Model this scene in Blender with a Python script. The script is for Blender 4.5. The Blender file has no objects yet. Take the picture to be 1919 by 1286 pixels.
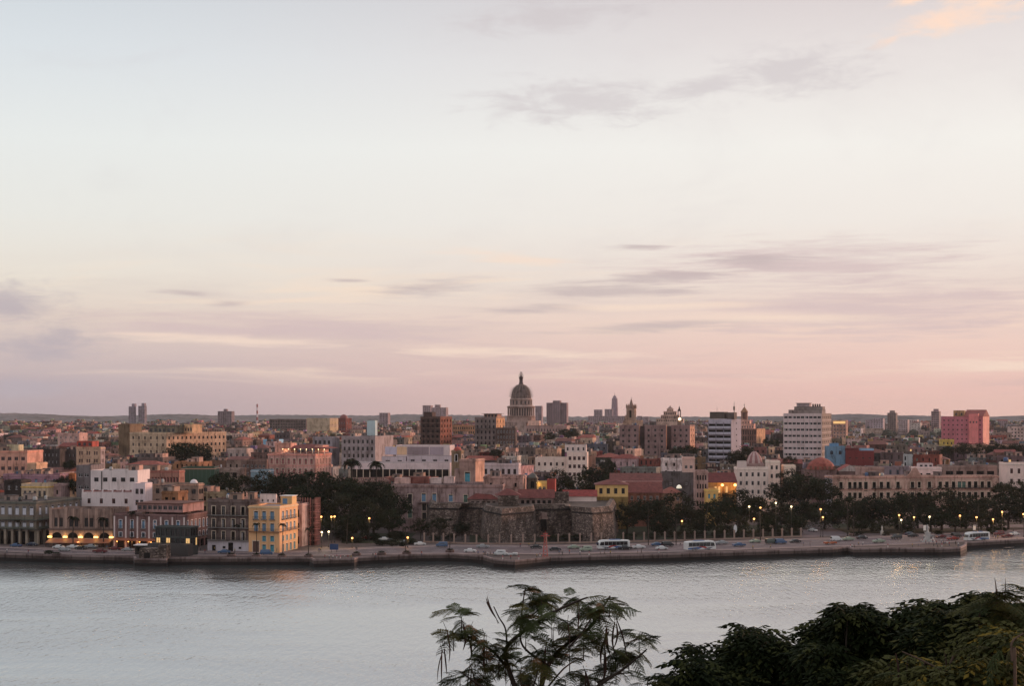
import bpy, math, random
from mathutils import Vector, Matrix
random.seed(7)
R = random.Random(11)
scene = bpy.context.scene
COL = scene.collection
F = 2665.0            # focal length in photograph pixels (1919 wide)
H = 52.0              # eye height on the hilltop, metres above the bay
HY = 775.0            # photograph row of the true horizon
CX = 959.5

# ------------------------------------------------------------------ camera
cam_d = bpy.data.cameras.new('camera')
cam = bpy.data.objects.new('camera', cam_d)
COL.objects.link(cam)
cam.location = (0, 0, H)
cam.rotation_euler = (math.radians(90), 0, 0)
cam_d.sensor_width = 36
cam_d.lens = 36 * F / 1919.0
cam_d.shift_y = (HY - 643.0) / 1919.0
cam_d.clip_start = 0.1
cam_d.clip_end = 30000
scene.camera = cam

# ------------------------------------------------------------------ view
scene.view_settings.view_transform = 'Standard'
scene.view_settings.look = 'None'
scene.view_settings.exposure = 0.0
scene.view_settings.gamma = 1.0
scene.render.engine = 'CYCLES'
cy = scene.cycles
cy.use_denoising = True
cy.max_bounces = 6; cy.diffuse_bounces = 3; cy.glossy_bounces = 3
cy.transmission_bounces = 2; cy.transparent_max_bounces = 8; cy.volume_bounces = 0
cy.caustics_reflective = False; cy.caustics_refractive = False
cy.sample_clamp_indirect = 4.0; cy.sample_clamp_direct = 10.0

def S(r, g, b):
    def f(c):
        c /= 255.0
        return c / 12.92 if c <= 0.04045 else ((c + 0.055) / 1.055) ** 2.4
    return (f(r), f(g), f(b))

SUN_AZ = math.radians(56)      # to the right of the view direction
SUN_EL = math.radians(8)

# ------------------------------------------------------------------ world
world = bpy.data.worlds.new('World')
scene.world = world
world.use_nodes = True
nt = world.node_tree
nt.nodes.clear()
class NG:
    """tiny node-graph helper"""
    def __init__(s, t): s.t = t
    def n(s, typ, **kw):
        nd = s.t.nodes.new(typ)
        for k, v in kw.items(): setattr(nd, k, v)
        return nd
    def set(s, sock, v):
        if isinstance(v, bpy.types.NodeSocket): s.t.links.new(v, sock)
        elif isinstance(v, (tuple, list)) and len(v) == 3 and sock.type == 'RGBA': sock.default_value = (*v, 1)
        else: sock.default_value = v
    def m(s, op, a, b=None, c=None, clamp=False):
        nd = s.n('ShaderNodeMath', operation=op); nd.use_clamp = clamp
        for i, v in enumerate((a, b, c)):
            if v is not None: s.set(nd.inputs[i], v)
        return nd.outputs[0]
    def vm(s, op, a, b=None):
        nd = s.n('ShaderNodeVectorMath', operation=op)
        s.set(nd.inputs[0], a)
        if b is not None: s.set(nd.inputs[1], b)
        return nd.outputs['Value'] if op in ('DOT_PRODUCT', 'LENGTH') else nd.outputs[0]
    def mix(s, fac, a, b, mode='MIX'):
        nd = s.n('ShaderNodeMix', data_type='RGBA', blend_type=mode)
        s.set(nd.inputs[0], fac); s.set(nd.inputs[6], a); s.set(nd.inputs[7], b)
        return nd.outputs[2]
    def ramp(s, fac, stops, interp='LINEAR'):
        nd = s.n('ShaderNodeValToRGB'); cr = nd.color_ramp; cr.interpolation = interp
        while len(cr.elements) < len(stops): cr.elements.new(0.5)
        for e, (p, c) in zip(cr.elements, stops):
            e.position = p; e.color = (*c, 1) if len(c) == 3 else c
        s.set(nd.inputs[0], fac)
        return nd.outputs[0]
    def mr(s, v, a, b, c=0.0, d=1.0, smooth=True):
        nd = s.n('ShaderNodeMapRange', interpolation_type='SMOOTHSTEP' if smooth else 'LINEAR')
        for i, x in enumerate((v, a, b, c, d)): s.set(nd.inputs[i], x)
        return nd.outputs[0]
    def noise(s, vec, scale=1.0, detail=4, rough=0.55, dist=0.0):
        nd = s.n('ShaderNodeTexNoise')
        if vec is not None: s.set(nd.inputs['Vector'], vec)
        nd.inputs['Scale'].default_value = scale; nd.inputs['Detail'].default_value = detail
        nd.inputs['Roughness'].default_value = rough; nd.inputs['Distortion'].default_value = dist
        return nd.outputs[0]
    def xyz(s, x, y, z):
        nd = s.n('ShaderNodeCombineXYZ')
        for i, v in enumerate((x, y, z)): s.set(nd.inputs[i], v)
        return nd.outputs[0]
g = NG(nt)
tc = g.n('ShaderNodeTexCoord')
d = g.vm('NORMALIZE', tc.outputs['Generated'])
sep = g.n('ShaderNodeSeparateXYZ'); g.set(sep.inputs[0], d)
dx, dy, dz = sep.outputs
el = g.m('DEGREES', g.m('ARCSINE', dz))                 # elevation, degrees
az = g.m('DEGREES', g.m('ARCTAN2', dx, dy))             # azimuth right of +Y, degrees
def E(py): return math.degrees(math.atan((HY - py) / F))
def rs(py): return max(0.0, E(py)) / 40.0
# two elevation ramps: the cool side away from the sunset and the warm side towards it
cool = g.ramp(g.m('DIVIDE', el, 40.0), [
    (0.0, S(172, 161, 170)), (rs(735), S(186, 172, 178)), (rs(670), S(208, 191, 189)), (rs(600), S(228, 211, 200)),
    (rs(540), S(237, 227, 214)), (rs(420), S(236, 235, 229)), (rs(280), S(235, 238, 236)), (rs(120), S(223, 229, 233)),
    (rs(0), S(212, 219, 225)), (0.7, S(206, 212, 218)), (1.0, S(206, 209, 215))])
warm = g.ramp(g.m('DIVIDE', el, 40.0), [
    (0.0, S(231, 189, 178)), (rs(735), S(234, 193, 184)), (rs(670), S(237, 203, 193)), (rs(600), S(241, 214, 202)),
    (rs(540), S(238, 220, 210)), (rs(420), S(243, 235, 228)), (rs(280), S(247, 243, 237)), (rs(120), S(236, 228, 225)),
    (rs(0), S(224, 213, 212)), (0.7, S(214, 209, 211)), (1.0, S(206, 209, 215))])
hd = g.vm('DOT_PRODUCT', d, (math.sin(SUN_AZ), math.cos(SUN_AZ), 0.0))
wf = g.mr(hd, 0.20, 0.78)
sky_col = g.mix(wf, cool, warm)
# physical sky at the same sun direction, blended under the high thin veil of cloud
nish = g.n('ShaderNodeTexSky', sky_type='NISHITA')
nish.sun_disc = False
nish.sun_elevation = SUN_EL
nish.sun_rotation = SUN_AZ
nish.air_density = 1.0; nish.dust_density = 1.5; nish.ozone_density = 1.5
nish_col = g.mix(1.0, nish.outputs[0], (0.12, 0.12, 0.12), 'MULTIPLY')
sky_col = g.mix(0.04, sky_col, nish_col)
# streaky veil low down and soft mottling higher up
nv = g.xyz(g.m('MULTIPLY', az, 0.055), g.m('MULTIPLY', el, 0.62), 0.0)
n1 = g.noise(nv, 1.0, 6, 0.62, 0.6)
low = g.m('MULTIPLY', g.mr(n1, 0.46, 0.70), g.mr(el, 7.5, 2.0))
sky_col = g.mix(g.m('MULTIPLY', low, 0.36), sky_col, S(184, 166, 172))
n2 = g.noise(g.xyz(g.m('MULTIPLY', az, 0.07), g.m('MULTIPLY', el, 0.9), 4.2), 1.0, 6, 0.6, 0.8)
glow = g.m('MULTIPLY', g.mr(n2, 0.52, 0.74), g.m('MULTIPLY', g.mr(el, 8.0, 4.5), g.mr(el, 0.5, 2.0)))
sky_col = g.mix(g.m('MULTIPLY', glow, 0.65), sky_col, S(248, 224, 202))
n3 = g.noise(g.xyz(g.m('MULTIPLY', az, 0.11), g.m('MULTIPLY', el, 0.24), 9.7), 1.0, 6, 0.65, 0.5)
sky_col = g.mix(g.m('MULTIPLY', g.mr(n3, 0.50, 0.80), 0.16), sky_col, S(196, 186, 190))
# single clouds, in classes that share a colour: (px, py, half-width px, half-height px, tilt)
nwx = g.noise(g.xyz(g.m('MULTIPLY', az, 0.5), g.m('MULTIPLY', el, 1.6), 2.0), 1.0, 7, 0.68, 0.4)
nst = g.noise(g.xyz(g.m('MULTIPLY', az, 0.25), g.m('MULTIPLY', el, 3.2), 6.0), 1.0, 6, 0.65, 0.3)
ae = g.xyz(az, el, 0.0)
for nn, amp, colr, st, lst in [
    (nwx, 2.6, S(207, 199, 201), .62, [(1085, 190, 260, 58, .02), (1480, 145, 190, 58, .10), (1040, 28, 230, 46, .10), (1330, 165, 120, 26, .1)]),
    (nwx, 2.2, S(182, 172, 180), .75, [(90, 650, 130, 48, 0), (-20, 580, 190, 50, 0), (30, 730, 160, 30, 0)]),
    (nwx, 2.4, S(255, 224, 204), 1.0, [(1840, 48, 220, 40, .22), (1720, 22, 75, 16, .3)]),
    (nst, 2.4, S(212, 190, 190), .75, [(1500, 500, 420, 55, 0), (1640, 585, 420, 75, 0), (520, 620, 480, 46, 0)]),
    (nst, 2.4, S(196, 180, 180), .70, [(800, 540, 150, 20, .07), (1130, 545, 230, 20, 0), (1000, 580, 130, 13, 0), (1250, 520, 250, 15, .06), (1230, 612, 230, 14, .03), (1190, 464, 80, 8, 0), (350, 555, 80, 10, -.06), (430, 575, 70, 8, .05), (650, 527, 60, 6, .0), (1420, 490, 180, 12, 0)]),
    (nst, 2.4, S(248, 224, 205), .72, [(950, 662, 360, 15, -.03), (1460, 598, 300, 13, -.02), (950, 482, 150, 18, -.08), (430, 640, 360, 14, -.02), (1880, 690, 220, 18, 0), (1250, 575, 250, 10, .02)])]:
    q = None
    for (px, py, rx, ry, tilt) in lst:
        mp = g.n('ShaderNodeMapping', vector_type='TEXTURE')
        g.set(mp.inputs[0], ae)
        mp.inputs[1].default_value = (math.degrees(math.atan((px - CX) / F)), E(py), 0)
        mp.inputs[2].default_value = (0, 0, math.atan(tilt))
        mp.inputs[3].default_value = (math.degrees(rx / F), math.degrees(ry / F), 1)
        l = g.vm('LENGTH', mp.outputs[0])
        q = l if q is None else g.m('MINIMUM', q, l)
    q = g.m('ADD', q, g.m('MULTIPLY', g.m('SUBTRACT', 0.52, nn), amp))
    sky_col = g.mix(g.m('MULTIPLY', g.mr(q, 1.05, 0.05), st), sky_col, colr)
# below the horizon: dim ground colour (only ever seen past the end of the land)
sky_col = g.mix(g.mr(el, -0.4, -3.0), sky_col, S(120, 112, 116))
bg = g.n('ShaderNodeBackground'); g.set(bg.inputs[0], sky_col); bg.inputs[1].default_value = 1.0
world.cycles.sampling_method = 'MANUAL'; world.cycles.sample_map_resolution = 512
wo = g.n('ShaderNodeOutputWorld'); g.set(wo.inputs[0], bg.outputs[0])

# ------------------------------------------------------------------ sun (low, soft, veiled)
sd = bpy.data.lights.new('sun', 'SUN')
sd.energy = 3.0
sd.angle = math.radians(9)
sd.color = (1.0, 0.58, 0.40)
sun = bpy.data.objects.new('sun', sd); COL.objects.link(sun)
sun_dir = Vector((math.sin(SUN_AZ) * math.cos(SUN_EL), math.cos(SUN_AZ) * math.cos(SUN_EL), math.sin(SUN_EL)))
sun.rotation_euler = sun_dir.to_track_quat('Z', 'Y').to_euler()
sun.location = (400, 300, 300)

# ================================================================== helpers
def PX(px, Y): return (px - CX) / F * Y
def PZ(py, Y): return H - (py - HY) / F * Y
def gz(Y):                                   # height of the town's ground
    z = 2.2 + min(1950.0, max(0.0, Y - 650.0)) * 0.008
    return z
def YG(py, z=2.2): return (H - z) * F / (py - HY)   # distance of a ground point seen at row py
AK = 1.6                                    # observed colour -> albedo
def A(r, g_, b, k=None):
    v = [c * (k or AK) for c in S(r, g_, b)]; lum = .3 * v[0] + .6 * v[1] + .1 * v[2]; v = [.88 * c + .12 * lum for c in v]; q = min(1.0, 0.82 / max(v))
    return tuple(c * q for c in v)

MATS = {}
def new_mat(name):
    m = bpy.data.materials.new(name); m.use_nodes = True
    m.node_tree.nodes.clear()
    G = NG(m.node_tree)
    out = G.n('ShaderNodeOutputMaterial'); b = G.n('ShaderNodeBsdfPrincipled')
    G.set(out.inputs[0], b.outputs[0])
    MATS[name] = m
    return m, G, b
def tinted(name, stain=0.5, rough=0.85, bump=0.15, big=0.10, streak=True, base=None, metallic=0.0, spec=0.3):
    m, G, b = new_mat(name)
    geo = G.n('ShaderNodeNewGeometry')
    pos = geo.outputs['Position']
    if base is None:
        at = G.n('ShaderNodeAttribute', attribute_name='tint'); colr = at.outputs['Color']
    else: colr = base
    n1 = G.noise(pos, big, 5, 0.65)
    n2 = G.noise(G.vm('MULTIPLY', pos, (0.9, 0.9, 0.10)), 1.0, 4, 0.7)
    dirt = G.m('MULTIPLY', G.mr(n1, 0.40, 0.72), 0.8 * stain)
    if streak:
        dirt = G.m('ADD', dirt, G.m('MULTIPLY', G.mr(n2, 0.50, 0.72), 0.95 * stain), clamp=True)
    dark = G.mix(1.0, colr, (0.34, 0.30, 0.28), 'MULTIPLY')
    c = G.mix(dirt, colr, dark)
    n3 = G.noise(pos, 0.9, 3, 0.6)
    c = G.mix(G.m('MULTIPLY', G.mr(n3, 0.45, 0.75), 0.25 * stain), c, (0.62, 0.58, 0.55), 'OVERLAY')
    G.set(b.inputs['Base Color'], c)
    b.inputs['Roughness'].default_value = rough; b.inputs['Metallic'].default_value = metallic
    b.inputs['Specular IOR Level'].default_value = spec
    if bump:
        bp = G.n('ShaderNodeBump'); bp.inputs['Strength'].default_value = bump; bp.inputs['Distance'].default_value = 0.2
        G.set(bp.inputs['Height'], G.noise(pos, 1.6, 5, 0.7)); G.set(b.inputs['Normal'], bp.outputs[0])
    return m
def plain(name, c, rough=0.6, metallic=0.0, spec=0.5, var=0.0):
    m, G, b = new_mat(name)
    if var:
        geo = G.n('ShaderNodeNewGeometry')
        n = G.noise(geo.outputs['Position'], 0.8, 4, 0.6)
        G.set(b.inputs['Base Color'], G.mix(G.mr(n, 0.3, 0.7), tuple(x * (1 - var) for x in c), tuple(min(.9, x * (1 + var)) for x in c)))
    else: b.inputs['Base Color'].default_value = (*c, 1)
    b.inputs['Roughness'].default_value = rough; b.inputs['Metallic'].default_value = metallic
    b.inputs['Specular IOR Level'].default_value = spec
    return m
def emit(name, c, st, base=(0.8, 0.8, 0.8)):
    m, G, b = new_mat(name)
    b.inputs['Base Color'].default_value = (*base, 1)
    b.inputs['Emission Color'].default_value = (*c, 1); b.inputs['Emission Strength'].default_value = st
    return m
plaster = tinted('plaster', 0.95, big=0.16)
plaster_clean = tinted('plaster_clean', 0.42, bump=0.08)
plaster_old = tinted('plaster_old', 1.25, bump=0.3, big=0.22)
roofing = tinted('roofing', 1.0, streak=False, big=0.25)
paint = tinted('paint', 0.15, rough=0.55, bump=0.0, spec=0.5)
glass = plain('window_glass', (0.016, 0.016, 0.019), 0.18, spec=0.5)
glass_blue = plain('window_glass_blue', (0.03, 0.045, 0.07), 0.12, spec=0.6)
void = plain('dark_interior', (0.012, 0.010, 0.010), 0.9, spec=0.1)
FR = {'white': plain('frame_white', A(186, 176, 178), 0.6, var=.12), 'brown': plain('frame_brown', A(70, 44, 38), 0.7, var=.2),
      'blue': plain('shutter_blue', A(78, 108, 134), 0.6, var=.18), 'teal': plain('shutter_teal', A(46, 116, 132), 0.6, var=.18),
      'green': plain('shutter_green', A(62, 84, 74), 0.6, var=.2), 'grey': plain('frame_grey', A(112, 104, 106), 0.7, var=.15),
      'dark': plain('frame_dark', A(46, 38, 38), 0.7, var=.2), 'shutter': plain('shutter_pale', A(168, 164, 172), 0.65, var=.12),
      'cream': plain('frame_cream', A(176, 152, 132), 0.7, var=.1), 'rose': plain('frame_rose', A(126, 70, 66), 0.7, var=.15)}
iron = plain('wrought_iron', (0.02, 0.018, 0.018), 0.55, spec=0.4)
lit_window = emit('lit_window', (1.0, 0.58, 0.22), 0.8, (0.3, 0.2, 0.1))
lamp_warm = emit('lamp_glow_warm', (1.0, 0.38, 0.07), 4.2)
lamp_white = emit('lamp_glow_white', (1.0, 0.74, 0.38), 4.0)
# roof tiles: rows of pan tiles
def tile_mat():
    m, G, b = new_mat('roof_tiles')
    geo = G.n('ShaderNodeNewGeometry'); pos = geo.outputs['Position']
    at = G.n('ShaderNodeAttribute', attribute_name='tint')
    n = G.noise(pos, 0.6, 5, 0.7); n2 = G.noise(pos, 4.0, 3, 0.6)
    c = G.mix(G.mr(n, 0.35, 0.72), at.outputs['Color'], G.mix(1.0, at.outputs['Color'], (0.5, 0.42, 0.40), 'MULTIPLY'))
    c = G.mix(G.mr(n2, 0.5, 0.8), c, G.mix(1.0, c, (1.4, 1.3, 1.2), 'MULTIPLY'))
    G.set(b.inputs['Base Color'], c); b.inputs['Roughness'].default_value = 0.85
    tcn = G.n('ShaderNodeTexCoord')
    wv = G.n('ShaderNodeTexWave', wave_type='BANDS', bands_direction='X'); wv.inputs['Scale'].default_value = 1.1
    G.set(wv.inputs['Vector'], tcn.outputs['Object']); wv.inputs['Distortion'].default_value = 0.4
    bp = G.n('ShaderNodeBump'); bp.inputs['Strength'].default_value = 0.5; bp.inputs['Distance'].default_value = 0.15
    G.set(bp.inputs['Height'], wv.outputs[1]); G.set(b.inputs['Normal'], bp.outputs[0])
    return m
tiles = tile_mat()
def stone_mat():
    m, G, b = new_mat('fort_stone')
    geo = G.n('ShaderNodeNewGeometry'); pos = geo.outputs['Position']
    vo = G.n('ShaderNodeTexVoronoi', feature='F1'); vo.inputs['Scale'].default_value = 1.5
    G.set(vo.inputs['Vector'], G.vm('MULTIPLY', pos, (1.0, 1.0, 1.5)))
    hue = G.n('ShaderNodeSeparateColor'); G.set(hue.inputs[0], vo.outputs['Color'])
    c = G.ramp(hue.outputs[0], [(0.0, A(74, 58, 53)), (0.35, A(98, 80, 73)), (0.7, A(120, 99, 90)), (0.9, A(142, 119, 109)), (1.0, A(158, 135, 124))])
    n = G.noise(G.vm('MULTIPLY', pos, (1.0, 1.0, 0.45)), 0.26, 6, 0.75)
    c = G.mix(G.mr(n, 0.42, 0.60), c, G.mix(1.0, c, (0.42, 0.40, 0.36), 'MULTIPLY'))
    ve = G.n('ShaderNodeTexVoronoi', feature='DISTANCE_TO_EDGE'); ve.inputs['Scale'].default_value = 1.5
    G.set(ve.inputs['Vector'], G.vm('MULTIPLY', pos, (1.0, 1.0, 1.5)))
    j = G.mr(ve.outputs['Distance'], 0.0, 0.12)
    c = G.mix(G.m('MULTIPLY', G.m('SUBTRACT', 1.0, j), 0.6), c, A(40, 33, 32))
    G.set(b.inputs['Base Color'], c); b.inputs['Roughness'].default_value = 0.95
    bp = G.n('ShaderNodeBump'); bp.inputs['Strength'].default_value = 0.9; bp.inputs['Distance'].default_value = 0.5
    G.set(bp.inputs['Height'], G.m('ADD', j, G.m('MULTIPLY', G.noise(pos, 1.2, 4, 0.6), 0.8))); G.set(b.inputs['Normal'], bp.outputs[0])
    return m
stone = stone_mat()

class MB:
    """collects polygons with a tint and a material slot each"""
    def __init__(s): s.v = []; s.f = []; s.c = []; s.mi = []; s.mats = []; s.smooth = []
    def slot(s, m):
        if m not in s.mats: s.mats.append(m)
        return s.mats.index(m)
    def poly(s, pts, m, c=(.5, .5, .5), smooth=False):
        i = len(s.v); s.v.extend([tuple(p) for p in pts]); s.f.append(tuple(range(i, i + len(pts))))
        s.c.append(c); s.mi.append(s.slot(m)); s.smooth.append(smooth)
    def mesh_faces(s, verts, faces, m, c=(.5, .5, .5), smooth=False):
        i = len(s.v); s.v.extend([tuple(p) for p in verts]); k = s.slot(m)
        for f in faces:
            s.f.append(tuple(i + a for a in f)); s.c.append(c); s.mi.append(k); s.smooth.append(smooth)
    def box(s, x0, x1, y0, y1, z0, z1, m, c=(.5, .5, .5), bottom=True, top=True):
        v = [(x0, y0, z0), (x1, y0, z0), (x1, y1, z0), (x0, y1, z0), (x0, y0, z1), (x1, y0, z1), (x1, y1, z1), (x0, y1, z1)]
        f = [(0, 1, 5, 4), (1, 2, 6, 5), (2, 3, 7, 6), (3, 0, 4, 7)]
        if top: f.append((4, 5, 6, 7))
        if bottom: f.append((3, 2, 1, 0))
        s.mesh_faces(v, f, m, c)
    def tube(s, p0, p1, r0, r1, n, m, c=(.5, .5, .5), caps=True, smooth=True):
        p0 = Vector(p0); p1 = Vector(p1); ax = (p1 - p0)
        if ax.length < 1e-6: return
        ax.normalize(); t = ax.orthogonal().normalized(); b = ax.cross(t)
        v = []
        for p, r in ((p0, r0), (p1, r1)):
            for k in range(n):
                a = 2 * math.pi * k / n; v.append(p + t * (r * math.cos(a)) + b * (r * math.sin(a)))
        f = [(k, (k + 1) % n, n + (k + 1) % n, n + k) for k in range(n)]
        s.mesh_faces(v, f, m, c, smooth)
        if caps:
            s.poly(v[:n][::-1], m, c); s.poly(v[n:], m, c)
    def lathe(s, prof, n, m, c=(.5, .5, .5), cx=0, cy=0, z0=0, smooth=True, rot=0.0):
        v = []
        for r, z in prof:
            for k in range(n):
                a = 2 * math.pi * k / n + rot; v.append((cx + r * math.cos(a), cy + r * math.sin(a), z0 + z))
        f = []
        for i in range(len(prof) - 1):
            for k in range(n):
                f.append((i * n + k, i * n + (k + 1) % n, (i + 1) * n + (k + 1) % n, (i + 1) * n + k))
        s.mesh_faces(v, f, m, c, smooth)
        s.poly(v[-n:], m, c)
    def prism(s, poly2, z0, z1, m, c=(.5, .5, .5), inset=0.0):
        n = len(poly2)
        cxm = sum(p[0] for p in poly2) / n; cym = sum(p[1] for p in poly2) / n
        top = [(p[0] + (cxm - p[0]) * inset, p[1] + (cym - p[1]) * inset, z1) for p in poly2]
        bot = [(p[0], p[1], z0) for p in poly2]
        for k in range(n):
            s.poly([bot[k], bot[(k + 1) % n], top[(k + 1) % n], top[k]], m, c)
        s.poly(top, m, c)
    def mesh(s, name):
        me = bpy.data.meshes.new(name)
        me.from_pydata(s.v, [], s.f)
        for m in s.mats: me.materials.append(m)
        if s.f:
            me.polygons.foreach_set('material_index', s.mi)
            me.polygons.foreach_set('use_smooth', s.smooth)
            at = me.attributes.new('tint', 'FLOAT_COLOR', 'CORNER')
            buf = []
            for f, c in zip(s.f, s.c): buf.extend((c[0], c[1], c[2], 1.0) * len(f))
            at.data.foreach_set('color', buf)
        me.update()
        return me
    def build(s, name, parent=None, loc=(0, 0, 0), rz=0.0):
        return obj(name, s.mesh(name), parent, loc, rz)
def obj(name, me, parent=None, loc=(0, 0, 0), rz=0.0, rot=None, scale=None):
    o = bpy.data.objects.new(name, me); COL.objects.link(o)
    o.location = loc
    o.rotation_euler = rot if rot is not None else (0, 0, rz)
    if scale is not None: o.scale = scale if hasattr(scale, '__len__') else (scale,) * 3
    if parent is not None: o.parent = parent
    return o
def empty(name, loc=(0, 0, 0), rz=0.0):
    o = bpy.data.objects.new(name, None); COL.objects.link(o); o.location = loc; o.rotation_euler = (0, 0, rz)
    o.empty_display_size = 1.0
    return o
def tag(o, label=None, cat=None, group=None, kind=None):
    if label: o['label'] = label
    if cat: o['category'] = cat
    if group: o['group'] = group
    if kind: o['kind'] = kind
    return o
REFS = []          # (px, py, short phrase) of things a label can point at
AUTO = []          # (object, px, py, noun phrase) to be labelled by place at the end

# ================================================================== water, land, quay
def water_mat():
    m, G, b = new_mat('bay_water')
    geo = G.n('ShaderNodeNewGeometry'); pos = geo.outputs['Position']
    b.inputs['Base Color'].default_value = (0.06, 0.065, 0.065, 1)
    b.inputs['IOR'].default_value = 4.0
    b.inputs['Specular IOR Level'].default_value = 0.8
    calm = G.noise(G.vm('MULTIPLY', pos, (0.006, 0.016, 0.0)), 1.0, 4, 0.6, 0.6)
    G.set(b.inputs['Roughness'], G.mr(calm, 0.35, 0.7, 0.02, 0.06))
    w1 = G.noise(G.vm('MULTIPLY', pos, (0.7, 0.17, 0.0)), 1.0, 3, 0.55, 0.3)
    w2 = G.noise(G.vm('MULTIPLY', pos, (1.9, 0.5, 0.0)), 1.0, 3, 0.6, 0.2)
    hgt = G.m('ADD', G.m('MULTIPLY', w1, 1.0), G.m('MULTIPLY', w2, 0.42))
    hgt = G.m('MULTIPLY', hgt, G.mr(calm, 0.35, 0.7, 0.45, 1.35))
    bp = G.n('ShaderNodeBump'); bp.inputs['Strength'].default_value = 0.8; bp.inputs['Distance'].default_value = 0.45
    sx = G.n('ShaderNodeSeparateXYZ'); G.set(sx.inputs[0], pos)
    lean = G.mr(sx.outputs[0], -220.0, 60.0, -0.085, -0.05)      # normals tilted to mirror higher, brighter sky, more so on the left
    lean = G.m('MULTIPLY', lean, G.mr(sx.outputs[1], 488.0, 425.0, 0.12, 1.0))      # less tilt under the quay, so the buildings mirror there
    lean = G.m('MULTIPLY', lean, G.mr(calm, 0.3, 0.72, 0.65, 1.35))
    nrm = G.vm('NORMALIZE', G.vm('ADD', bp.outputs[0], G.xyz(0.0, lean, 0.0)))
    G.set(bp.inputs['Height'], hgt); G.set(b.inputs['Normal'], nrm)
    return m
wm = water_mat()
mb = MB(); mb.poly([(-2500, 120, 0), (2500, 120, 0), (2500, 900, 0), (-2500, 900, 0)], wm)
tag(mb.build('bay_water'), kind='structure')

def ground_mat(name, c1, c2, sc=0.2, rough=0.95, extra=None):
    m, G, b = new_mat(name)
    geo = G.n('ShaderNodeNewGeometry'); pos = geo.outputs['Position']
    n = G.noise(pos, sc, 6, 0.7); c = G.mix(G.mr(n, 0.3, 0.7), c1, c2)
    n2 = G.noise(pos, sc * 9, 3, 0.6)
    c = G.mix(G.m('MULTIPLY', G.mr(n2, 0.5, 0.8), 0.35), c, tuple(x * 0.5 for x in c1))
    G.set(b.inputs['Base Color'], c); b.inputs['Roughness'].default_value = rough
    b.inputs['Specular IOR Level'].default_value = 0.25
    return m
earth = ground_mat('city_earth', A(58, 47, 45), A(78, 65, 63), 0.05)
asphalt = ground_mat('asphalt', A(70, 58, 60), A(92, 77, 79), 0.12, 0.75)
pavement_m = ground_mat('pavement_stone', A(88, 73, 71), A(114, 95, 92), 0.3, 0.85)
grass_m = ground_mat('lawn_grass', A(26, 30, 18), A(50, 50, 30), 0.25)
concrete = tinted('quay_concrete', 1.1, base=A(120, 100, 98), bump=0.4)
wet_stone = tinted('quay_wall_wet', 0.8, base=A(24, 18, 18), bump=0.5)
quay_face = tinted('quay_face', 1.2, base=A(74, 60, 57), bump=0.5)
kerb_m = plain('kerb_stone', A(150, 128, 126), 0.8, var=.15)
mark_m = plain('road_paint', A(190, 172, 172), 0.7, var=.15)

QZ = 2.2
# quay edge as seen along the shore: (px, py of the top edge)
EDGE = [(-900, 1010), (-300, 1028), (-60, 1036), (0, 1040), (60, 1042), (130, 1044), (250, 1046), (252, 1050), (312, 1051), (315, 1048), (580, 1048), (588, 1052), (664, 1050), (672, 1047),
        (780, 1042), (845, 1041), (905, 1045), (925, 1051), (965, 1054), (1035, 1047), (1100, 1045), (1250, 1041), (1400, 1036), (1560, 1031), (1588, 1028), (1600, 1031),
        (1690, 1030), (1760, 1031), (1800, 1029), (1811, 1024), (1812, 1019), (1919, 1013), (2000, 1009), (2600, 985), (3600, 960)]
edge = []
for (px, py) in EDGE:
    Y = YG(py, QZ); edge.append((PX(px, Y), Y))
LEV = [620, 700, 900, 1300, 2000, 3200, 5200, 11000]
mb = MB()
for i in range(len(edge) - 1):
    (xa, ya), (xb, yb) = edge[i], edge[i + 1]
    ca = [(xa, ya, QZ)]; cb = [(xb, yb, QZ)]
    ra = EDGE[i][0]; rb = EDGE[i + 1][0]
    for L in LEV:
        if L < max(ya, yb) + 5: L = max(ya, yb) + 5
        ca.append((PX(ra, L), L, gz(L))); cb.append((PX(rb, L), L, gz(L)))
    for k in range(len(ca) - 1):
        mb.poly([ca[k], cb[k], cb[k + 1], ca[k + 1]], earth)
    # quay wall: coping, face, wet foot
mb_g = mb
tag(mb_g.build('city_ground'), kind='structure')
mb = MB()
for i in range(len(edge) - 1):
    (xa, ya), (xb, yb) = edge[i], edge[i + 1]
    mb.poly([(xa, ya, -1.5), (xb, yb, -1.5), (xb, yb, 1.2), (xa, ya, 1.2)], wet_stone)
    mb.poly([(xa, ya, 1.2), (xb, yb, 1.2), (xb, yb, QZ), (xa, ya, QZ)], quay_face)
qw = tag(mb.build('quay_wall'), kind='structure')
# coping stones: a low parapet of separate lengths along the edge
cop_n = 0
for i in range(2, len(edge) - 3):
    a = Vector(edge[i]); b = Vector(edge[i + 1]); L = (b - a).length
    if L < 1.0: continue
    n = max(1, int(L / 9.0)); u = (b - a) / L; ang = math.atan2(u.y, u.x)
    for k in range(n):
        l = L / n; p = a + u * (l * (k + 0.5))
        mb = MB(); hh = 0.55 + R.uniform(-.05, .05)
        mb.box(-l / 2 + .04, l / 2 - .04, 0.0, 0.75, 0, hh, concrete)
        mb.build('coping_stone', qw, (p.x, p.y, QZ), ang); cop_n += 1
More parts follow.
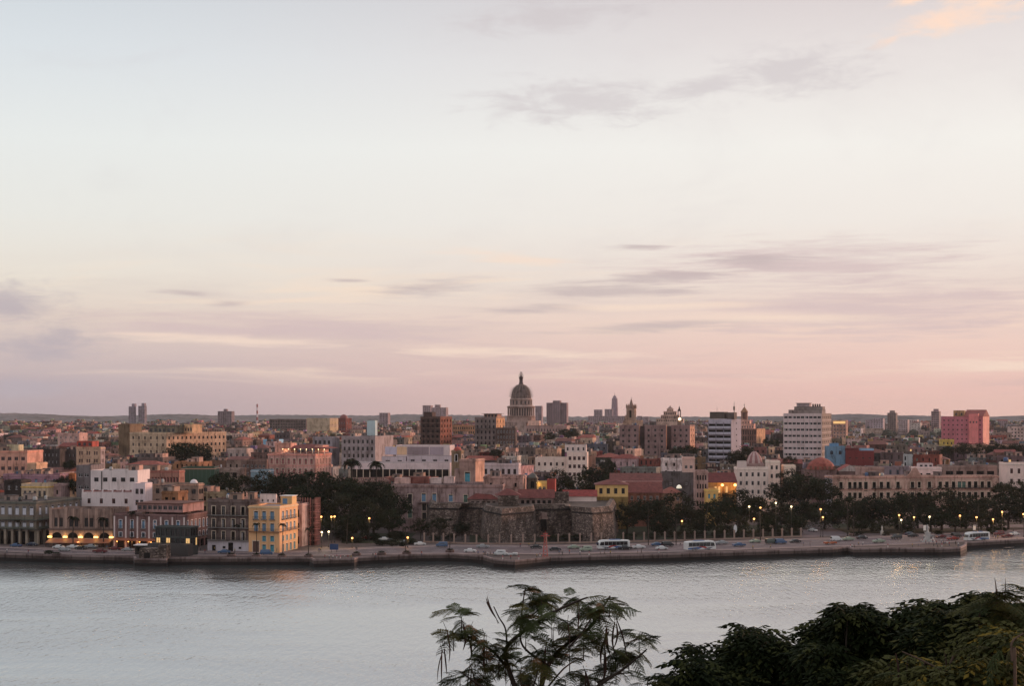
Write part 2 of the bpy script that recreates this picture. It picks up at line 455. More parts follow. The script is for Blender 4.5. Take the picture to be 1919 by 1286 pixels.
# smooth shoreline for the road (no bulges)
ROADL = [(-300, 1024), (-60, 1032), (130, 1040), (330, 1043), (600, 1043), (780, 1039), (1035, 1040), (1250, 1036), (1400, 1031), (1585, 1025), (1690, 1022), (1810, 1016), (1919, 1010), (2050, 1004), (2600, 980)]
road_pts = []
for (px, py) in ROADL:
    Y = YG(py, QZ); road_pts.append(Vector((PX(px, Y), Y)))
def resample(pts, step):
    out = [pts[0].copy()]
    for a, b in zip(pts[:-1], pts[1:]):
        L = (b - a).length; n = max(1, int(L / step))
        for k in range(1, n + 1): out.append(a.lerp(b, k / n))
    return out
RS = resample(road_pts, 6.0)
def offs(pts, dist):
    out = []
    for i, p in enumerate(pts):
        a = pts[max(0, i - 1)]; b = pts[min(len(pts) - 1, i + 1)]; t = (b - a).normalized()
        out.append(p + Vector((-t.y, t.x)) * dist)
    return out
def width_at(px):                            # road width: narrow on the left, wide boulevard on the right
    if px < 520: return 9.0
    if px > 820: return 26.0
    t = (px - 520) / 300.0
    return 9.0 + 17.0 * t
def strip(mbx, d0, d1, z, m):
    n = len(RS)
    for i in range(n - 1):
        q = []
        for j in (i, i + 1):
            p = RS[j]; a = RS[max(0, j - 1)]; b = RS[min(n - 1, j + 1)]; t = (b - a).normalized(); nn = Vector((-t.y, t.x))
            px = CX + p.x / p.y * F; W = width_at(px)
            q.append((p + nn * (d0(W)), p + nn * (d1(W))))
        mbx.poly([(*q[0][0], z), (*q[1][0], z), (*q[1][1], z), (*q[0][1], z)], m)
mb = MB(); strip(mb, lambda W: 3.0, lambda W: 3.0 + W, QZ + 0.006, asphalt)
road = tag(mb.build('road'), kind='structure')
mb = MB(); strip(mb, lambda W: 3.0 + W + 0.3, lambda W: 3.0 + W + 6.3, QZ + 0.13, pavement_m)
strip(mb, lambda W: -1.2, lambda W: 2.7, QZ + 0.13, pavement_m)
pave = tag(mb.build('pavement'), kind='structure')
for side, d0 in ((0, lambda W: 2.7), (1, lambda W: 3.0 + W)):
    n = len(RS)
    for i in range(0, n - 1):
        j = i + 1; q = []
        for k in (i, j):
            p = RS[k]; a = RS[max(0, k - 1)]; b = RS[min(n - 1, k + 1)]; t = (b - a).normalized(); nn = Vector((-t.y, t.x))
            W = width_at(CX + p.x / p.y * F); q.append(p + nn * (d0(W)))
        u = (q[1] - q[0]); L = u.length
        if L < .5: continue
        mid = (q[0] + q[1]) / 2
        mb = MB(); mb.box(-L / 2 + .02, L / 2 - .02, 0, 0.3, 0, 0.16, kerb_m)
        mb.build('kerb_stone', pave, (mid.x, mid.y, QZ), math.atan2(u.y, u.x))
# lane markings: dashed centre lines
for i in range(4, len(RS) - 2):
    p = RS[i]; a = RS[i - 1]; b = RS[i + 1]; t = (b - a).normalized(); nn = Vector((-t.y, t.x))
    W = width_at(CX + p.x / p.y * F)
    for fr in ((0.5,) if W < 15 else (0.26, 0.5, 0.76)):
        if fr != 0.5 and i % 2: continue
        c = p + nn * (3.0 + W * fr)
        mb = MB(); mb.poly([(-1.6, -.09, 0), (1.6, -.09, 0), (1.6, .09, 0), (-1.6, .09, 0)], mark_m)
        mb.build('lane_marking', road, (c.x, c.y, QZ + 0.012), math.atan2(t.y, t.x))
# lawns
def lawn(pts, z=0.10, name='lawn', m=None):
    mb = MB(); v = []
    for (px, py) in pts:
        Y = YG(py, QZ); v.append((PX(px, Y), Y, QZ + z))
    mb.poly(v, m or grass_m); return tag(mb.build(name), kind='structure')
lawn([(1150, 1012), (1300, 1011), (1500, 1006), (1495, 985), (1300, 985), (1150, 990)])
lawn([(1590, 1001), (1800, 999), (1860, 992), (1860, 975), (1560, 975), (1560, 990)])
lawn([(880, 1017), (1120, 1015), (1120, 1000), (880, 1000)])
lawn([(640, 1019), (760, 1019), (780, 1000), (640, 1000)])
lawn([(1880, 992), (2000, 990), (2000, 978), (1880, 980)])
mbp = lawn([(1690, 992), (1930, 990), (1930, 984), (1690, 984)], 0.14, 'park_path', pavement_m)
lawn([(1440, 1004), (1500, 1008), (1700, 1000), (1560, 990), (1490, 984), (1440, 984)], 0.008, 'side_street', asphalt)
# camera hill
hill_m = ground_mat('hill_earth', A(40, 34, 24), A(66, 56, 38), 0.3)
mb = MB()
xs = [-400, -120, -60, -30, -15, 0, 15, 30, 60, 120, 400]; ys = [-200, -30, -6, 2, 6, 12, 20, 40, 80, 140, 185]
def hz(x, y):
    return 50.3 - (0.36 * y if y > 0 else 0.02 * y) + (math.sin(x * .3) * .15 + math.cos(y * .4 + x * .2) * .15 if y > 4 else 0)
P = [[(x, y, max(-2.0, hz(x, y))) for x in xs] for y in ys]
for j in range(len(ys) - 1):
    for i in range(len(xs) - 1):
        mb.poly([P[j][i], P[j][i + 1], P[j + 1][i + 1], P[j + 1][i]], hill_m, smooth=True)
tag(mb.build('hillside'), kind='structure')

# ================================================================== building kit
WC = {}
def win_mesh(w, h, style='dark', frame='white', surround=None, arch=False, dep=0.28):
    key = (round(w, 1), round(h, 1), style, frame, surround, arch)
    if key in WC: return WC[key]
    w, h = key[0], key[1]
    mb = MB(); fm = FR.get(frame, FR['white']); x = w / 2
    if style == 'shutter':
        t = h * 0.16
        for s in (-1, 1):
            mb.box(min(0, s * x) + .03, max(0, s * x) - .03, .10, .15, .02, h - t, fm)
            for k in range(3):
                zz = h * (.15 + .25 * k)
                mb.box(min(0, s * x) + .10, max(0, s * x) - .10, .085, .10, zz, zz + .12 * h, fm)
        mb.poly([(-x, dep, h - t), (x, dep, h - t), (x, dep, h), (-x, dep, h)], glass)
        mb.box(-x, x, .10, .17, h - t - .05, h - t + .03, fm)
    elif style == 'half':
        mb.poly([(-x, dep, 0), (x, dep, 0), (x, dep, h), (-x, dep, h)], void)
        mb.box(-x + .02, -x * .08, .10, .15, .02, h * .84, fm)
        mb.box(-x, x, .10, .17, h * .84, h * .84 + .08, fm)
    elif style == 'void':
        mb.poly([(-x, dep * 2, 0), (x, dep * 2, 0), (x, dep * 2, h), (-x, dep * 2, h)], void)
    elif style == 'lit':
        mb.poly([(-x, dep, 0), (x, dep, 0), (x, dep, h), (-x, dep, h)], lit_window)
        mb.box(-.04, .04, dep - .06, dep - .01, 0, h, fm)
    else:
        mb.poly([(-x, dep, 0), (x, dep, 0), (x, dep, h), (-x, dep, h)], glass)
        b = .07
        mb.box(-x, -x + b, dep - .08, dep - .005, 0, h, fm); mb.box(x - b, x, dep - .08, dep - .005, 0, h, fm)
        mb.box(-x + b, x - b, dep - .08, dep - .005, h - b, h, fm); mb.box(-x + b, x - b, dep - .08, dep - .005, 0, b, fm)
        if w > .8: mb.box(-.035, .035, dep - .075, dep - .01, b, h - b, fm)
        if h > 1.4: mb.box(-x + b, x - b, dep - .07, dep - .015, h * .70, h * .70 + .06, fm)
    if surround:
        sm = FR[surround]; q = .20
        mb.box(-x - q, -x - .002, -.07, .02, 0, h + q, sm); mb.box(x + .002, x + q, -.07, .02, 0, h + q, sm)
        mb.box(-x - .002, x + .002, -.07, .02, h + .002, h + q, sm)
        mb.box(-x - q - .08, x + q + .08, -.16, .02, -.16, -.002, sm)
    WC[key] = mb.mesh('window')
    return WC[key]
BC = {}
def balcony_mesh(w, dep=0.85, rail=iron, c=(.3, .27, .26)):
    key = (round(w, 1), dep, rail.name, c)
    if key in BC: return BC[key]
    mb = MB(); x = key[0] / 2
    mb.box(-x, x, -dep, -.01, -.18, 0, plaster, c)
    for s in (-x + .15, 0, x - .15): mb.box(s - .08, s + .08, -dep * .6, -.01, -.42, -.18, plaster, c)
    mb.box(-x, x, -dep, -dep + .05, .88, .95, rail); mb.box(-x, x, -dep, -dep + .04, .08, .13, rail)
    for sx in (-x, x - .05): mb.box(sx, sx + .05, -dep + .05, -.01, .88, .95, rail)
    n = max(3, int(key[0] / .32))
    for k in range(n + 1):
        xx = -x + .03 + (2 * x - .06) * k / n
        mb.box(xx - .022, xx + .022, -dep + .005, -dep + .04, 0, .9, rail, bottom=False, top=False)
    BC[key] = mb.mesh('balcony')
    return BC[key]

def facade(mb, O, u, w, z0, z1, ops, m, c, depth=0.3):
    n = (u[1], -u[0])
    def P3(x, z, dd=0.0): return (O[0] + u[0] * x - n[0] * dd, O[1] + u[1] * x - n[1] * dd, z)
    xs = sorted({0.0, w} | {o[0] for o in ops} | {o[1] for o in ops}); zs = sorted({z0, z1} | {o[2] for o in ops} | {o[3] for o in ops})
    rows = {}
    for o in ops: rows.setdefault((o[2], o[3]), []).append(o)
    for j in range(len(zs) - 1):
        zm = (zs[j] + zs[j + 1]) / 2; cut = sorted([(o[0], o[1]) for o in ops if o[2] < zm < o[3]])
        x = 0.0
        for (a, b) in cut:
            if a - x > 1e-4: mb.poly([P3(x, zs[j]), P3(a, zs[j]), P3(a, zs[j + 1]), P3(x, zs[j + 1])], m, c)
            x = max(x, b)
        if w - x > 1e-4: mb.poly([P3(x, zs[j]), P3(w, zs[j]), P3(w, zs[j + 1]), P3(x, zs[j + 1])], m, c)
    for o in ops:
        a, b, p, q = o[:4]
        mb.poly([P3(a, p), P3(a, p, depth), P3(a, q, depth), P3(a, q)][::-1], m, c)
        mb.poly([P3(b, p), P3(b, q), P3(b, q, depth), P3(b, p, depth)][::-1], m, c)
        mb.poly([P3(a, p), P3(b, p), P3(b, p, depth), P3(a, p, depth)], m, c)
        mb.poly([P3(a, q), P3(a, q, depth), P3(b, q, depth), P3(b, q)], m, c)
        if len(o) > 4 and o[4]:
            r = (b - a) / 2; xm = (a + b) / 2; zc = q - r; N = 6
            arc = [(xm - r * math.cos(math.pi * k / (2 * N)), zc + r * math.sin(math.pi * k / (2 * N))) for k in range(N + 1)]
            for k in range(N):
                (ax, az_), (bx, bz) = arc[k], arc[k + 1]
                mb.poly([P3(a, q), P3(ax, az_), P3(bx, bz)], m, c)
                mb.poly([P3(b, q), P3(2 * xm - bx, bz), P3(2 * xm - ax, az_)], m, c)

FACES = {'front': lambda w, d: ((-w / 2, -d / 2), (1, 0), w), 'right': lambda w, d: ((w / 2, -d / 2), (0, 1), d),
         'left': lambda w, d: ((-w / 2, d / 2), (0, -1), d), 'back': lambda w, d: ((w / 2, d / 2), (-1, 0), w)}
class Bld: pass
HERO = []
def place(xl, xc, xs, Y, th, d):
    """front runs from photograph column xl to xc; its nearest corner is at distance Y.
    xs > xc: the right side shows as far as xs; xs < xl: the left side shows."""
    t = math.radians(th); c, s = math.cos(t), math.sin(t)
    if xs is not None and xs < xl:
        X0 = PX(xl, Y); k = (xc - CX) / F
        # right end = P + w(c,-s)
        w = (k * Y - X0) / (c + k * s)
        k2 = (xs - CX) / F; den = (s - k2 * c)
        dd = (k2 * Y - X0) / den if abs(den) > .02 else 20
        dd = dd if dd > 0 else 20
        P0 = Vector((X0, Y)); ctr = P0 + Vector((c, -s)) * (w / 2) + Vector((s, c)) * (dd / 2)
        return w, min(dd, 80), ctr
    X0 = PX(xc, Y); k = (xl - CX) / F
    w = (X0 - k * Y) / (c + k * s)
    if xs is not None and xs > xc:
        k2 = (xs - CX) / F; den = s - k2 * c
        dd = (k2 * Y - X0) / den if den > .04 else (d or 18)
        dd = min(max(dd, 3), 70)
    else: dd = d or max(8.0, min(18.0, w * .8))
    P0 = Vector((X0, Y)); ctr = P0 - Vector((c, -s)) * (w / 2) + Vector((s, c)) * (dd / 2)
    return w, dd, ctr

def windows_for(w, h, nc, fh, rows, W, margin=None, top=0.0):
    ops = []
    if nc <= 0: return ops
    ww = min(W.get('w', 1.1), w / nc * .8); hh = W.get('h', 1.9); sill = W.get('sill', 0.75)
    mg = W.get('margin', 0.5) if margin is None else margin
    bay = (w - 2 * mg) / nc
    for r in range(rows):
        zb = h - top - (r + 1) * fh + sill
        if zb < 0.15: break
        for k in range(nc):
            xm = mg + bay * (k + .5)
            if W.get('pair'):
                for sgn in (-1, 1):
                    q = xm + sgn * ww * .75; ops.append((q - ww / 2, q + ww / 2, zb, zb + hh, W.get('arch', False), r, k))
            else: ops.append((xm - ww / 2, xm + ww / 2, zb, zb + hh, W.get('arch', False), r, k))
    return ops

def bld(name, label, xl, xc, xs, yt, Y, th=14, col=(.3, .28, .27), fh=3.6, nc=4, ns=3, win=None, d=None, yb=None, m=None,
        roof=A(98, 84, 82), parapet=0.7, cornice=0.25, trim=None, ref=None, faces=('front', 'right'), sidecol=None, joinw=False,
        balc=None, cat='building', rows=None, group=None, rnd=None, top=None, floorline=False, place_override=None, mw=None, xrows=None):
    if place_override: w, dd, ctr = place_override
    else: w, dd, ctr = place(xl, xc, xs, Y, th, d)
    zt = PZ(yt, Y); zg = gz(ctr.y) - 0.3; h = zt - zg
    B = Bld(); B.w, B.d, B.h, B.zg, B.Y, B.px0, B.px1, B.th = w, dd, h, zg, Y, xl, xc, th
    rt = empty(name, (ctr.x, ctr.y, zg), -math.radians(th)); B.root = rt
    tag(rt, label, cat, group)
    if ref: REFS.append(((xl + (xs or xc)) / 2, yt + 12, ref))
    W = dict(w=1.1, h=1.9, style='dark', frame='white', sill=.75, surround=None)
    if win: W.update(win)
    m = m or plaster
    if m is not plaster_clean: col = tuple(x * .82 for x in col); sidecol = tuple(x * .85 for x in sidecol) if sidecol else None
    if m is plaster_clean: q_ = min(1.22, .86 / max(col)); col = tuple(x * q_ * t_ for x, t_ in zip(col, (1.0, .96, .92)))
    tr = trim or tuple(min(.85, x * 1.15) for x in col)
    if yb is None: yb = yt + 60
    if rows is None: rows = int((min(h, (yb - yt) / F * Y + fh)) / fh)
    tp = parapet + cornice if top is None else top
    mb = MB(); allops = {}
    for fc in ('front', 'right', 'left', 'back'):
        O, u, L = FACES[fc](w, dd)
        n_ = nc if fc in ('front', 'back') else ns
        ops = windows_for(L, h, n_, fh, rows, W, top=tp) if fc in faces else []
        if fc == 'front' and mw:
            for (px_, y0_, y1_, ww_, st_, fr_, su_, ba_) in mw:
                xc_ = lx(B, px_) + w / 2; ops.append((xc_ - ww_ / 2, xc_ + ww_ / 2, lz(B, y1_), lz(B, y0_), False, -1, 0, dict(style=st_, frame=fr_, surround=su_, balc=ba_)))
        for xr in (xrows or ()) if fc in ('front', 'right') else ():
            n2 = xr['nf'] if fc == 'front' else xr.get('ns', 0)
            za, zb = [z_ if z_ >= 0 else h + z_ for z_ in (xr['z0'], xr['z1'])]
            for k_ in range(n2):
                if k_ in xr.get('skip', ()) and fc == 'front': continue
                mg_ = xr.get('margin', .5); xm_ = mg_ + (L - 2 * mg_) / n2 * (k_ + .5); w2 = min(xr['w'], (L - 2 * mg_) / n2 * .85)
                ops.append((xm_ - w2 / 2, xm_ + w2 / 2, za, zb, xr.get('arch', False), -1, k_, xr))
        cc = sidecol if (sidecol and fc in ('right', 'left')) else col  # side walls take their own tone, several with sun glow painted in
        facade(mb, O, u, L, 0, h, ops, m, cc)
        allops[fc] = (O, u, ops)
    # top of walls: parapet ring
    pt = 0.3
    zr = h - parapet
    x, y = w / 2, dd / 2
    ring_o = [(-x, -y), (x, -y), (x, y), (-x, y)]; ring_i = [(-x + pt, -y + pt), (x - pt, -y + pt), (x - pt, y - pt), (-x + pt, y - pt)]
    for k in range(4):
        a, b = ring_o[k], ring_o[(k + 1) % 4]; ai, bi = ring_i[k], ring_i[(k + 1) % 4]
        mb.poly([(*a, h), (*b, h), (*bi, h), (*ai, h)], m, tr)
        mb.poly([(*ai, h), (*bi, h), (*bi, zr), (*ai, zr)], m, col)
    mb.build('wall', rt)
    mr = MB(); mr.poly([(*p, zr + .002) for p in ring_i], roofing, tuple(x * .5 for x in roof)); mr.build('roof', rt)
    if cornice:
        mc = MB(); e = 0.28; zc = h - parapet - .1
        O_ = [(-x - e, -y - e), (x + e, -y - e), (x + e, y + e), (-x - e, y + e)]
        for zz, ee, hh_ in ((zc, e, cornice), (zc - .22, e * .5, .22)):
            O_ = [(-x - ee, -y - ee), (x + ee, -y - ee), (x + ee, y + ee), (-x - ee, y + ee)]; I_ = [(-x + .01, -y + .01), (x - .01, -y + .01), (x - .01, y - .01), (-x + .01, y - .01)]
            for k in range(4):
                a, b, ai, bi = O_[k], O_[(k + 1) % 4], I_[k], I_[(k + 1) % 4]
                mc.poly([(*a, zz), (*b, zz), (*b, zz + hh_), (*a, zz + hh_)], m, tr)
                mc.poly([(*a, zz + hh_), (*b, zz + hh_), (*bi, zz + hh_ + .02), (*ai, zz + hh_ + .02)], m, tr)
                mc.poly([(*ai, zz), (*bi, zz), (*b, zz), (*a, zz)], m, tr)
        mc.build('cornice', rt)
    if floorline:
        mc = MB()
        for r in range(1, rows + 1):
            zz = h - tp - r * fh + .1
            if zz < .5: break
            mc.box(-x - .12, x + .12, -y - .12, y + .12, zz, zz + .22, m, tr)
        if mc.f: mc.build('string_course', rt)
    rr = random.Random(int(xl * 7 + yt * 13))
    HERO.append((min(xl, xs or xl), max(xc, xs or xc), yt, yb, Y, ctr.x, ctr.y, max(w, dd) / 2))
    jw = MB()
    for fc, (O, u, ops) in allops.items():
        rz = math.atan2(u[1], u[0]); n = (u[1], -u[0])
        for o in ops:
            ww, hh = o[1] - o[0], o[3] - o[2]; xm = (o[0] + o[1]) / 2
            st = W['style']; WW = W
            if len(o) > 7: WW = o[7]; st = WW['style']
            elif rnd:
                q = rr.random()
                for p_, s_ in rnd:
                    if q < p_: st = s_; break
                    q -= p_
            wx_, wy_ = O[0] + u[0] * xm, O[1] + u[1] * xm
            if joinw:
                dd_ = .28; hx = ww / 2
                pts = [(wx_ + u[0] * a - n[0] * dd_, wy_ + u[1] * a - n[1] * dd_, z) for a, z in ((-hx, o[2]), (hx, o[2]), (hx, o[3]), (-hx, o[3]))]
                jw.poly(pts, lit_window if st == 'lit' else glass)
            else:
                obj('window', win_mesh(ww, hh, st, WW['frame'], WW.get('surround'), o[4]), rt, (wx_, wy_, o[2]), rz)
                if len(o) > 7 and WW.get('balc'): obj('balcony', balcony_mesh(ww + .7, .7), rt, (wx_, wy_, o[2] - .02), rz)
                if balc and (o[5] in balc.get('rows', ())) and fc in balc.get('faces', ('front', 'right')):
                    if balc.get('cont'):
                        pass
                    else:
                        obj('balcony', balcony_mesh(ww + .7, .7, balc.get('rail', iron), balc.get('c', (.3, .27, .26))), rt, (wx_, wy_, o[2] - .02), rz)
        if balc and balc.get('cont') and fc in balc.get('faces', ('front', 'right')) and ops:
            L = (O, u)
            LL = w if fc in ('front', 'back') else dd
            for r in balc['rows']:
                zb = h - tp - (r + 1) * fh + W['sill']
                if zb < .5: continue
                wx_, wy_ = O[0] + u[0] * LL / 2, O[1] + u[1] * LL / 2
                obj('balcony', balcony_mesh(LL - .3, .95, balc.get('rail', iron), balc.get('c', (.3, .27, .26))), rt, (wx_, wy_, zb - .02), rz)
    if joinw and jw.f: tag(jw.build('windows', rt), kind='stuff')
    return B

def lx(B, px): return (px - (B.px0 + B.px1) / 2) / F * B.Y      # local x of a photograph column on the front plane
def lz(B, py): return PZ(py, B.Y) - B.zg
def part_box(B, name, p0, p1, y0, y1, back=1.0, depth=5.0, col=(.4, .36, .35), m=None, windows=None, roof_over=0.0, roofcol=None):
    """a box on the roof or against the front: columns p0..p1, rows y0 (top)..y1 (bottom), `back` metres behind the front plane"""
    mb = MB(); xa, xb = lx(B, p0), lx(B, p1); za, zb = lz(B, y1), lz(B, y0); ya = -B.d / 2 + back
    m = m or plaster; ops = []
    if windows:
        n, ww, hh, sill = windows
        bay = (xb - xa) / n
        ops = [(bay * (k + .5) - ww / 2, bay * (k + .5) + ww / 2, za + sill, za + sill + hh, False) for k in range(n)]
    facade(mb, (xa, ya), (1, 0), xb - xa, za, zb, ops, m, col)
    facade(mb, (xb, ya), (0, 1), depth, za, zb, [], m, col); facade(mb, (xa, ya + depth), (0, -1), depth, za, zb, [], m, col)
    facade(mb, (xb, ya + depth), (-1, 0), xb - xa, za, zb, [], m, col)
    e = roof_over
    mb.box(xa - e, xb + e, ya - e, ya + depth + e, zb, zb + .25, m if not roofcol else roofing, tuple(x * .6 for x in (roofcol or col)))
    o = mb.build(name, B.root)
    for op in ops:
        obj('window', win_mesh(op[1] - op[0], op[3] - op[2], 'dark', 'grey'), o, (xa + (op[0] + op[1]) / 2, ya, op[2]))
    return o
def tank(B, x, y, z, r=.7, h=1.4, c=(.05, .06, .08)):
    mb = MB(); mb.lathe([(r * .96, 0), (r, .1), (r, h * .8), (r * .7, h * .95), (r * .25, h)], 10, paint, c); mb.box(-r, r, -.1, .1, -.5, -.01, plaster, (.2, .18, .18))
    return mb.build('water_tank', B.root, (x, y, z + .5))
def hip_roof(B, x0, x1, y0, y1, z, rise, c=A(112, 42, 34), over=.5, ridge='x', gable=False, name='tiled_roof'):
    mb = MB(); x0 -= over; x1 += over; y0 -= over; y1 += over
    if ridge == 'x':
        ins = 0 if gable else min((y1 - y0) / 2, (x1 - x0) / 2.2); ym = (y0 + y1) / 2
        a, b = (x0 + ins, ym, z + rise), (x1 - ins, ym, z + rise)
        mb.poly([(x0, y0, z), (x1, y0, z), b, a], tiles, c); mb.poly([(x1, y1, z), (x0, y1, z), a, b], tiles, c)
        mb.poly([(x1, y0, z), (x1, y1, z), b], plaster if gable else tiles, c); mb.poly([(x0, y1, z), (x0, y0, z), a], plaster if gable else tiles, c)
    else:
        ins = 0 if gable else min((x1 - x0) / 2, (y1 - y0) / 2.2); xm = (x0 + x1) / 2
        a, b = (xm, y0 + ins, z + rise), (xm, y1 - ins, z + rise)
        gc = (.45, .38, .36)
        mb.poly([(x0, y1, z), (x0, y0, z), a, b], tiles, c); mb.poly([(x1, y0, z), (x1, y1, z), b, a], tiles, c)
        mb.poly([(x0, y0, z), (x1, y0, z), a], plaster if gable else tiles, gc if gable else c); mb.poly([(x1, y1, z), (x0, y1, z), b], plaster if gable else tiles, gc if gable else c)
    mb.poly([(x0, y0, z - .01), (x0, y1, z - .01), (x1, y1, z - .01), (x1, y0, z - .01)], tiles, c)
    return mb.build(name, B.root)
def antenna(B, x, y, z, h=5.0):
    mb = MB(); mb.tube((0, 0, 0), (0, 0, h), .06, .04, 5, iron)
    for k in range(3): mb.tube((-.6 + .1 * k, 0, h * (.7 + .1 * k)), (.6 - .1 * k, 0, h * (.7 + .1 * k)), .03, .03, 4, iron)
    return mb.build('antenna', B.root, (x, y, z))
def clutter(B, seed, n=4, tanks=True):
    """roof sheds, tanks and masts, each a part of the building"""
    rr = random.Random(seed)
    for k in range(n):
        x = rr.uniform(-.38, .38) * B.w; y = rr.uniform(-.3, .38) * B.d; z = B.h - .7; q = rr.random()
        if q < .45:
            a, b, hh = rr.uniform(1.2, 2.6), rr.uniform(1.2, 2.4), rr.uniform(1.8, 3.0)
            c = rr.choice([A(150, 128, 120), A(120, 100, 96), A(96, 80, 78), A(170, 130, 116), A(140, 110, 96)])
            mb = MB(); mb.box(-a, a, -b, b, 0, hh, plaster, c); mb.box(-a - .2, a + .2, -b - .2, b + .2, hh, hh + .15, roofing, A(80, 66, 64))
            mb.box(-a * .4, a * .3, -b - .03, -b + .02, 0, hh * .75, FR['dark'])
            mb.build('roof_shed', B.root, (x, y, z))
        elif q < .8 and tanks: tank(B, x, y, z, rr.uniform(.5, .9), rr.uniform(1.1, 1.8), rr.choice([(.03, .035, .04), (.05, .10, .2), (.25, .23, .22), (.4, .38, .37)]))
        else: antenna(B, x, y, z, rr.uniform(3, 6))

# ================================================================== the waterfront row
TILE = A(104, 48, 42)
# grey-green arcaded block at the far left
b = bld('arcade_house', 'grey-green three-storey corner house with arcade and white louvred shutters at the left edge', -70, 68, 150, 941, 538,
        col=A(118, 104, 92), fh=4.6, nc=10, ns=7, win=dict(w=1.5, h=3.0, sill=.7, style='shutter', frame='shutter', surround='grey'), yb=1020, rows=1,
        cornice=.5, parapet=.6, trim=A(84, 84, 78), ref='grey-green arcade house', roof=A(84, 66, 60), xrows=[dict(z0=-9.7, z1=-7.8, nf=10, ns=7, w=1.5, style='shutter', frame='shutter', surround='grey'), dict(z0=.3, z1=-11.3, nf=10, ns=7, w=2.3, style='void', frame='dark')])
def house_rows(B, rows, faces=('front', 'right')):
    """extra storeys of openings laid over the plain lower wall: shallow framed bays built proud of it"""
    pass
h = b.h
mbx = MB()
for zz in (h - 7.2, h - 10.6):
    mbx.box(-b.w / 2 - 1.1, b.w / 2 + 1.1, -b.d / 2 - 1.1, b.d / 2 - 2, zz, zz + .35, plaster, A(70, 66, 60))
mbx.build('balcony_slab', b.root)
for fc, n in (('front', 10), ('right', 7)):
    O, u, L = FACES[fc](b.w, b.d); nn = (u[1], -u[0]); rz = math.atan2(u[1], u[0])
    for k in range(n):
        xm = .5 + (L - 1) / n * (k + .5); lx_, ly_ = O[0] + u[0] * xm, O[1] + u[1] * xm
        xp = .5 + (L - 1) / n * k
        mp = MB(); mp.box(-.45, .45, -1.0, -.1, 0, h - 10.61, plaster, A(128, 112, 98)); mp.box(-.55, .55, -1.08, -.05, h - 11.2, h - 10.62, plaster, A(110, 98, 88))
        mp.build('arcade_pillar', b.root, (O[0] + u[0] * xp, O[1] + u[1] * xp, 0), rz)
    for zz in (h - 6.85, h - 10.25):
        obj('railing', balcony_mesh(L - .3, 1.0, FR['green'], A(70, 66, 60)), b.root, (O[0] + u[0] * L / 2, O[1] + u[1] * L / 2, zz + .01), rz)
clutter(b, 3, 5)
# beige deco house with lit arches
b = bld('arched_restaurant', 'beige art deco house with a row of uplit arches over an awning', 93, 212, None, 955, 531, th=6, d=16,
        col=A(136, 108, 98), fh=7.0, nc=4, ns=0, win=dict(w=1.35, h=3.4, sill=1.3, style='dark', frame='brown', pair=True), yb=1024, rows=1,
        cornice=0, parapet=1.0, ref='restaurant with lit arches')
for k in range(9):
    xx = -b.w / 2 + .5 + (b.w - 1) * k / 8
    mp = MB(); ww = .55 if k % 2 == 0 else .25
    mp.box(-ww, ww, -.22, -.002, b.h - 7.2, b.h + (.5 if k % 2 == 0 else .1), plaster, A(146, 116, 104)); mp.build('pilaster', b.root, (xx, -b.d / 2, 0))
mp = MB(); mp.box(-b.w / 2 - .3, b.w / 2 + .3, -b.d / 2 - .9, -b.d / 2 - .01, b.h - 7.9, b.h - 7.4, plaster, A(96, 76, 70)); mp.build('ledge', b.root)
mp = MB(); zA = b.h - 8.0
opsA = []
for k in range(4):
    cxk = -b.w / 2 + b.w * (k + .5) / 4; opsA.append((b.w * (k + .5) / 4 - 2.0, b.w * (k + .5) / 4 + 2.0, zA - 2.9, zA - .7, True))
facade(mp, (-b.w / 2 - .02, -b.d / 2 - .5), (1, 0), b.w + .04, zA - 3.2, zA, opsA, plaster, A(150, 118, 102), .45)
mp.build('arch_screen', b.root)
for k in range(4):
    xx = -b.w / 2 + b.w * (k + .5) / 4
    mv = MB(); mv.poly([(-2.0, -.03, zA - 2.9), (2.0, -.03, zA - 2.9), (2.0, -.03, zA - .7), (-2.0, -.03, zA - .7)], void); mv.build('arch_window', b.root, (xx, -b.d / 2, 0))
def point(name, parent, loc, power, c=(1, .55, .2), r=.25):
    l = bpy.data.lights.new(name, 'POINT'); l.energy = power; l.color = c; l.shadow_soft_size = r
    o = bpy.data.objects.new(name, l); COL.objects.link(o); o.location = loc; o.parent = parent
    return o
for k in range(5):
    xx = -b.w / 2 + .4 + (b.w - .8) * k / 4
    mv = MB(); mv.box(-.8, .8, -.95, -.52, zA - 2.75, zA - 2.15, emit('uplight', (1.0, .62, .12), 2.2) if 'uplight' not in MATS else MATS['uplight']); mv.build('uplighter', b.root, (xx, -b.d / 2, 0))
    point('uplight', b.root, (xx, -b.d / 2 - 1.3, zA - 1.9), 45, (1, .62, .18), .3)
mv = MB(); mv.poly([(-b.w / 2, -b.d / 2 - .55, zA - 3.2), (-b.w / 2, -b.d / 2 - 4.0, zA - 4.4), (b.w / 2, -b.d / 2 - 4.0, zA - 4.4), (b.w / 2, -b.d / 2 - .55, zA - 3.2)], paint, A(134, 78, 54)); mv.build('awning', b.root)
point('terrace_light', b.root, (0, -b.d / 2 - 3, 2.2), 160, (1, .5, .2), .3)
for k in range(8):
    mp = MB(); mp.box(-.12, .12, -.12, .12, 0, zA - 4.5, FR['brown']); mp.build('awning_post', b.root, (-b.w / 2 + .3 + (b.w - .6) * k / 7, -b.d / 2 - 3.9, 0))
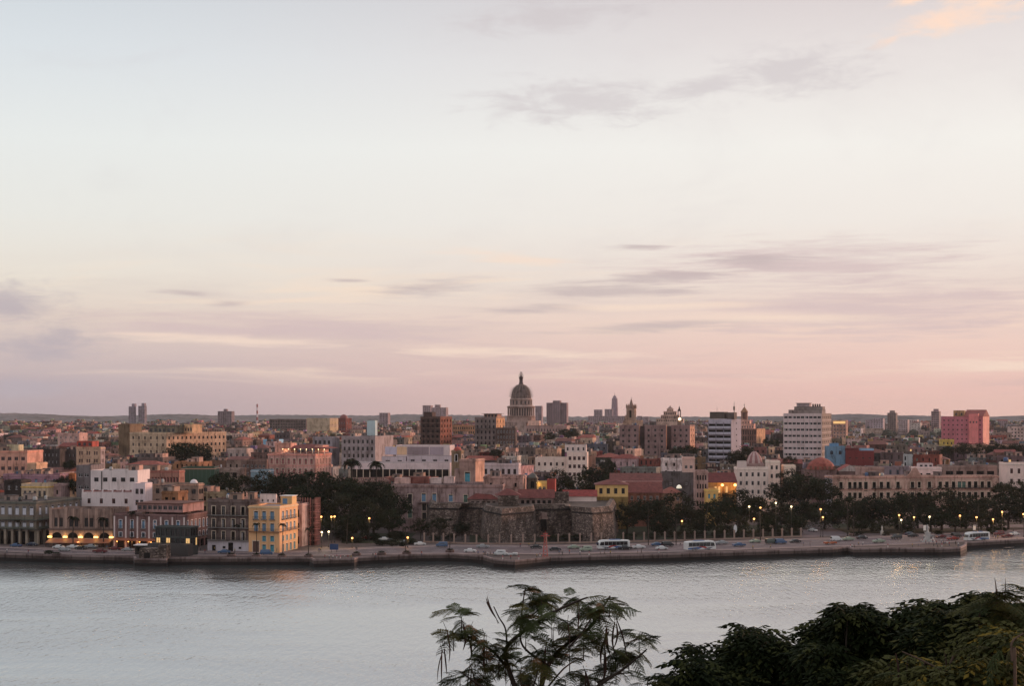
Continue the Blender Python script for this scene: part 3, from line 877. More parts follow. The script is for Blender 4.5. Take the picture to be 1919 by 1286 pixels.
# mauve house with white pilasters
b = bld('mauve_house', 'mauve-brown house with white pilasters, tall framed windows and a blue-windowed attic', 213, 347, 393, 965, 521,
        col=A(120, 88, 86), fh=5.6, nc=6, ns=6, win=dict(w=1.1, h=3.0, sill=1.0, style='shutter', frame='blue', surround='white'), yb=1024, rows=1,
        cornice=.3, parapet=.5, roof=A(110, 74, 64), ref='mauve house with white pilasters', balc=dict(rows=(0,), faces=('front',)), xrows=[dict(z0=-8.6, z1=-6.9, nf=6, ns=6, w=1.2, style='dark', frame='blue', surround='white', balc=1), dict(z0=.3, z1=3.0, nf=6, ns=5, w=2.8, style='void', frame='dark')])
O, u, L = FACES['front'](b.w, b.d)
for k in range(7):
    xx = -b.w / 2 + .35 + (b.w - .7) * k / 6
    mp = MB(); mp.box(-.3, .3, -.16, -.002, .2, b.h - 1.0, plaster_clean, A(190, 168, 164)); mp.build('pilaster', b.root, (xx, -b.d / 2, 0))
for k in range(6):
    xm = .5 + (b.w - 1) / 6 * (k + .5)
    pass
mp = MB(); mp.poly([(-b.w / 2, -b.d / 2 - .1, 3.9), (-b.w / 2, -b.d / 2 - 3.2, 3.2), (b.w / 2, -b.d / 2 - 3.2, 3.2), (b.w / 2, -b.d / 2 - .1, 3.9)], paint, A(140, 74, 46)); mp.build('awning', b.root)
for k in range(4): point('terrace_light', b.root, (-b.w / 2 + 3 + 5.5 * k, -b.d / 2 - 1.6, 2.6), 120, (1, .48, .16), .3)
for k in range(5):
    mp = MB(); mp.lathe([(.02, 0), (.22, .1), (.22, .3), (.02, .4)], 8, lamp_warm); mp.build('lantern', b.root, (-b.w / 2 + 2.5 + 4.6 * k, -b.d / 2 - 2.0, 2.5))
part_box(b, 'attic', 250, 345, 946, 962, 1.8, b.d - 3, A(146, 108, 104), windows=(9, 1.5, 1.5, .9), roof_over=.5, roofcol=A(112, 70, 60))
clutter(b, 5, 4)
# weathered grey house with white-washed ground floor
b = bld('weathered_house', 'weathered grey-brown house with black windows, long balcony and whitewashed ground floor', 389, 467, None, 937, 511, d=18,
        col=A(106, 86, 82), fh=4.5, nc=4, ns=3, win=dict(w=1.35, h=3.1, sill=.35, style='half', frame='grey', surround='cream'), yb=1030, rows=3,
        m=plaster_old, cornice=.6, parapet=.9, ref='weathered grey house', balc=dict(rows=(0, 1, 2), cont=True, faces=('front',)), rnd=((.35, 'void'), (.2, 'dark')))
mp = MB(); mp.box(-b.w / 2 + .05, b.w / 2 - .05, -b.d / 2 - .12, -b.d / 2 - .002, .2, 4.0, plaster_clean, A(170, 158, 164)); mp.build('whitewashed_base', b.root)
for k, (xx, ww, hh) in enumerate(((-5.6, .7, 2.2), (-1.6, .55, .9), (1.0, .95, 3.2), (4.6, .5, .8))):
    mp = MB(); mp.box(-ww, ww, -.14, -.125, 0, hh, void); mp.build('door' if hh > 2 else 'vent', b.root, (xx, -b.d / 2, .25 if hh > 2 else 1.2))
clutter(b, 9, 4)
for k in range(6):
    mp = MB(); mp.lathe([(.3, 0), (.3, .25), (.14, .4), (.26, .8), (.3, 1.1), (.12, 1.35), (.2, 1.55), (.04, 1.75)], 8, plaster, A(186, 140, 122)); mp.build('roof_urn', b.root, (-5.5 + 1.35 * k, b.d / 2 - 2, b.h + .1))
mp = MB(); mp.box(-6.3, 2.0, b.d / 2 - 2.4, b.d / 2 - 1.6, b.h - 1.0, b.h + .1, plaster, A(180, 128, 110)); mp.build('roof_parapet', b.root)
# yellow corner house
b = bld('yellow_house', 'yellow four-storey corner house with blue shutters, balconies and a brown door', 466, 524, 558, 949, 507,
        col=A(200, 150, 104), fh=4.35, nc=3, ns=4, win=dict(w=1.45, h=2.75, sill=.6, style='shutter', frame='blue', surround='cream', margin=1.3), yb=1036, rows=2,
        m=plaster_clean, cornice=.4, parapet=.6, ref='yellow corner house', trim=A(196, 164, 126), roof=A(176, 164, 172), balc=dict(rows=(0,)), xrows=[dict(z0=4.3, z1=6.2, nf=3, ns=4, w=1.45, margin=1.3, style='shutter', frame='teal', surround='cream', skip=(0,)), dict(z0=.5, z1=3.1, nf=3, ns=4, w=1.45, margin=1.3, style='shutter', frame='teal', surround='cream', skip=(0,))])
for fc in ('front', 'right'):
    O, u, L = FACES[fc](b.w, b.d); rz = math.atan2(u[1], u[0])
    obj('balcony', balcony_mesh(L - .2, 1.0, FR['brown'], A(150, 110, 80)), b.root, (O[0] + u[0] * L / 2, O[1] + u[1] * L / 2, b.h - 9.1), rz)
    n = 3 if fc == 'front' else 4
    for k in range(n):
        xm = 1.3 + (L - 2.6) / n * (k + .5); px_, py_ = O[0] + u[0] * xm, O[1] + u[1] * xm; nn = (u[1] * .2, -u[0] * .2)
        if fc == 'front' and k == 0:
            mp = MB(); mp.box(-1.2, 1.2, -.12, -.002, .1, 4.3, FR['brown']); mp.box(-1.45, -1.2, -.18, -.002, .1, 4.6, FR['cream']); mp.box(1.2, 1.45, -.18, -.002, .1, 4.6, FR['cream']); mp.box(-1.45, 1.45, -.2, -.002, 4.3, 4.6, FR['cream']); mp.build('door', b.root, (px_, py_, 0), rz)
            continue
part_box(b, 'roof_wall', 470, 503, 930, 946, 7, 1.0, A(216, 186, 178), m=plaster_clean, windows=(3, .6, .9, .4))
mp = MB(); mp.box(-2.2, 2.2, -2.2, 2.2, 0, 3.4, plaster_clean, A(206, 160, 104)); mp.box(-2.5, 2.5, -2.5, 2.5, 3.4, 3.65, plaster_clean, A(200, 190, 186)); mp.box(-1.4, .4, -2.22, -2.18, .6, 2.6, FR['blue']); mp.build('stair_tower', b.root, (b.w / 2 - 2.5, b.d / 2 - 2.6, b.h - .6))
# narrow house and scaffolded ruin
b = bld('narrow_house', 'narrow pale house squeezed behind the yellow corner house', 540, 566, None, 944, 530, col=A(176, 140, 134), nc=2, ns=0, d=10, fh=5, rows=3, win=dict(w=1.0, h=2.8, style='half', frame='brown'), yb=1020)
b = bld('scaffolded_ruin', 'gutted brown house wrapped in timber scaffolding right of the yellow house', 566, 585, 594, 937, 536, th=24, col=A(72, 46, 42), fh=4.2, nc=2, ns=2, m=plaster_old,
        win=dict(w=1.6, h=2.6, style='void'), yb=1010, rows=4, ref='scaffolded ruin', cornice=0, d=14)
for k in range(5):
    for fc in ('front', 'right'):
        O, u, L = FACES[fc](b.w, b.d); n = (u[1], -u[0]); xm = L * k / 4
        mp = MB(); mp.box(-.08, .08, -.08, .08, 0, b.h + .8, FR['rose']); mp.build('scaffold_pole', b.root, (O[0] + u[0] * xm + n[0] * 1.3, O[1] + u[1] * xm + n[1] * 1.3, 0))
for k in range(7):
    for fc in ('front', 'right'):
        O, u, L = FACES[fc](b.w, b.d); n = (u[1], -u[0])
        mp = MB(); mp.box(-L / 2, L / 2, -1.45, -.3, 0, .12, FR['rose']); mp.box(-L / 2, L / 2, -1.5, -1.4, .9, 1.0, FR['rose']); mp.build('scaffold_plank', b.root, (O[0] + u[0] * L / 2, O[1] + u[1] * L / 2, 2.1 + 2.15 * k), math.atan2(u[1], u[0]))
# glass and steel pavilion on the quay
b = bld('glass_pavilion', 'dark green glass pavilion on the quay in front of the mauve house', 291, 357, 371, 988, 497, th=16, col=(.035, .04, .038), nc=7, ns=3, fh=3.3, rows=2,
        win=dict(w=2.3, h=2.6, sill=.3, style='dark', frame='dark', margin=.15), m=paint, d=9, yb=1050, cornice=.2, parapet=.2, roof=(.05, .06, .05), ref='dark glass pavilion', rnd=((.07, 'lit'),))
mp = MB(); mp.box(-b.w / 2 - 1, b.w / 2 + 1, -b.d / 2 - 3.5, -b.d / 2 - .01, 0, 4.6, paint, (.05, .04, .04)); mp.build('terrace_base', b.root)
for k in range(9):
    mp = MB(); mp.box(-.06, .06, -.06, .06, 0, 1.1, iron); mp.build('railing_post', b.root, (-b.w / 2 - .8 + (b.w + 1.6) * k / 8, -b.d / 2 - 3.3, 4.6))
b = bld('quay_kiosk', 'small dark kiosk with a flat white roof beside the stone hut', 253, 275, None, 1023, 499, th=5, col=(.06, .055, .05), nc=2, ns=0, d=4, fh=2.6, rows=1, win=dict(w=1.2, h=1.2, style='void'), cornice=0, parapet=.1, roof=A(190, 176, 176), yb=1045, cat='kiosk')
mp = MB(); mp.box(-b.w / 2 - .4, b.w / 2 + .4, -b.d / 2 - .6, b.d / 2 + .4, b.h, b.h + .25, paint, A(196, 182, 180)); mp.build('canopy', b.root)
# stone hut at the water
hut = empty('stone_hut', (PX(293, 487), 487, QZ), -.2); tag(hut, 'low ruined stone hut on the quay edge below the glass pavilion', 'hut'); REFS.append((290, 1042, 'ruined stone hut'))
mp = MB(); mp.prism([(-5.5, -2), (-1, -2.4), (4.2, -2), (4.5, 1.8), (-5, 2)], 0, 3.6, stone, inset=.05); mp.build('stone_wall', hut)
mp = MB(); mp.prism([(1.6, -2.6), (4.8, -2.3), (4.9, 1), (1.8, .9)], 0, 4.9, stone, inset=.08); mp.build('stone_stack', hut)
mp = MB(); mp.box(-3.4, -1.2, -2.36, -2.3, .2, 2.2, void); mp.build('doorway', hut)

# ================================================================== the town behind
def heroes():
    # --- left
    b = bld('white_block', 'broad white house with a tiled-edge terrace above the arched restaurant', 153, 250, None, 924, 566, th=6, col=A(170, 157, 160), m=plaster_clean, nc=4, ns=0, fh=4.4, rows=1, d=8, win=dict(w=1.3, h=2.0, sill=.4, frame='rose'), yb=958, cornice=0, ref='white terraced block', parapet=.4)
    for k in range(6):
        mp = MB(); mp.box(-.3, .3, -.3, .3, 0, 1.3, plaster_clean, A(190, 172, 172)); mp.build('parapet_pier', b.root, (-b.w / 2 + .4 + (b.w - .8) * k / 5, -b.d / 2 + .3, b.h))
    mp = MB(); mp.box(-b.w / 2, b.w / 2, -b.d / 2 + .2, -b.d / 2 + .4, .3, .8, FR['rose']); mp.build('parapet_rail', b.root, (0, 0, b.h))
    b = bld('white_block', 'tall plain white block with four square windows and a dark downpipe', 170, 258, None, 882, 580, th=6, col=A(172, 160, 162), m=plaster_clean, nc=5, ns=0, fh=5.0, rows=2, d=14, win=dict(w=1.9, h=1.7, sill=1.0, frame='dark'), yb=924, cornice=0, ref='tall white block')
    mp = MB(); mp.tube((0, 0, 0), (0, 0, b.h - .5), .18, .18, 6, iron); mp.build('downpipe', b.root, (lx(b, 190), -b.d / 2 - .2, 0))
    clutter(b, 21, 4)
    bld('grey_block', 'grey concrete block with small cross windows left of the tall white block', 143, 170, None, 872, 590, th=6, col=A(112, 100, 102), nc=2, ns=0, fh=5, rows=3, d=14, win=dict(w=1.8, h=1.5, frame='white'), yb=920, cornice=0)
    bld('white_annex', 'white annex with paired windows at the right end of the tall white block', 250, 272, None, 906, 562, th=6, col=A(170, 154, 160), m=plaster_clean, nc=2, ns=0, fh=4.4, rows=2, d=8, win=dict(w=1.3, h=2.1, frame='grey'), yb=945, cornice=0)
    b = bld('beige_terrace_house', 'beige flat-roofed house with dark square windows behind the mauve house', 273, 372, 382, 906, 572, col=A(142, 114, 100), nc=7, ns=2, fh=4.2, rows=2, d=14, win=dict(w=1.7, h=2.0, frame='dark'), yb=945, ref='beige terrace house', trim=A(170, 128, 110)); clutter(b, 31, 6)
    mp = MB(); mp.lathe([(1.6, 0), (1.5, .9), (1.0, 1.6), (.3, 1.9)], 12, plaster_clean, A(210, 196, 196)); mp.build('roof_dome', b.root, (lx(b, 362), 0, b.h - .5))
    b = bld('ochre_lean_to', 'orange-ochre rooftop house with sagging tin awning above the mauve house', 303, 334, None, 921, 545, col=A(140, 94, 60), nc=2, ns=1, fh=4, rows=1, d=8, win=dict(w=1.4, h=1.8, style='void'), yb=945, m=plaster_old); clutter(b, 32, 3)
    b = bld('salmon_range', 'long salmon house with a close row of slender windows behind the tall white block', 258, 336, 346, 882, 660, th=8, col=A(156, 106, 92), nc=13, ns=2, fh=5.4, rows=1, d=16, win=dict(w=1.1, h=2.4, style='half', frame='rose'), yb=902, ref='long salmon house', trim=A(150, 84, 74)); clutter(b, 33, 5)
    b = bld('netted_building', 'building wrapped in green scaffold netting left of the dark tree grove', 340, 402, None, 876, 690, th=-4, col=A(34, 66, 48), nc=0, ns=0, d=16, yb=918, cornice=.2, ref='green netted building', m=paint, trim=A(170, 122, 100))
    for k in range(9):
        mp = MB(); mp.tube((0, 0, 0), (0, 0, b.h), .07, .07, 5, FR['green']); mp.build('scaffold_pole', b.root, (-b.w / 2 + b.w * k / 8, -b.d / 2 - .15, 0))
    b = bld('salmon_corner_block', 'salmon-cream block with big square windows at the left edge', -40, 51, None, 845, 716, th=4, col=A(198, 140, 120), nc=7, ns=0, fh=4.9, rows=3, d=20, win=dict(w=1.9, h=1.8, sill=.9, frame='rose'), yb=905, ref='salmon corner block', trim=A(190, 124, 104)); part_box(b, 'roof_house', 5, 28, 835, 846, 5, 6, A(176, 160, 128)); clutter(b, 41, 4)
    bld('cream_annex', 'low cream annex right of the salmon corner block', 51, 68, None, 868, 712, th=4, col=A(190, 148, 118), nc=1, ns=0, fh=4.5, rows=2, d=14, win=dict(w=1.3, h=1.6), yb=885)
    b = bld('lilac_house', 'low lilac house with blue doors', 6, 112, None, 889, 640, th=4, col=A(148, 108, 124), nc=6, ns=0, fh=4.4, rows=1, d=12, win=dict(w=1.2, h=2.5, sill=.6, style='shutter', frame='blue'), yb=908, ref='lilac house', trim=A(160, 122, 130)); clutter(b, 42, 6)
    b = bld('orange_house', 'crumbling bright orange house right of the lilac house', 112, 141, None, 888, 650, th=4, col=A(176, 108, 62), nc=3, ns=0, fh=4, rows=2, d=9, win=dict(w=1.0, h=1.8, style='void'), yb=908, m=plaster_old)
    b = bld('yellow_attic_house', 'yellow-banded rooftop house with five dark windows above the arcade house', 40, 90, None, 907, 585, th=6, col=A(186, 158, 132), nc=5, ns=0, fh=4.4, rows=1, d=9, win=dict(w=1.1, h=2.6, sill=.5, frame='grey'), yb=936, parapet=1.4, trim=A(200, 158, 60), ref='yellow-banded house')
    bld('brown_gable_house', 'dark brown gabled house left of the yellow-banded house', 8, 40, None, 900, 600, th=4, col=A(52, 42, 40), nc=2, ns=0, fh=4, rows=2, d=10, yb=936, m=plaster_old)
    bld('pink_shed_house', 'low pinkish-white house right of the yellow-banded house', 90, 114, None, 908, 590, th=6, col=A(176, 142, 140), nc=2, ns=0, fh=4, rows=1, d=9, win=dict(w=.9, h=1.8, style='half', frame='brown'), yb=930)
    b = bld('cream_hotel_tower', 'narrow cream house with six paired windows under a red rooftop room', 143, 188, 197, 838, 790, th=10, col=A(206, 164, 136), nc=3, ns=1, fh=4.3, rows=2, win=dict(w=.9, h=2.0, pair=True, style='shutter', frame='brown'), yb=870, ref='cream house with red rooftop room', trim=A(214, 170, 140), sidecol=A(150, 130, 130)); part_box(b, 'rooftop_room', 139, 170, 828, 838, 2, 8, A(150, 60, 48), windows=(3, 1.6, 1.8, .5))
    b = bld('dark_tenement', 'long dark tenement with tiny windows behind the salmon corner block', 52, 112, None, 842, 800, th=8, col=A(64, 54, 54), nc=8, ns=0, fh=4, rows=4, d=14, win=dict(w=.9, h=1.7, style='half', frame='grey'), yb=885, m=plaster_old, ref='long dark tenement'); clutter(b, 44, 5)
    b = bld('dark_tenement', 'dark grey tenement between the long dark tenement and the cream house', 113, 143, None, 843, 810, th=8, col=A(82, 70, 68), nc=4, ns=0, fh=4, rows=4, d=14, win=dict(w=1.0, h=1.9, style='half', frame='grey'), yb=870, m=plaster_old); clutter(b, 45, 4)
    b = bld('pink_courtyard_house', 'pale pink house with a green roof terrace above the dark tenements', 108, 148, None, 812, 1050, th=10, col=A(206, 158, 148), nc=4, ns=1, fh=4, rows=2, win=dict(w=1.0, h=1.8), yb=828); clutter(b, 46, 5)
    # --- big cream hotel
    b = bld('cream_office_palace', 'huge cream office palace with angled wings and rows of small windows', 243, 312, 424, 811, 960, th=34, col=A(180, 148, 122), nc=6, ns=14, fh=4.7, rows=4, win=dict(w=1.5, h=2.0, sill=.9, frame='dark'), yb=858, ref='huge cream office palace', floorline=True, sidecol=A(190, 150, 122), roof=A(70, 74, 62), trim=A(190, 160, 132))  # the lit look of the long wing is put into its side colour
    part_box(b, 'penthouse', 262, 334, 799, 812, 6, 14, A(112, 100, 84), windows=(6, 2.6, 2.4, .6), roof_over=.8, roofcol=A(74, 80, 66))
    part_box(b, 'stair_tower', 334, 356, 796, 812, 14, 9, A(200, 152, 112), windows=(3, 1.4, 2.2, 1.2))
    for k in range(9):
        mp = MB(); mp.box(-.5, .5, -.5, .5, 0, 1.6, plaster, A(96, 76, 70)); mp.build('roof_pier', b.root, (b.w / 2 - 1.0, b.d * (.1 + .04 * k), b.h))
    bld('olive_slab', 'olive-brown blank slab at the left end of the cream office palace', 222, 243, None, 795, 1010, th=10, col=A(112, 88, 66), nc=0, ns=0, d=20, yb=840)
    # --- twin towers and block tower (haze mixed into their colours), chimney
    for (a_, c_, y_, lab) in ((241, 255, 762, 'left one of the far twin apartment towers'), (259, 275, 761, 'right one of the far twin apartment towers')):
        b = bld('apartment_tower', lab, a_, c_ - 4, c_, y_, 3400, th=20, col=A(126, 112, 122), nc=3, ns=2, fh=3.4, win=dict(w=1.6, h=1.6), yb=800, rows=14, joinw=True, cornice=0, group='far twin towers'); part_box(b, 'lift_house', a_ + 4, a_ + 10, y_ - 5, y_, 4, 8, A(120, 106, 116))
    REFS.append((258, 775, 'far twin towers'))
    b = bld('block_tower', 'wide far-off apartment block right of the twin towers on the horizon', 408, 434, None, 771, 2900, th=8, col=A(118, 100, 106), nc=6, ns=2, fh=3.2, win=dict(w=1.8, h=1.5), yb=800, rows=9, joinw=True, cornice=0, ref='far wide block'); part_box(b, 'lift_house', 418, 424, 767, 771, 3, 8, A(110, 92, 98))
    st = empty('striped_chimney', (PX(482, 2500), 2500, gz(2500) - .5)); tag(st, 'tall red and white striped chimney on the horizon', 'chimney'); REFS.append((482, 775, 'striped chimney'))
    zt = PZ(757, 2500) - gz(2500)
    for k in range(9):
        mp = MB(); z0 = zt * k / 9; mp.lathe([(1.9 - .07 * k, z0), (1.84 - .07 * k, z0 + zt / 9)], 10, paint, A(120, 56, 54) if k % 2 == 0 else A(170, 154, 158)); mp.build('chimney_band', st)
    b = bld('cream_theatre', 'blank cream theatre flank with lit colonnade on the horizon', 575, 618, 634, 784, 1900, th=20, col=A(176, 150, 124), nc=0, ns=9, fh=9, rows=2, win=dict(w=.9, h=5, sill=2, style='lit'), yb=812, ref='cream theatre', cornice=.5)
    b = bld('red_theatre_tower', 'dark red domed corner block at the right of the cream theatre', 634, 648, 659, 784, 1880, th=25, col=A(112, 52, 46), nc=3, ns=2, fh=8, rows=3, win=dict(w=1.5, h=3), yb=812); mp = MB(); mp.lathe([(5.5, 0), (5.3, 1.5), (4.2, 3.6), (2.4, 4.8), (.6, 5.4)], 14, paint, A(104, 46, 42)); mp.build('dome', b.root, (-2, 0, b.h - .5))
    # --- centre left
    b = bld('grey_tenement', 'pale grey-violet block with a plain side wall left of the long pale tenement', 586, 622, 636, 819, 850, col=A(142, 130, 136), nc=4, ns=0, fh=4.4, rows=3, win=dict(w=1.6, h=2.2, frame='dark'), yb=868, cornice=.1, ref='pale grey-violet block', d=20); clutter(b, 51, 4)
    b = bld('pale_tenement', 'long pale violet-grey tenement with small dark windows and a light-blue roof box', 640, 703, 737, 818, 845, th=10, col=A(148, 132, 134), nc=7, ns=0, fh=4.2, rows=4, win=dict(w=1.25, h=2.2, frame='dark'), yb=873, cornice=.2, ref='long pale tenement', d=24); clutter(b, 52, 5)
    part_box(b, 'roof_tower', 683, 699, 789, 817, 6, 5, A(148, 162, 166), m=plaster_clean)
    b = bld('pink_hotel', 'grand pink hotel with a lit rooftop terrace and red pavilions', 502, 591, 621, 851, 716, th=14, col=A(192, 138, 128), nc=8, ns=5, fh=5.0, rows=3, win=dict(w=1.4, h=2.7, sill=.9, style='shutter', frame='rose', surround='cream'), yb=900, floorline=True, ref='pink hotel', trim=A(204, 130, 114), roof=A(130, 84, 74), cornice=.5)
    part_box(b, 'terrace_wing', 508, 540, 832, 849, 3, 8, A(206, 142, 124)); part_box(b, 'terrace_wing', 586, 602, 836, 849, 5, 8, A(206, 142, 124))
    hip_roof(b, lx(b, 522), lx(b, 612), -b.d / 2 + 3, b.d / 2 - 3, b.h + 2.6, 2.0, A(104, 40, 34))
    for k in range(8):
        mp = MB(); mp.box(-.15, .15, -.15, .15, 0, 3.4, FR['cream']); mp.build('terrace_post', b.root, (lx(b, 524 + 12 * k), -b.d / 2 + 3.2, b.h - .7))
        mp = MB(); mp.lathe([(.05, 0), (.2, .1), (.2, .3), (.05, .4)], 8, lamp_white); mp.build('terrace_lamp', b.root, (lx(b, 524 + 12 * k), -b.d / 2 + 2.9, b.h + 2.0))
    for k in range(4): point('terrace_light', b.root, (lx(b, 530 + 24 * k), -b.d / 2 + 2.2, b.h + 1.7), 60, (1, .75, .4), .3)
    bld('sky_blue_house', 'sky-blue house wall left of the pink hotel', 470, 503, None, 881, 700, th=6, col=A(116, 138, 152), m=plaster, nc=2, ns=0, d=10, fh=4.5, rows=1, win=dict(w=1.2, h=2), yb=900, ref='sky-blue house', trim=A(170, 176, 186))
    bld('long_brown_house', 'long brown house with a row of small windows above the sky-blue house', 452, 500, None, 862, 740, th=8, col=A(118, 92, 84), nc=6, ns=0, d=12, fh=4, rows=2, win=dict(w=1.3, h=1.6), yb=880, roof=A(96, 52, 46))
    bld('beige_corner_house', 'beige house with broad openings left of the sky-blue house', 404, 448, None, 878, 720, th=6, col=A(150, 122, 112), nc=3, ns=0, d=12, fh=4.6, rows=1, win=dict(w=2.4, h=2.6, style='void'), yb=898, m=plaster_old)
    bld('white_cottage_block', 'white house with three arched windows right of the cream office palace', 426, 462, None, 841, 880, th=8, col=A(172, 148, 142), nc=3, ns=0, d=12, fh=5, rows=1, win=dict(w=1.5, h=2.4, arch=True), yb=862)
    bld('blue_roof_shed', 'low house with a bright blue front far behind the pink hotel', 493, 523, None, 824, 1200, th=8, col=A(108, 152, 180), m=plaster_clean, nc=0, ns=0, d=12, yb=832)
    bld('brown_slab', 'brown slab block on the skyline right of the striped chimney', 505, 574, None, 786, 2000, th=12, col=A(104, 86, 82), nc=14, ns=3, fh=4, rows=5, win=dict(w=2.0, h=1.8), yb=808, joinw=True, m=plaster_old, ref='brown skyline slab')
    # --- the palace by the square
    b = bld('stone_palace', 'long pinkish stone palace with tall blue windows behind the fort', 728, 942, None, 909, 596, th=3, col=A(152, 122, 120), nc=0, ns=0, d=26, yb=975, cornice=.8, parapet=1.0, ref='long stone palace', trim=A(140, 108, 104), m=plaster_old, mw=[(px_, y0, y1, 1.7, 'shutter' if fr != 'dark' else 'dark', fr, 'cream', 0) for (px_, y0, y1, fr) in ((768, 927, 945, 'dark'), (794, 926, 941, 'blue'), (814, 926, 941, 'blue'), (845, 928, 941, 'blue'), (873, 928, 942, 'green'), (768, 950, 972, 'green'), (795, 945, 958, 'dark'), (795, 962, 974, 'dark'), (742, 930, 944, 'dark'), (905, 930, 942, 'blue'), (925, 930, 942, 'dark'))])
    mp = MB(); mp.box(lx(b, 783), lx(b, 870), -b.d / 2 - 1.2, -b.d / 2 - .01, lz(b, 944), lz(b, 942), plaster, A(96, 76, 74)); mp.build('balcony_slab', b.root)
    for k, (p0, p1, yy, cc) in enumerate(((735, 765, 899, A(200, 156, 146)), (762, 800, 897, A(120, 66, 58)), (798, 822, 900, A(196, 170, 166)), (826, 846, 898, A(180, 150, 146)))):
        part_box(b, 'roof_shed', p0, p1, yy, 909, 6 + 2 * k, 6, cc)
    b = bld('palace_wing', 'grey palace wing with a balustrade left of the long stone palace', 640, 729, None, 900, 640, th=-12, col=A(122, 98, 92), nc=5, ns=0, d=20, fh=6, rows=2, win=dict(w=1.4, h=3.2), yb=930, cornice=.7, trim=A(140, 104, 96), m=plaster_old)
    for k in range(26):
        mp = MB(); mp.lathe([(.14, 0), (.2, .4), (.1, .8), (.16, 1.0)], 6, plaster, A(150, 112, 104)); mp.build('baluster', b.root, (-b.w / 2 + .5 + (b.w - 1) * k / 25, -b.d / 2 + .3, b.h))
    mp = MB(); mp.box(-b.w / 2, b.w / 2, -b.d / 2 + .05, -b.d / 2 + .55, 1.0, 1.25, plaster, A(150, 112, 104)); mp.build('balustrade_rail', b.root, (0, 0, b.h))
    b = bld('teal_door_tower', 'square stone tower with a tall teal door above the long stone palace', 861, 891, 908, 861, 630, th=16, col=A(158, 122, 112), nc=0, ns=0, yb=910, parapet=.8, cornice=.5, ref='tower with teal door', sidecol=A(188, 140, 118), mw=[(876, 885, 907, 2.4, 'shutter', 'teal', 'cream', 0)])  # right side painted warmer, as the low sun shows it
    part_box(b, 'tower_base', 851, 860, 880, 910, -.3, 3, A(140, 110, 104))
    b = bld('red_dome_belfry', 'small ochre belfry with a red dome above the white modern school', 846, 864, 869, 844, 690, th=18, col=A(130, 104, 80), nc=1, ns=1, fh=5.2, rows=1, win=dict(w=1.3, h=3.2, style='void', arch=True, surround='white'), yb=870, ref='red-domed belfry', cornice=.3)
    mp = MB(); r = b.w * .42; mp.lathe([(r, 0), (r * .95, r * .3), (r * .7, r * .7), (r * .3, r * .95), (.15, r), (.12, r + 1.5)], 14, tiles, A(150, 60, 48)); mp.build('dome', b.root, (0, 0, b.h - .4))
    # modern white school
    b = bld('modern_school', 'low modern white school slab with printed panels right of the long pale tenement', 742, 843, 852, 835, 760, th=8, col=A(166, 150, 152), m=plaster_clean, nc=0, ns=0, yb=872, cornice=0, d=16, ref='white modern school', roof=A(150, 132, 136))
    for (p0, p1, cc) in ((763, 804, A(124, 106, 110)), (806, 832, A(140, 122, 130)), (720, 742, A(164, 152, 166)), (743, 762, A(190, 150, 116))):
        mp = MB(); mp.box(lx(b, p0), lx(b, p1), -b.d / 2 - .2, -b.d / 2 - .01, lz(b, 853), lz(b, 838), plaster_clean, cc); mp.build('wall_panel', b.root)
    part_box(b, 'lower_wing', 716, 762, 857, 870, -3, 6, A(170, 152, 156), m=plaster_clean, windows=(2, 2.4, 1.0, 1.0)); part_box(b, 'lower_wing', 764, 850, 855, 870, -2.5, 6, A(166, 148, 152), m=plaster_clean, windows=(4, 2.2, 1.2, 1.2))
    b = bld('white_canopy', 'long white concrete canopy over a dark veranda behind the palace roofs', 655, 843, 852, 868, 735, th=4, col=A(174, 156, 160), m=plaster_clean, nc=0, ns=0, yb=892, cornice=0, d=14, parapet=.3, roof=A(160, 140, 140))
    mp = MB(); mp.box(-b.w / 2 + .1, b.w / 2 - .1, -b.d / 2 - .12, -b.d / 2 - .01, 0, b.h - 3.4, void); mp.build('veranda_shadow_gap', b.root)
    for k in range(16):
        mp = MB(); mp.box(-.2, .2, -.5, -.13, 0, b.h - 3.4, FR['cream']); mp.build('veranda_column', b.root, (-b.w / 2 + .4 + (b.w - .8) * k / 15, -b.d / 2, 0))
    # --- towers of the centre
    b = bld('brown_concrete_tower', 'dark brown concrete tower block with open floors left of the dome', 788, 825, 847, 781, 1080, th=20, col=A(74, 52, 48), nc=4, ns=4, fh=4.0, rows=6, win=dict(w=2.0, h=1.9, frame='dark', style='void'), yb=838, ref='dark brown concrete tower', sidecol=A(128, 66, 48), m=plaster_old, floorline=True, trim=A(104, 78, 70)); part_box(b, 'lift_house', 790, 807, 773, 781, 3, 7, A(66, 46, 44))  # orange sun glow painted into the side colour
    b = bld('deco_tower', 'grey stone apartment tower with a wide eaves penthouse left of the dome', 890, 930, 946, 782, 1140, th=20, col=A(118, 100, 98), nc=5, ns=3, fh=4.4, rows=6, win=dict(w=1.5, h=2.4, frame='dark'), yb=838, ref='grey tower with eaves penthouse', sidecol=A(196, 140, 96), floorline=True, balc=dict(rows=(1,), cont=True, faces=('front',)))  # side colour holds the orange evening light
    part_box(b, 'penthouse', 903, 930, 776, 783, 4, 10, A(150, 112, 100), windows=(4, 1.6, 2.0, .5), roof_over=1.6, roofcol=A(104, 84, 78))
    b = bld('deco_annex', 'orange-lit annex of the grey eaves tower', 930, 966, 969, 802, 1120, th=12, col=A(96, 74, 68), nc=6, ns=2, fh=4.2, rows=4, win=dict(w=1.3, h=2.2), yb=838, m=plaster_old); clutter(b, 61, 3)
    b = bld('arcaded_station', 'low ochre arcaded building seen between the brown tower and the grey eaves tower', 848, 890, None, 797, 1700, th=10, col=A(166, 112, 76), nc=10, ns=0, fh=5, rows=2, win=dict(w=1.4, h=3, arch=True), yb=815, joinw=True, d=20)
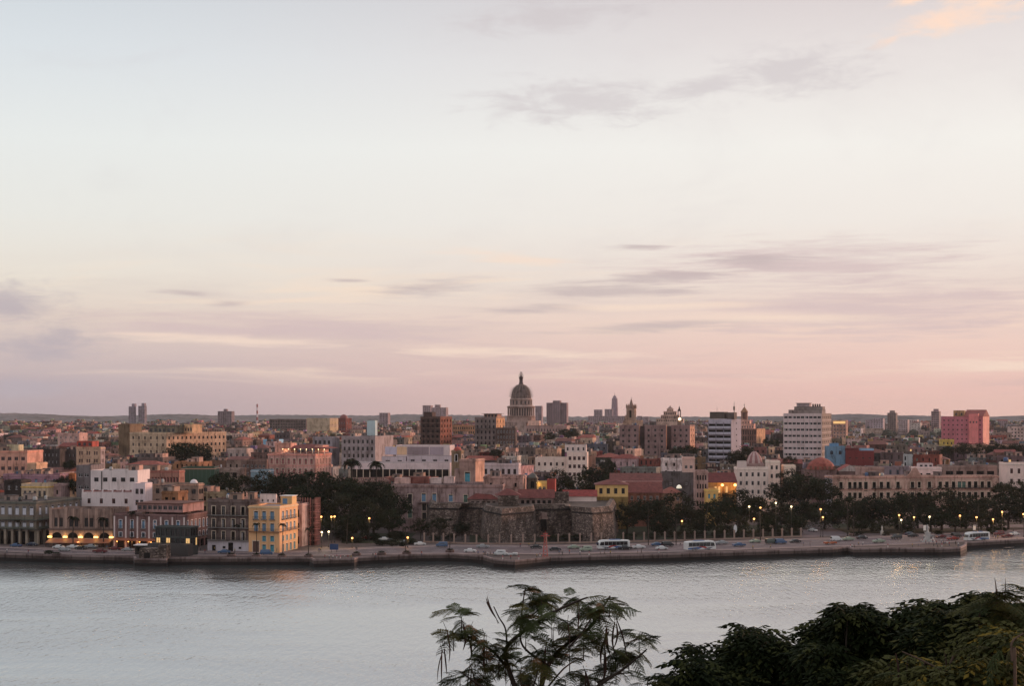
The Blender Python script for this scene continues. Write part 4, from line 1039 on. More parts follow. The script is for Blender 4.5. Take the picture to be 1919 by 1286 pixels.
    for (a_, c_, y_, Y_, n_) in ((792, 807, 760, 3000, 'left'), (808, 836, 764, 2900, 'right')):
        b = bld('apartment_tower', 'pale far tower, the %s one behind the dark brown concrete tower' % n_, a_, c_, None, y_, Y_, th=10, col=A(146, 122, 126), nc=4, ns=0, d=20, fh=3.4, rows=10, win=dict(w=1.4, h=1.5), yb=785, joinw=True, cornice=0)  # wall colour includes the haze in front of these towers
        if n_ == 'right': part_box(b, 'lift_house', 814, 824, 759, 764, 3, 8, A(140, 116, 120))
    bld('apartment_tower', 'single slim far tower right of the cream theatre', 711, 727, None, 774, 2800, th=10, col=A(140, 118, 124), nc=3, ns=0, d=18, fh=3.3, rows=8, win=dict(w=1.6, h=1.5), yb=800, joinw=True, cornice=0)  # haze is blended into this far wall colour
    # --- centre
    b = bld('white_apartment', 'white apartment house with an outside stair and a rooftop block below the dome', 1003, 1062, None, 858, 780, th=6, col=A(184, 164, 156), m=plaster_clean, nc=5, ns=0, fh=4.6, rows=2, d=16, win=dict(w=1.2, h=1.9, frame='brown'), yb=890, cornice=0, ref='white apartment house')
    b = bld('white_apartment', 'taller right-hand half of the white apartment house with grouped windows', 1062, 1100, None, 848, 776, th=6, col=A(188, 166, 158), m=plaster_clean, nc=4, ns=2, fh=4.4, rows=3, d=16, win=dict(w=1.5, h=2.0, frame='rose'), yb=893, cornice=0); part_box(b, 'rooftop_block', 1058, 1098, 835, 848, 3, 7, A(186, 164, 158), m=plaster_clean, windows=(4, 1.0, 1.8, .8))
    b = bld('white_hospital', 'pale violet-white building with five dark windows right of the teal-door tower', 903, 972, 976, 869, 680, th=8, col=A(156, 138, 142), m=plaster_clean, nc=6, ns=1, fh=5, rows=1, d=16, win=dict(w=1.4, h=2.5, frame='dark'), yb=892, ref='pale building with five windows'); clutter(b, 62, 5)
    b = bld('pink_terrace', 'low pink-beige terraced roofs with masonry scrolls behind the fort roofs', 906, 980, None, 893, 615, th=6, col=A(172, 130, 120), nc=3, ns=0, fh=4.5, rows=1, d=16, win=dict(w=1.0, h=1.8, style='void'), yb=918, m=plaster_old); clutter(b, 63, 4)
    b = bld('belfry_lantern', 'small grey lantern cupola on columns behind the fort roofs', 989, 1006, None, 896, 622, th=8, col=A(104, 90, 80), nc=1, ns=1, fh=4.6, rows=1, d=3.6, win=dict(w=1.6, h=3.0, style='void', arch=True), yb=918, cornice=.3, parapet=.3)
    mp = MB(); mp.lathe([(b.w * .55, 0), (b.w * .5, .5), (b.w * .38, 1.3), (b.w * .2, 1.9), (.15, 2.2), (.08, 3.2)], 12, paint, A(66, 62, 56)); mp.build('cupola', b.root, (0, 0, b.h))
    b = bld('lit_yellow_house', 'small lamp-lit yellow gatehouse wall beside the red gable', 1006, 1026, None, 903, 616, th=6, col=A(200, 160, 90), nc=2, ns=0, fh=4, rows=1, d=8, win=dict(w=1.3, h=2.0, arch=True), yb=918, m=plaster_clean); point('wall_light', b.root, (-1.5, -b.d / 2 - 1.0, b.h - 1.2), 60, (1, .65, .25))
    b = bld('red_gable', 'bright red blank gable wall among the dark trees', 1025, 1040, None, 899, 614, th=6, col=A(122, 44, 38), nc=0, ns=0, d=7, yb=918, m=plaster_clean, cornice=0)
    # red-tiled barracks and yellow pavilion
    b = bld('yellow_pavilion', 'yellow pavilion with dark windows and a hipped red tile roof', 1117, 1177, None, 909, 610, th=2, col=A(176, 140, 84), m=plaster_clean, nc=4, ns=2, fh=4.6, rows=1, d=12, win=dict(w=1.4, h=2.4, frame='dark'), yb=940, cornice=0, parapet=0.05, ref='yellow pavilion')
    hip_roof(b, -b.w / 2, b.w / 2, -b.d / 2, b.d / 2, b.h, 2.2, TILE, .7)
    mp = MB(); mp.box(-b.w / 2, b.w / 2, -b.d / 2 - .12, -b.d / 2 - .01, 0, b.h - 5.2, plaster, A(120, 92, 44)); mp.build('lower_wall', b.root)
    b = bld('tiled_barracks', 'long low barracks under two broad red tile roofs right of the yellow pavilion', 1176, 1240, None, 924, 625, th=2, col=A(130, 80, 64), nc=5, ns=0, fh=4, rows=1, d=14, yb=940, cornice=0, parapet=.05, ref='red-roofed barracks')
    hip_roof(b, -b.w / 2, b.w / 2, -b.d / 2, b.d / 2, b.h, 4.6, TILE, .6, gable=True)
    b = bld('tiled_barracks', 'upper barracks range with a red roof and white ridge behind the yellow pavilion', 1146, 1240, None, 903, 655, th=2, col=A(150, 120, 110), nc=6, ns=0, fh=4, rows=1, d=16, yb=915, cornice=0, parapet=.05)
    hip_roof(b, -b.w / 2, b.w / 2, -b.d / 2, b.d / 2, b.h, 3.6, A(102, 50, 44), .6, gable=True)
    mp = MB(); mp.box(-b.w / 2, b.w / 2, -b.d / 2 - .9, -b.d / 2 - .62, b.h - .3, b.h + .2, plaster_clean, A(190, 150, 140)); mp.build('white_gutter', b.root)
    b = bld('orange_hip_house', 'low house with an orange-red hipped roof and a pale glowing dome', 1240, 1278, None, 925, 640, th=2, col=A(150, 110, 90), nc=3, ns=0, fh=4, rows=1, d=12, yb=935, cornice=0, parapet=.05); hip_roof(b, -b.w / 2, b.w / 2, -b.d / 2, b.d / 2, b.h, 2.6, A(126, 64, 50), .5)
    mp = MB(); mp.lathe([(1.2, 0), (1.2, .4), (1.0, 1.0), (.5, 1.5), (.1, 1.65)], 12, emit('dome_glow', (1, .85, .55), .5)); mp.build('pale_dome', b.root, (b.w / 2 - 1, -2, b.h + 2.0))  # pale dome shape with a weak glow of its own
    bld('grey_party_wall', 'tall dark grey blank party wall behind the orange hipped roof', 1240, 1303, None, 886, 690, th=4, col=A(92, 82, 82), nc=2, ns=0, fh=6, rows=2, d=14, win=dict(w=1.0, h=1.0), yb=925, m=plaster_old, cornice=0, ref='dark grey party wall')
    b = bld('small_roof_tower', 'pinkish rooftop cube house with one window above the grey party wall', 1279, 1302, None, 857, 700, th=4, col=A(164, 132, 124), nc=2, ns=0, fh=5.5, rows=2, d=7, win=dict(w=1.4, h=1.6), yb=886, m=plaster_clean)
    b = bld('slim_corner_house', 'slim six-storey pinkish corner house with narrow windows behind the park trees', 1303, 1327, None, 883, 632, th=4, col=A(170, 132, 124), nc=4, ns=0, fh=3.9, rows=5, d=14, win=dict(w=.7, h=2.2, frame='brown'), yb=945, ref='slim corner house', floorline=True)
    b = bld('amber_church', 'amber-lit yellow church front with a dark red roof', 1325, 1380, None, 905, 655, th=-3, col=A(166, 122, 66), m=plaster, nc=0, ns=0, d=14, yb=935, cornice=.3, parapet=.1, ref='amber-lit church', trim=A(220, 170, 80), mw=[(px_, 912, 924, .9, 'lit', 'brown', None, 0) for px_ in (1341, 1348, 1362)])
    hip_roof(b, -b.w / 2, b.w / 2, -b.d / 2, b.d / 2, b.h, 4.4, A(96, 36, 34), .5, gable=True)
    for px_ in (1352, 1376):
        mp = MB(); mp.lathe([(.1, 0), (.6, .3), (.7, .7), (.4, 1.1), (.05, 1.2)], 10, lamp_warm); mp.tube((0, .5, .5), (0, 2.0, .2), .06, .06, 5, iron); mp.build('flood_lamp', b.root, (lx(b, px_), -b.d / 2 - 2.0, b.h - 1.6)); point('flood_light', b.root, (lx(b, px_), -b.d / 2 - 2.8, b.h - 2.0), 320, (1, .50, .13), .4)
    bld('ochre_annex', 'ochre lower house below the amber-lit church', 1322, 1346, None, 917, 628, th=0, col=A(190, 146, 78), m=plaster_clean, nc=2, ns=0, fh=4, rows=2, d=10, win=dict(w=.9, h=2.0, style='shutter', frame='teal'), yb=945)
    # --- the U-shaped apartment block
    for k, (a_, c_, s_) in enumerate(((1161, 1197, None), (1208, 1248, None), (1258, 1293, 1302))):
        b = bld('apartment_wing', '%s of three brown-pink apartment wings below the church spire' % ('leftmost', 'middle one', 'rightmost')[k], a_, c_, s_, 797, 1040, th=8 if k < 2 else 22, col=A(134, 104, 102), nc=3, ns=2, fh=4.1, rows=5, d=20, win=dict(w=1.5, h=1.7, frame='dark'), yb=842, group='apartment wings', sidecol=A(196, 140, 112), cornice=.5, floorline=True); clutter(b, 70 + k, 2)  # sunlit side of the last wing is painted in a brighter colour
    REFS.append((1230, 815, 'three apartment wings'))
    bld('apartment_link', 'recessed dark link joining the three apartment wings', 1190, 1262, None, 799, 1066, th=4, col=A(76, 60, 60), nc=0, ns=0, d=12, yb=840)  # shade of the recess is put into this dark wall colour
    # --- blue-grey balcony tower
    b = bld('balcony_tower', 'blue-grey balcony tower with a dark mechanical roof and mast', 1328, 1371, 1389, 786, 940, th=22, col=A(140, 132, 146), nc=0, ns=1, fh=3.9, rows=8, win=dict(w=2.6, h=1.2, frame='white', sill=1.2), yb=866, ref='blue-grey balcony tower', sidecol=A(126, 122, 136), cornice=0, m=plaster_clean, roof=A(80, 72, 72))  # side wall colour darkened against the sunlight falling on it
    for r in range(8):
        zz = b.h - 2.2 - (r + 1) * 3.9
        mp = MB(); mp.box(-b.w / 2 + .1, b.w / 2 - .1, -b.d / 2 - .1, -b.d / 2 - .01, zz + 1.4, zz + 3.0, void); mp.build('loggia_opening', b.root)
        for k in range(3):
            x0 = -b.w / 2 + .15 + (b.w - .3) * k / 3; mp = MB(); mp.box(x0 + .08, x0 + (b.w - .3) / 3 - .08, -b.d / 2 - 1.2, -b.d / 2 - 1.0, zz, zz + 1.45, plaster_clean, A(160, 152, 164)); mp.box(x0, x0 + (b.w - .3) / 3 - .02, -b.d / 2 - 1.0, -b.d / 2 - .12, zz - .1, zz + .1, plaster_clean, A(120, 112, 122)); mp.build('balcony', b.root)
    for k in range(4):
        x0 = -b.w / 2 + .1 + (b.w - .2) * k / 3; mp = MB(); mp.box(x0 - .15, x0 + .15, -b.d / 2 - 1.25, -b.d / 2 - .13, 0, b.h - 2, plaster_clean, A(120, 112, 122)); mp.build('balcony_fin', b.root)
    part_box(b, 'plant_room', 1329, 1357, 773, 785, 1, 10, A(74, 64, 60)); part_box(b, 'plant_room', 1361, 1375, 774, 786, 2, 8, A(84, 72, 68))
    mp = MB(); mp.tube((0, 0, 0), (0, 0, 8.5), .35, .12, 6, iron); mp.box(-.5, .5, -.5, .5, 3, 5.5, iron); mp.build('mast', b.root, (lx(b, 1367), 0, b.h + 3)); antenna(b, lx(b, 1334), 0, b.h + 3, 5)
    # --- banded white tower
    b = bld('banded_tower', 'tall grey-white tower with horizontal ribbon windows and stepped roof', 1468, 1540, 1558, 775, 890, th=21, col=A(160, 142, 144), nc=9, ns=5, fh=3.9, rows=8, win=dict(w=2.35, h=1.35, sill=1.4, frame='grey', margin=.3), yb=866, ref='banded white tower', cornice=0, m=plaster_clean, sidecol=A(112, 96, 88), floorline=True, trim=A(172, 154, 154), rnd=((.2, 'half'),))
    part_box(b, 'stepped_storey', 1477, 1540, 769, 776, 1.5, 14, A(124, 108, 104)); part_box(b, 'stepped_storey', 1487, 1540, 763, 770, 3, 10, A(120, 106, 100)); part_box(b, 'roof_house', 1491, 1515, 756, 764, 4, 7, A(150, 132, 132), roof_over=.6)
    for k in range(4): tank(b, lx(b, 1521 + 4.2 * k), -b.d / 2 + 6, b.h + 4.0, .55, 1.5, (.03, .025, .025))
    # --- right: white hotel, striped dome, coloured houses
    b = bld('white_hotel', 'plain white hotel with small paired windows behind the park trees', 1381, 1440, None, 877, 700, th=4, col=A(176, 158, 152), m=plaster_clean, nc=5, ns=0, fh=4.3, rows=3, d=16, win=dict(w=1.1, h=2.0, frame='grey'), yb=918, cornice=.1, ref='plain white hotel'); part_box(b, 'roof_house', 1384, 1400, 866, 877, 2, 6, A(178, 158, 152), m=plaster_clean)
    bld('white_hotel_wing', 'right wing of the plain white hotel with three windows across', 1440, 1462, None, 864, 708, th=4, col=A(180, 160, 152), m=plaster_clean, nc=2, ns=0, fh=4.3, rows=4, d=14, win=dict(w=1.1, h=2.0, frame='grey'), yb=915, cornice=.1)
    bld('white_house', 'separate white house right of the white hotel half hidden by a tree', 1470, 1491, None, 872, 705, th=4, col=A(188, 166, 154), m=plaster_clean, nc=2, ns=0, fh=5, rows=3, d=12, win=dict(w=1.0, h=2.0, frame='grey'), yb=915, cornice=.1)
    b = bld('striped_dome_church', 'church with a pink and white striped octagonal dome', 1398, 1432, None, 869, 760, th=6, col=A(150, 120, 116), nc=3, ns=0, fh=5, rows=1, d=11, yb=878, ref='striped dome')
    for k in range(16):
        mp = MB(); a0, a1 = 2 * math.pi * k / 16, 2 * math.pi * (k + 1) / 16; pr = [(4.4, 0), (4.1, 2.0), (3.0, 4.6), (1.6, 6.2), (.7, 6.8)]
        for (r0, z0), (r1, z1) in zip(pr[:-1], pr[1:]):
            mp.poly([(r0 * math.cos(a0), r0 * math.sin(a0), z0), (r0 * math.cos(a1), r0 * math.sin(a1), z0), (r1 * math.cos(a1), r1 * math.sin(a1), z1), (r1 * math.cos(a0), r1 * math.sin(a0), z1)], plaster_clean, A(152, 124, 120) if k % 2 else A(122, 82, 80))
        mp.build('dome_segment', b.root, (0, 0, b.h - .5))
    b = bld('tiled_church', 'church with a broad red tiled dome roof and gables beside the blue house', 1508, 1568, None, 882, 740, th=5, col=A(112, 86, 84), nc=3, ns=0, fh=6, rows=1, d=16, win=dict(w=1.2, h=1.0), yb=905, m=plaster_old, ref='red-tiled church dome', cornice=.2)
    mp = MB(); mp.lathe([(7.6, 0), (7.4, .8), (6.4, 3.2), (4.2, 5.2), (1.6, 6.3), (.3, 6.6)], 10, tiles, A(128, 58, 46), smooth=False); mp.build('dome', b.root, (lx(b, 1542), 0, b.h))
    mp = MB(); mp.box(-7.8, 7.8, -7.8, 7.8, -.5, .3, plaster_old, A(100, 70, 60)); mp.build('drum', b.root, (lx(b, 1542), 0, b.h))
    for k in range(6):
        mp = MB(); mp.box(-.6, .6, -.4, .4, 0, 1.9, plaster, A(110, 72, 58)); mp.build('drum_pier', b.root, (lx(b, 1520 + 8.6 * k), -8.1, b.h + .2))
    b = bld('tiled_nave', 'low nave with a wide red tile roof right of the tiled dome', 1572, 1612, None, 884, 745, th=5, col=A(104, 82, 80), nc=2, ns=0, fh=6, rows=1, d=14, yb=895, cornice=0, parapet=.05); hip_roof(b, -b.w / 2, b.w / 2, -b.d / 2, b.d / 2, b.h, 3.4, A(136, 52, 44), .5, gable=True, ridge='y')
    b = bld('blue_house', 'bright blue house with a stepped top between the church dome and the maroon block', 1549, 1584, None, 837, 850, th=8, col=A(98, 128, 152), m=plaster, nc=2, ns=2, fh=5, rows=1, d=14, win=dict(w=1.7, h=2.4, arch=True, frame='blue'), yb=878, ref='bright blue house', cornice=0); part_box(b, 'roof_room', 1556, 1572, 832, 838, 2, 5, A(84, 124, 160), m=plaster_clean)
    b = bld('maroon_block', 'dark maroon flat block right of the bright blue house', 1585, 1638, None, 845, 845, th=8, col=A(92, 32, 34), m=plaster_clean, nc=4, ns=0, fh=5, rows=2, d=16, win=dict(w=1.4, h=.9, frame='rose'), yb=872, ref='maroon block', cornice=0); part_box(b, 'roof_room', 1585, 1609, 841, 846, 1, 7, A(84, 30, 32), m=plaster_clean); part_box(b, 'roof_room', 1613, 1638, 842, 846, 3, 7, A(120, 150, 176), m=plaster_clean)
    b = bld('small_palace', 'small stone palace with three lit doorways left of the long cream seminary', 1612, 1657, None, 876, 720, th=2, col=A(158, 126, 118), nc=4, ns=0, fh=6, rows=1, d=12, win=dict(w=1.3, h=3, arch=True), yb=893, rnd=((.4, 'lit'),))
    # --- long cream seminary
    SEM = []
    for k, (px_, w_, r_) in enumerate([(1571, 1.7, 0), (1588, 1.7, 0), (1598, 1.7, 0), (1608, 1.7, 0), (1619, 1.8, 2), (1635, 1.7, 0), (1649, 1.7, 0), (1662, 1.7, 0), (1681, 1.7, 0), (1709, 1.7, 0), (1722, 1.5, 0), (1742, 1.7, 0), (1763, 1.8, 0), (1776, 1.8, 0), (1789, 1.8, 0), (1800.5, 1.8, 1), (1809, 1.8, 1), (1820, 1.8, 0), (1832, 1.8, 0), (1845, 1.8, 0), (1858, 1.8, 0)]):
        SEM.append((px_, 904, 915.5 if r_ != 2 else 921, w_, 'shutter' if r_ == 1 else 'void', 'green' if r_ == 1 else 'brown', 'cream', 0))
        if r_ != 2: SEM.append((px_, 924, 935, w_, 'void', 'dark', 'cream', 0))
    b = bld('seminary', 'long cream-pink seminary with iron balconies and a curved gable above the park trees', 1560, 1871, 1546, 893, 668, th=-5, col=A(190, 148, 132), mw=SEM, nc=0, ns=2, faces=('front', 'left'), fh=5.2, rows=2, win=dict(w=1.4, h=2.6, style='half', frame='brown'), yb=945, ref='long cream seminary', cornice=.6, parapet=.8, trim=A(176, 126, 112), sidecol=A(150, 140, 150), roof=A(122, 80, 72), floorline=False)
    Ys = 672
    for (p0, p1) in ((1567, 1576), (1584, 1612), (1630, 1668), (1676, 1687), (1703, 1716), (1737, 1748), (1758, 1866)):
        obj('balcony', balcony_mesh((p1 - p0) / F * Ys, 1.0, iron, A(66, 50, 45)), b.root, (lx(b, (p0 + p1) / 2), -b.d / 2 - .01, b.h - 5.7))
    mp = MB(); x0, x1 = lx(b, 1697), lx(b, 1730); pr = [(x0, 0), (x0 + 1, .4), (x0 + 2.4, 2.2), ((x0 + x1) / 2 - 1, 3.6), ((x0 + x1) / 2, 3.9), ((x0 + x1) / 2 + 1, 3.6), (x1 - 2.4, 2.2), (x1 - 1, .4), (x1, 0)]
    mp.poly([(a, -b.d / 2 - .1, b.h + z) for a, z in pr], plaster, A(176, 130, 116)); mp.poly([(a, -b.d / 2 + .5, b.h + z) for a, z in pr][::-1], plaster, A(176, 130, 116))
    for (a, z), (a2, z2) in zip(pr[:-1], pr[1:]): mp.poly([(a, -b.d / 2 - .1, b.h + z), (a, -b.d / 2 + .5, b.h + z), (a2, -b.d / 2 + .5, b.h + z2), (a2, -b.d / 2 - .1, b.h + z2)][::-1], plaster, A(190, 146, 130))
    mp.build('curved_gable', b.root)
    for px_ in (1561, 1696, 1731, 1755, 1870):
        mp = MB(); mp.box(-.45, .45, -.2, -.002, 0, b.h - 1, plaster, A(186, 144, 130)); mp.build('pilaster', b.root, (lx(b, px_), -b.d / 2, 0))
    mp = MB(); mp.box(-b.w / 2 - .1, b.w / 2 + .1, -b.d / 2 - .2, -b.d / 2 - .01, b.h - 6.6, b.h - 6.2, plaster, A(168, 118, 104)); mp.build('string_course', b.root)
    for k in range(9): clutter(b, 80 + k, 1)
    b = bld('white_corner_house', 'white house with blue roof tank at the right edge', 1887, 1960, None, 868, 690, th=4, col=A(190, 164, 158), m=plaster_clean, nc=5, ns=0, fh=5, rows=3, d=14, win=dict(w=1.3, h=2.4, frame='rose'), yb=912, ref='white house at the right edge'); tank(b, lx(b, 1893), 0, b.h, 1.2, 2.0, (.05, .09, .2))
    b = bld('terrace_house', 'flat brown terrace house with wide dark loggias above the seminary roof', 1768, 1868, None, 873, 720, th=4, col=A(138, 112, 104), nc=5, ns=0, fh=4.6, rows=1, d=14, win=dict(w=3.6, h=2.0, style='void'), yb=893); clutter(b, 91, 6)
    b = bld('white_roof_house', 'white-parapet roof terrace house left above the seminary gable', 1715, 1765, None, 876, 715, th=4, col=A(196, 168, 166), m=plaster_clean, nc=3, ns=0, fh=4.5, rows=1, d=10, win=dict(w=2.2, h=1.6, style='void'), yb=893); part_box(b, 'roof_room', 1724, 1750, 870, 877, 2, 5, A(200, 176, 176), m=plaster_clean, windows=(3, 1.3, 1.0, .4))
    # --- pink tower at the right
    b = bld('pink_gabled_tower', 'big magenta-pink tower block with gabled right end', 1764, 1842, 1854, 781, 1240, th=26, col=A(146, 80, 92), nc=9, ns=3, fh=4.1, rows=7, win=dict(w=1.3, h=1.3, frame='rose'), yb=832, ref='big pink tower', cornice=0, sidecol=A(206, 132, 116), m=plaster_clean, roof=A(120, 60, 56))  # end wall painted lighter than the front, sunlight in its colour
    part_box(b, 'lit_bay', 1816, 1833, 776, 832, -2.5, 6, A(200, 106, 104), m=plaster_clean, windows=(3, 1.2, 1.6, 18)); part_box(b, 'plant_room', 1786, 1806, 770, 781, 4, 8, A(150, 112, 74), windows=(2, 1.6, 2.2, 1))  # the bay's sunlight is put into its brighter wall colour
    x0, x1 = lx(b, 1806), b.w / 2; hip_roof(b, x0, x1, -b.d / 2, b.d / 2, b.h, 6.0, A(126, 56, 50), .3, gable=True)
    # --- skyline towers on the right, the far ones with haze in their colours
    for (a_, c_, y_, Y_, cc, lab) in ((1663, 1682, 774, 2500, A(112, 94, 92), 'dark slim tower'), (1684, 1704, 787, 2450, A(168, 144, 146), 'white ribbed slab'), (1704, 1722, 787, 2420, A(190, 166, 162), 'brighter white slab'), (1745, 1763, 771, 2300, A(140, 112, 116), 'grey tower left of the big pink tower'), (1636, 1658, 784, 2700, A(160, 140, 148), 'pale striped slab'), (1560, 1589, 788, 1500, A(176, 130, 114), 'beige block with a lit golden top floor'), (1622, 1642, 787, 2900, A(150, 128, 136), 'pale stepped slab')):
        b = bld('skyline_block', lab + ' on the right-hand skyline', a_, c_ - 3, c_, y_, Y_, th=22, col=cc, nc=4, ns=2, fh=3.6, rows=9, d=18, win=dict(w=1.6, h=1.8), yb=822, joinw=Y_ > 1600, cornice=0)
        if a_ == 1560: mp = MB(); mp.box(-b.w / 2 + 1, b.w / 2 - 1, -b.d / 2 - .2, -b.d / 2 - .01, b.h - 3.6, b.h - 1.0, lit_window); mp.build('lit_storey', b.root)  # top storey front is one plain glowing sheet
        if a_ in (1663, 1745): part_box(b, 'lift_house', a_ + 4, a_ + 13, y_ - 4, y_, 3, 6, cc)
    REFS.append((1690, 790, 'white skyline slabs')); REFS.append((1672, 782, 'dark slim skyline tower'))
    bld('white_ministry', 'white stepped ministry block at the right-hand skyline edge', 1893, 1950, None, 800, 1700, th=8, col=A(190, 156, 148), nc=9, ns=0, d=16, fh=4, rows=4, win=dict(w=1.6, h=1.8), yb=828, joinw=True, rnd=((.06, 'lit'),))
    bld('low_cream_range', 'long low cream range with arches below the big pink tower', 1790, 1900, None, 834, 1150, th=6, col=A(170, 130, 112), nc=16, ns=0, d=12, fh=4.5, rows=1, win=dict(w=1.3, h=2.4, arch=True), yb=845, joinw=True)
    bld('yellow_shop', 'small mustard-yellow block in front of the big pink tower', 1764, 1788, None, 824, 1180, th=6, col=A(186, 156, 60), nc=3, ns=0, d=10, fh=4, rows=1, yb=832, joinw=True)
    # --- far centre towers, wall colours already paled by haze
    for k, (a_, c_, y_) in enumerate(((1024, 1036, 755), (1036, 1049, 751), (1049, 1062, 755))):
        bld('apartment_tower', '%s bay of the far triple tower right of the dome' % ('left', 'middle', 'right')[k], a_, c_, None, y_, 2600 - 8 * (k == 1), th=10, col=A(128, 104, 110), nc=3, ns=0, d=22, fh=3.4, rows=12, win=dict(w=1.6, h=1.5), yb=797, joinw=True, cornice=0, group='far triple tower')
    REFS.append((1043, 770, 'far triple tower'))
    bld('apartment_tower', 'slim pale tower directly right of the capitol dome', 1003, 1015, None, 761, 2700, th=10, col=A(142, 120, 126), nc=3, ns=0, d=16, fh=3.4, rows=10, win=dict(w=1.4, h=1.5), yb=797, joinw=True, cornice=0)
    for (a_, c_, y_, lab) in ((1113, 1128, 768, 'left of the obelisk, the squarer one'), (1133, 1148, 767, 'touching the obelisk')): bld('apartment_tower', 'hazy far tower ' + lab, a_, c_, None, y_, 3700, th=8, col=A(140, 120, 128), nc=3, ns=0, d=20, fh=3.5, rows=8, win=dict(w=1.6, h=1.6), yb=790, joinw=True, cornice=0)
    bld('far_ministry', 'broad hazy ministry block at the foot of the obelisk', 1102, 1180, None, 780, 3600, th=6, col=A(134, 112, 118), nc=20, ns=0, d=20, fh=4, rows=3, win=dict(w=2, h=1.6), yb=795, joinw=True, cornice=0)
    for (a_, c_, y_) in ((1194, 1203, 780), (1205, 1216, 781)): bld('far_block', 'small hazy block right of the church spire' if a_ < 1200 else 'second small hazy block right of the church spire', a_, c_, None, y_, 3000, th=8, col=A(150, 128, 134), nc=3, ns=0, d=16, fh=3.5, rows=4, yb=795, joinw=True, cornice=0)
    # far obelisk with star plan, its colour faded as by haze
    ob = empty('star_obelisk', (PX(1152, 3850), 3850, gz(3850) - .5)); tag(ob, 'slender tapering star-shaped obelisk tower on the hazy skyline', 'monument'); REFS.append((1152, 765, 'far obelisk'))
    zt = PZ(741, 3850) - gz(3850); mp = MB()
    def star(r, z): return [((r if k % 2 == 0 else r * .62) * math.cos(math.pi * k / 5 + .3), (r if k % 2 == 0 else r * .62) * math.sin(math.pi * k / 5 + .3), z) for k in range(10)]
    lv = [star(10.5, 0), star(9.3, zt * .55), star(8.0, zt * .9), star(5.2, zt * .92), star(4.6, zt * .97), star(1.0, zt)]
    for p_, q_ in zip(lv[:-1], lv[1:]):
        for k in range(10): mp.poly([p_[k], p_[(k + 1) % 10], q_[(k + 1) % 10], q_[k]], plaster, A(128, 106, 116))
    mp.build('tower_shaft', ob); mp = MB(); mp.tube((0, 0, zt), (0, 0, zt + 8), .5, .2, 6, iron); mp.build('mast', ob)
heroes()

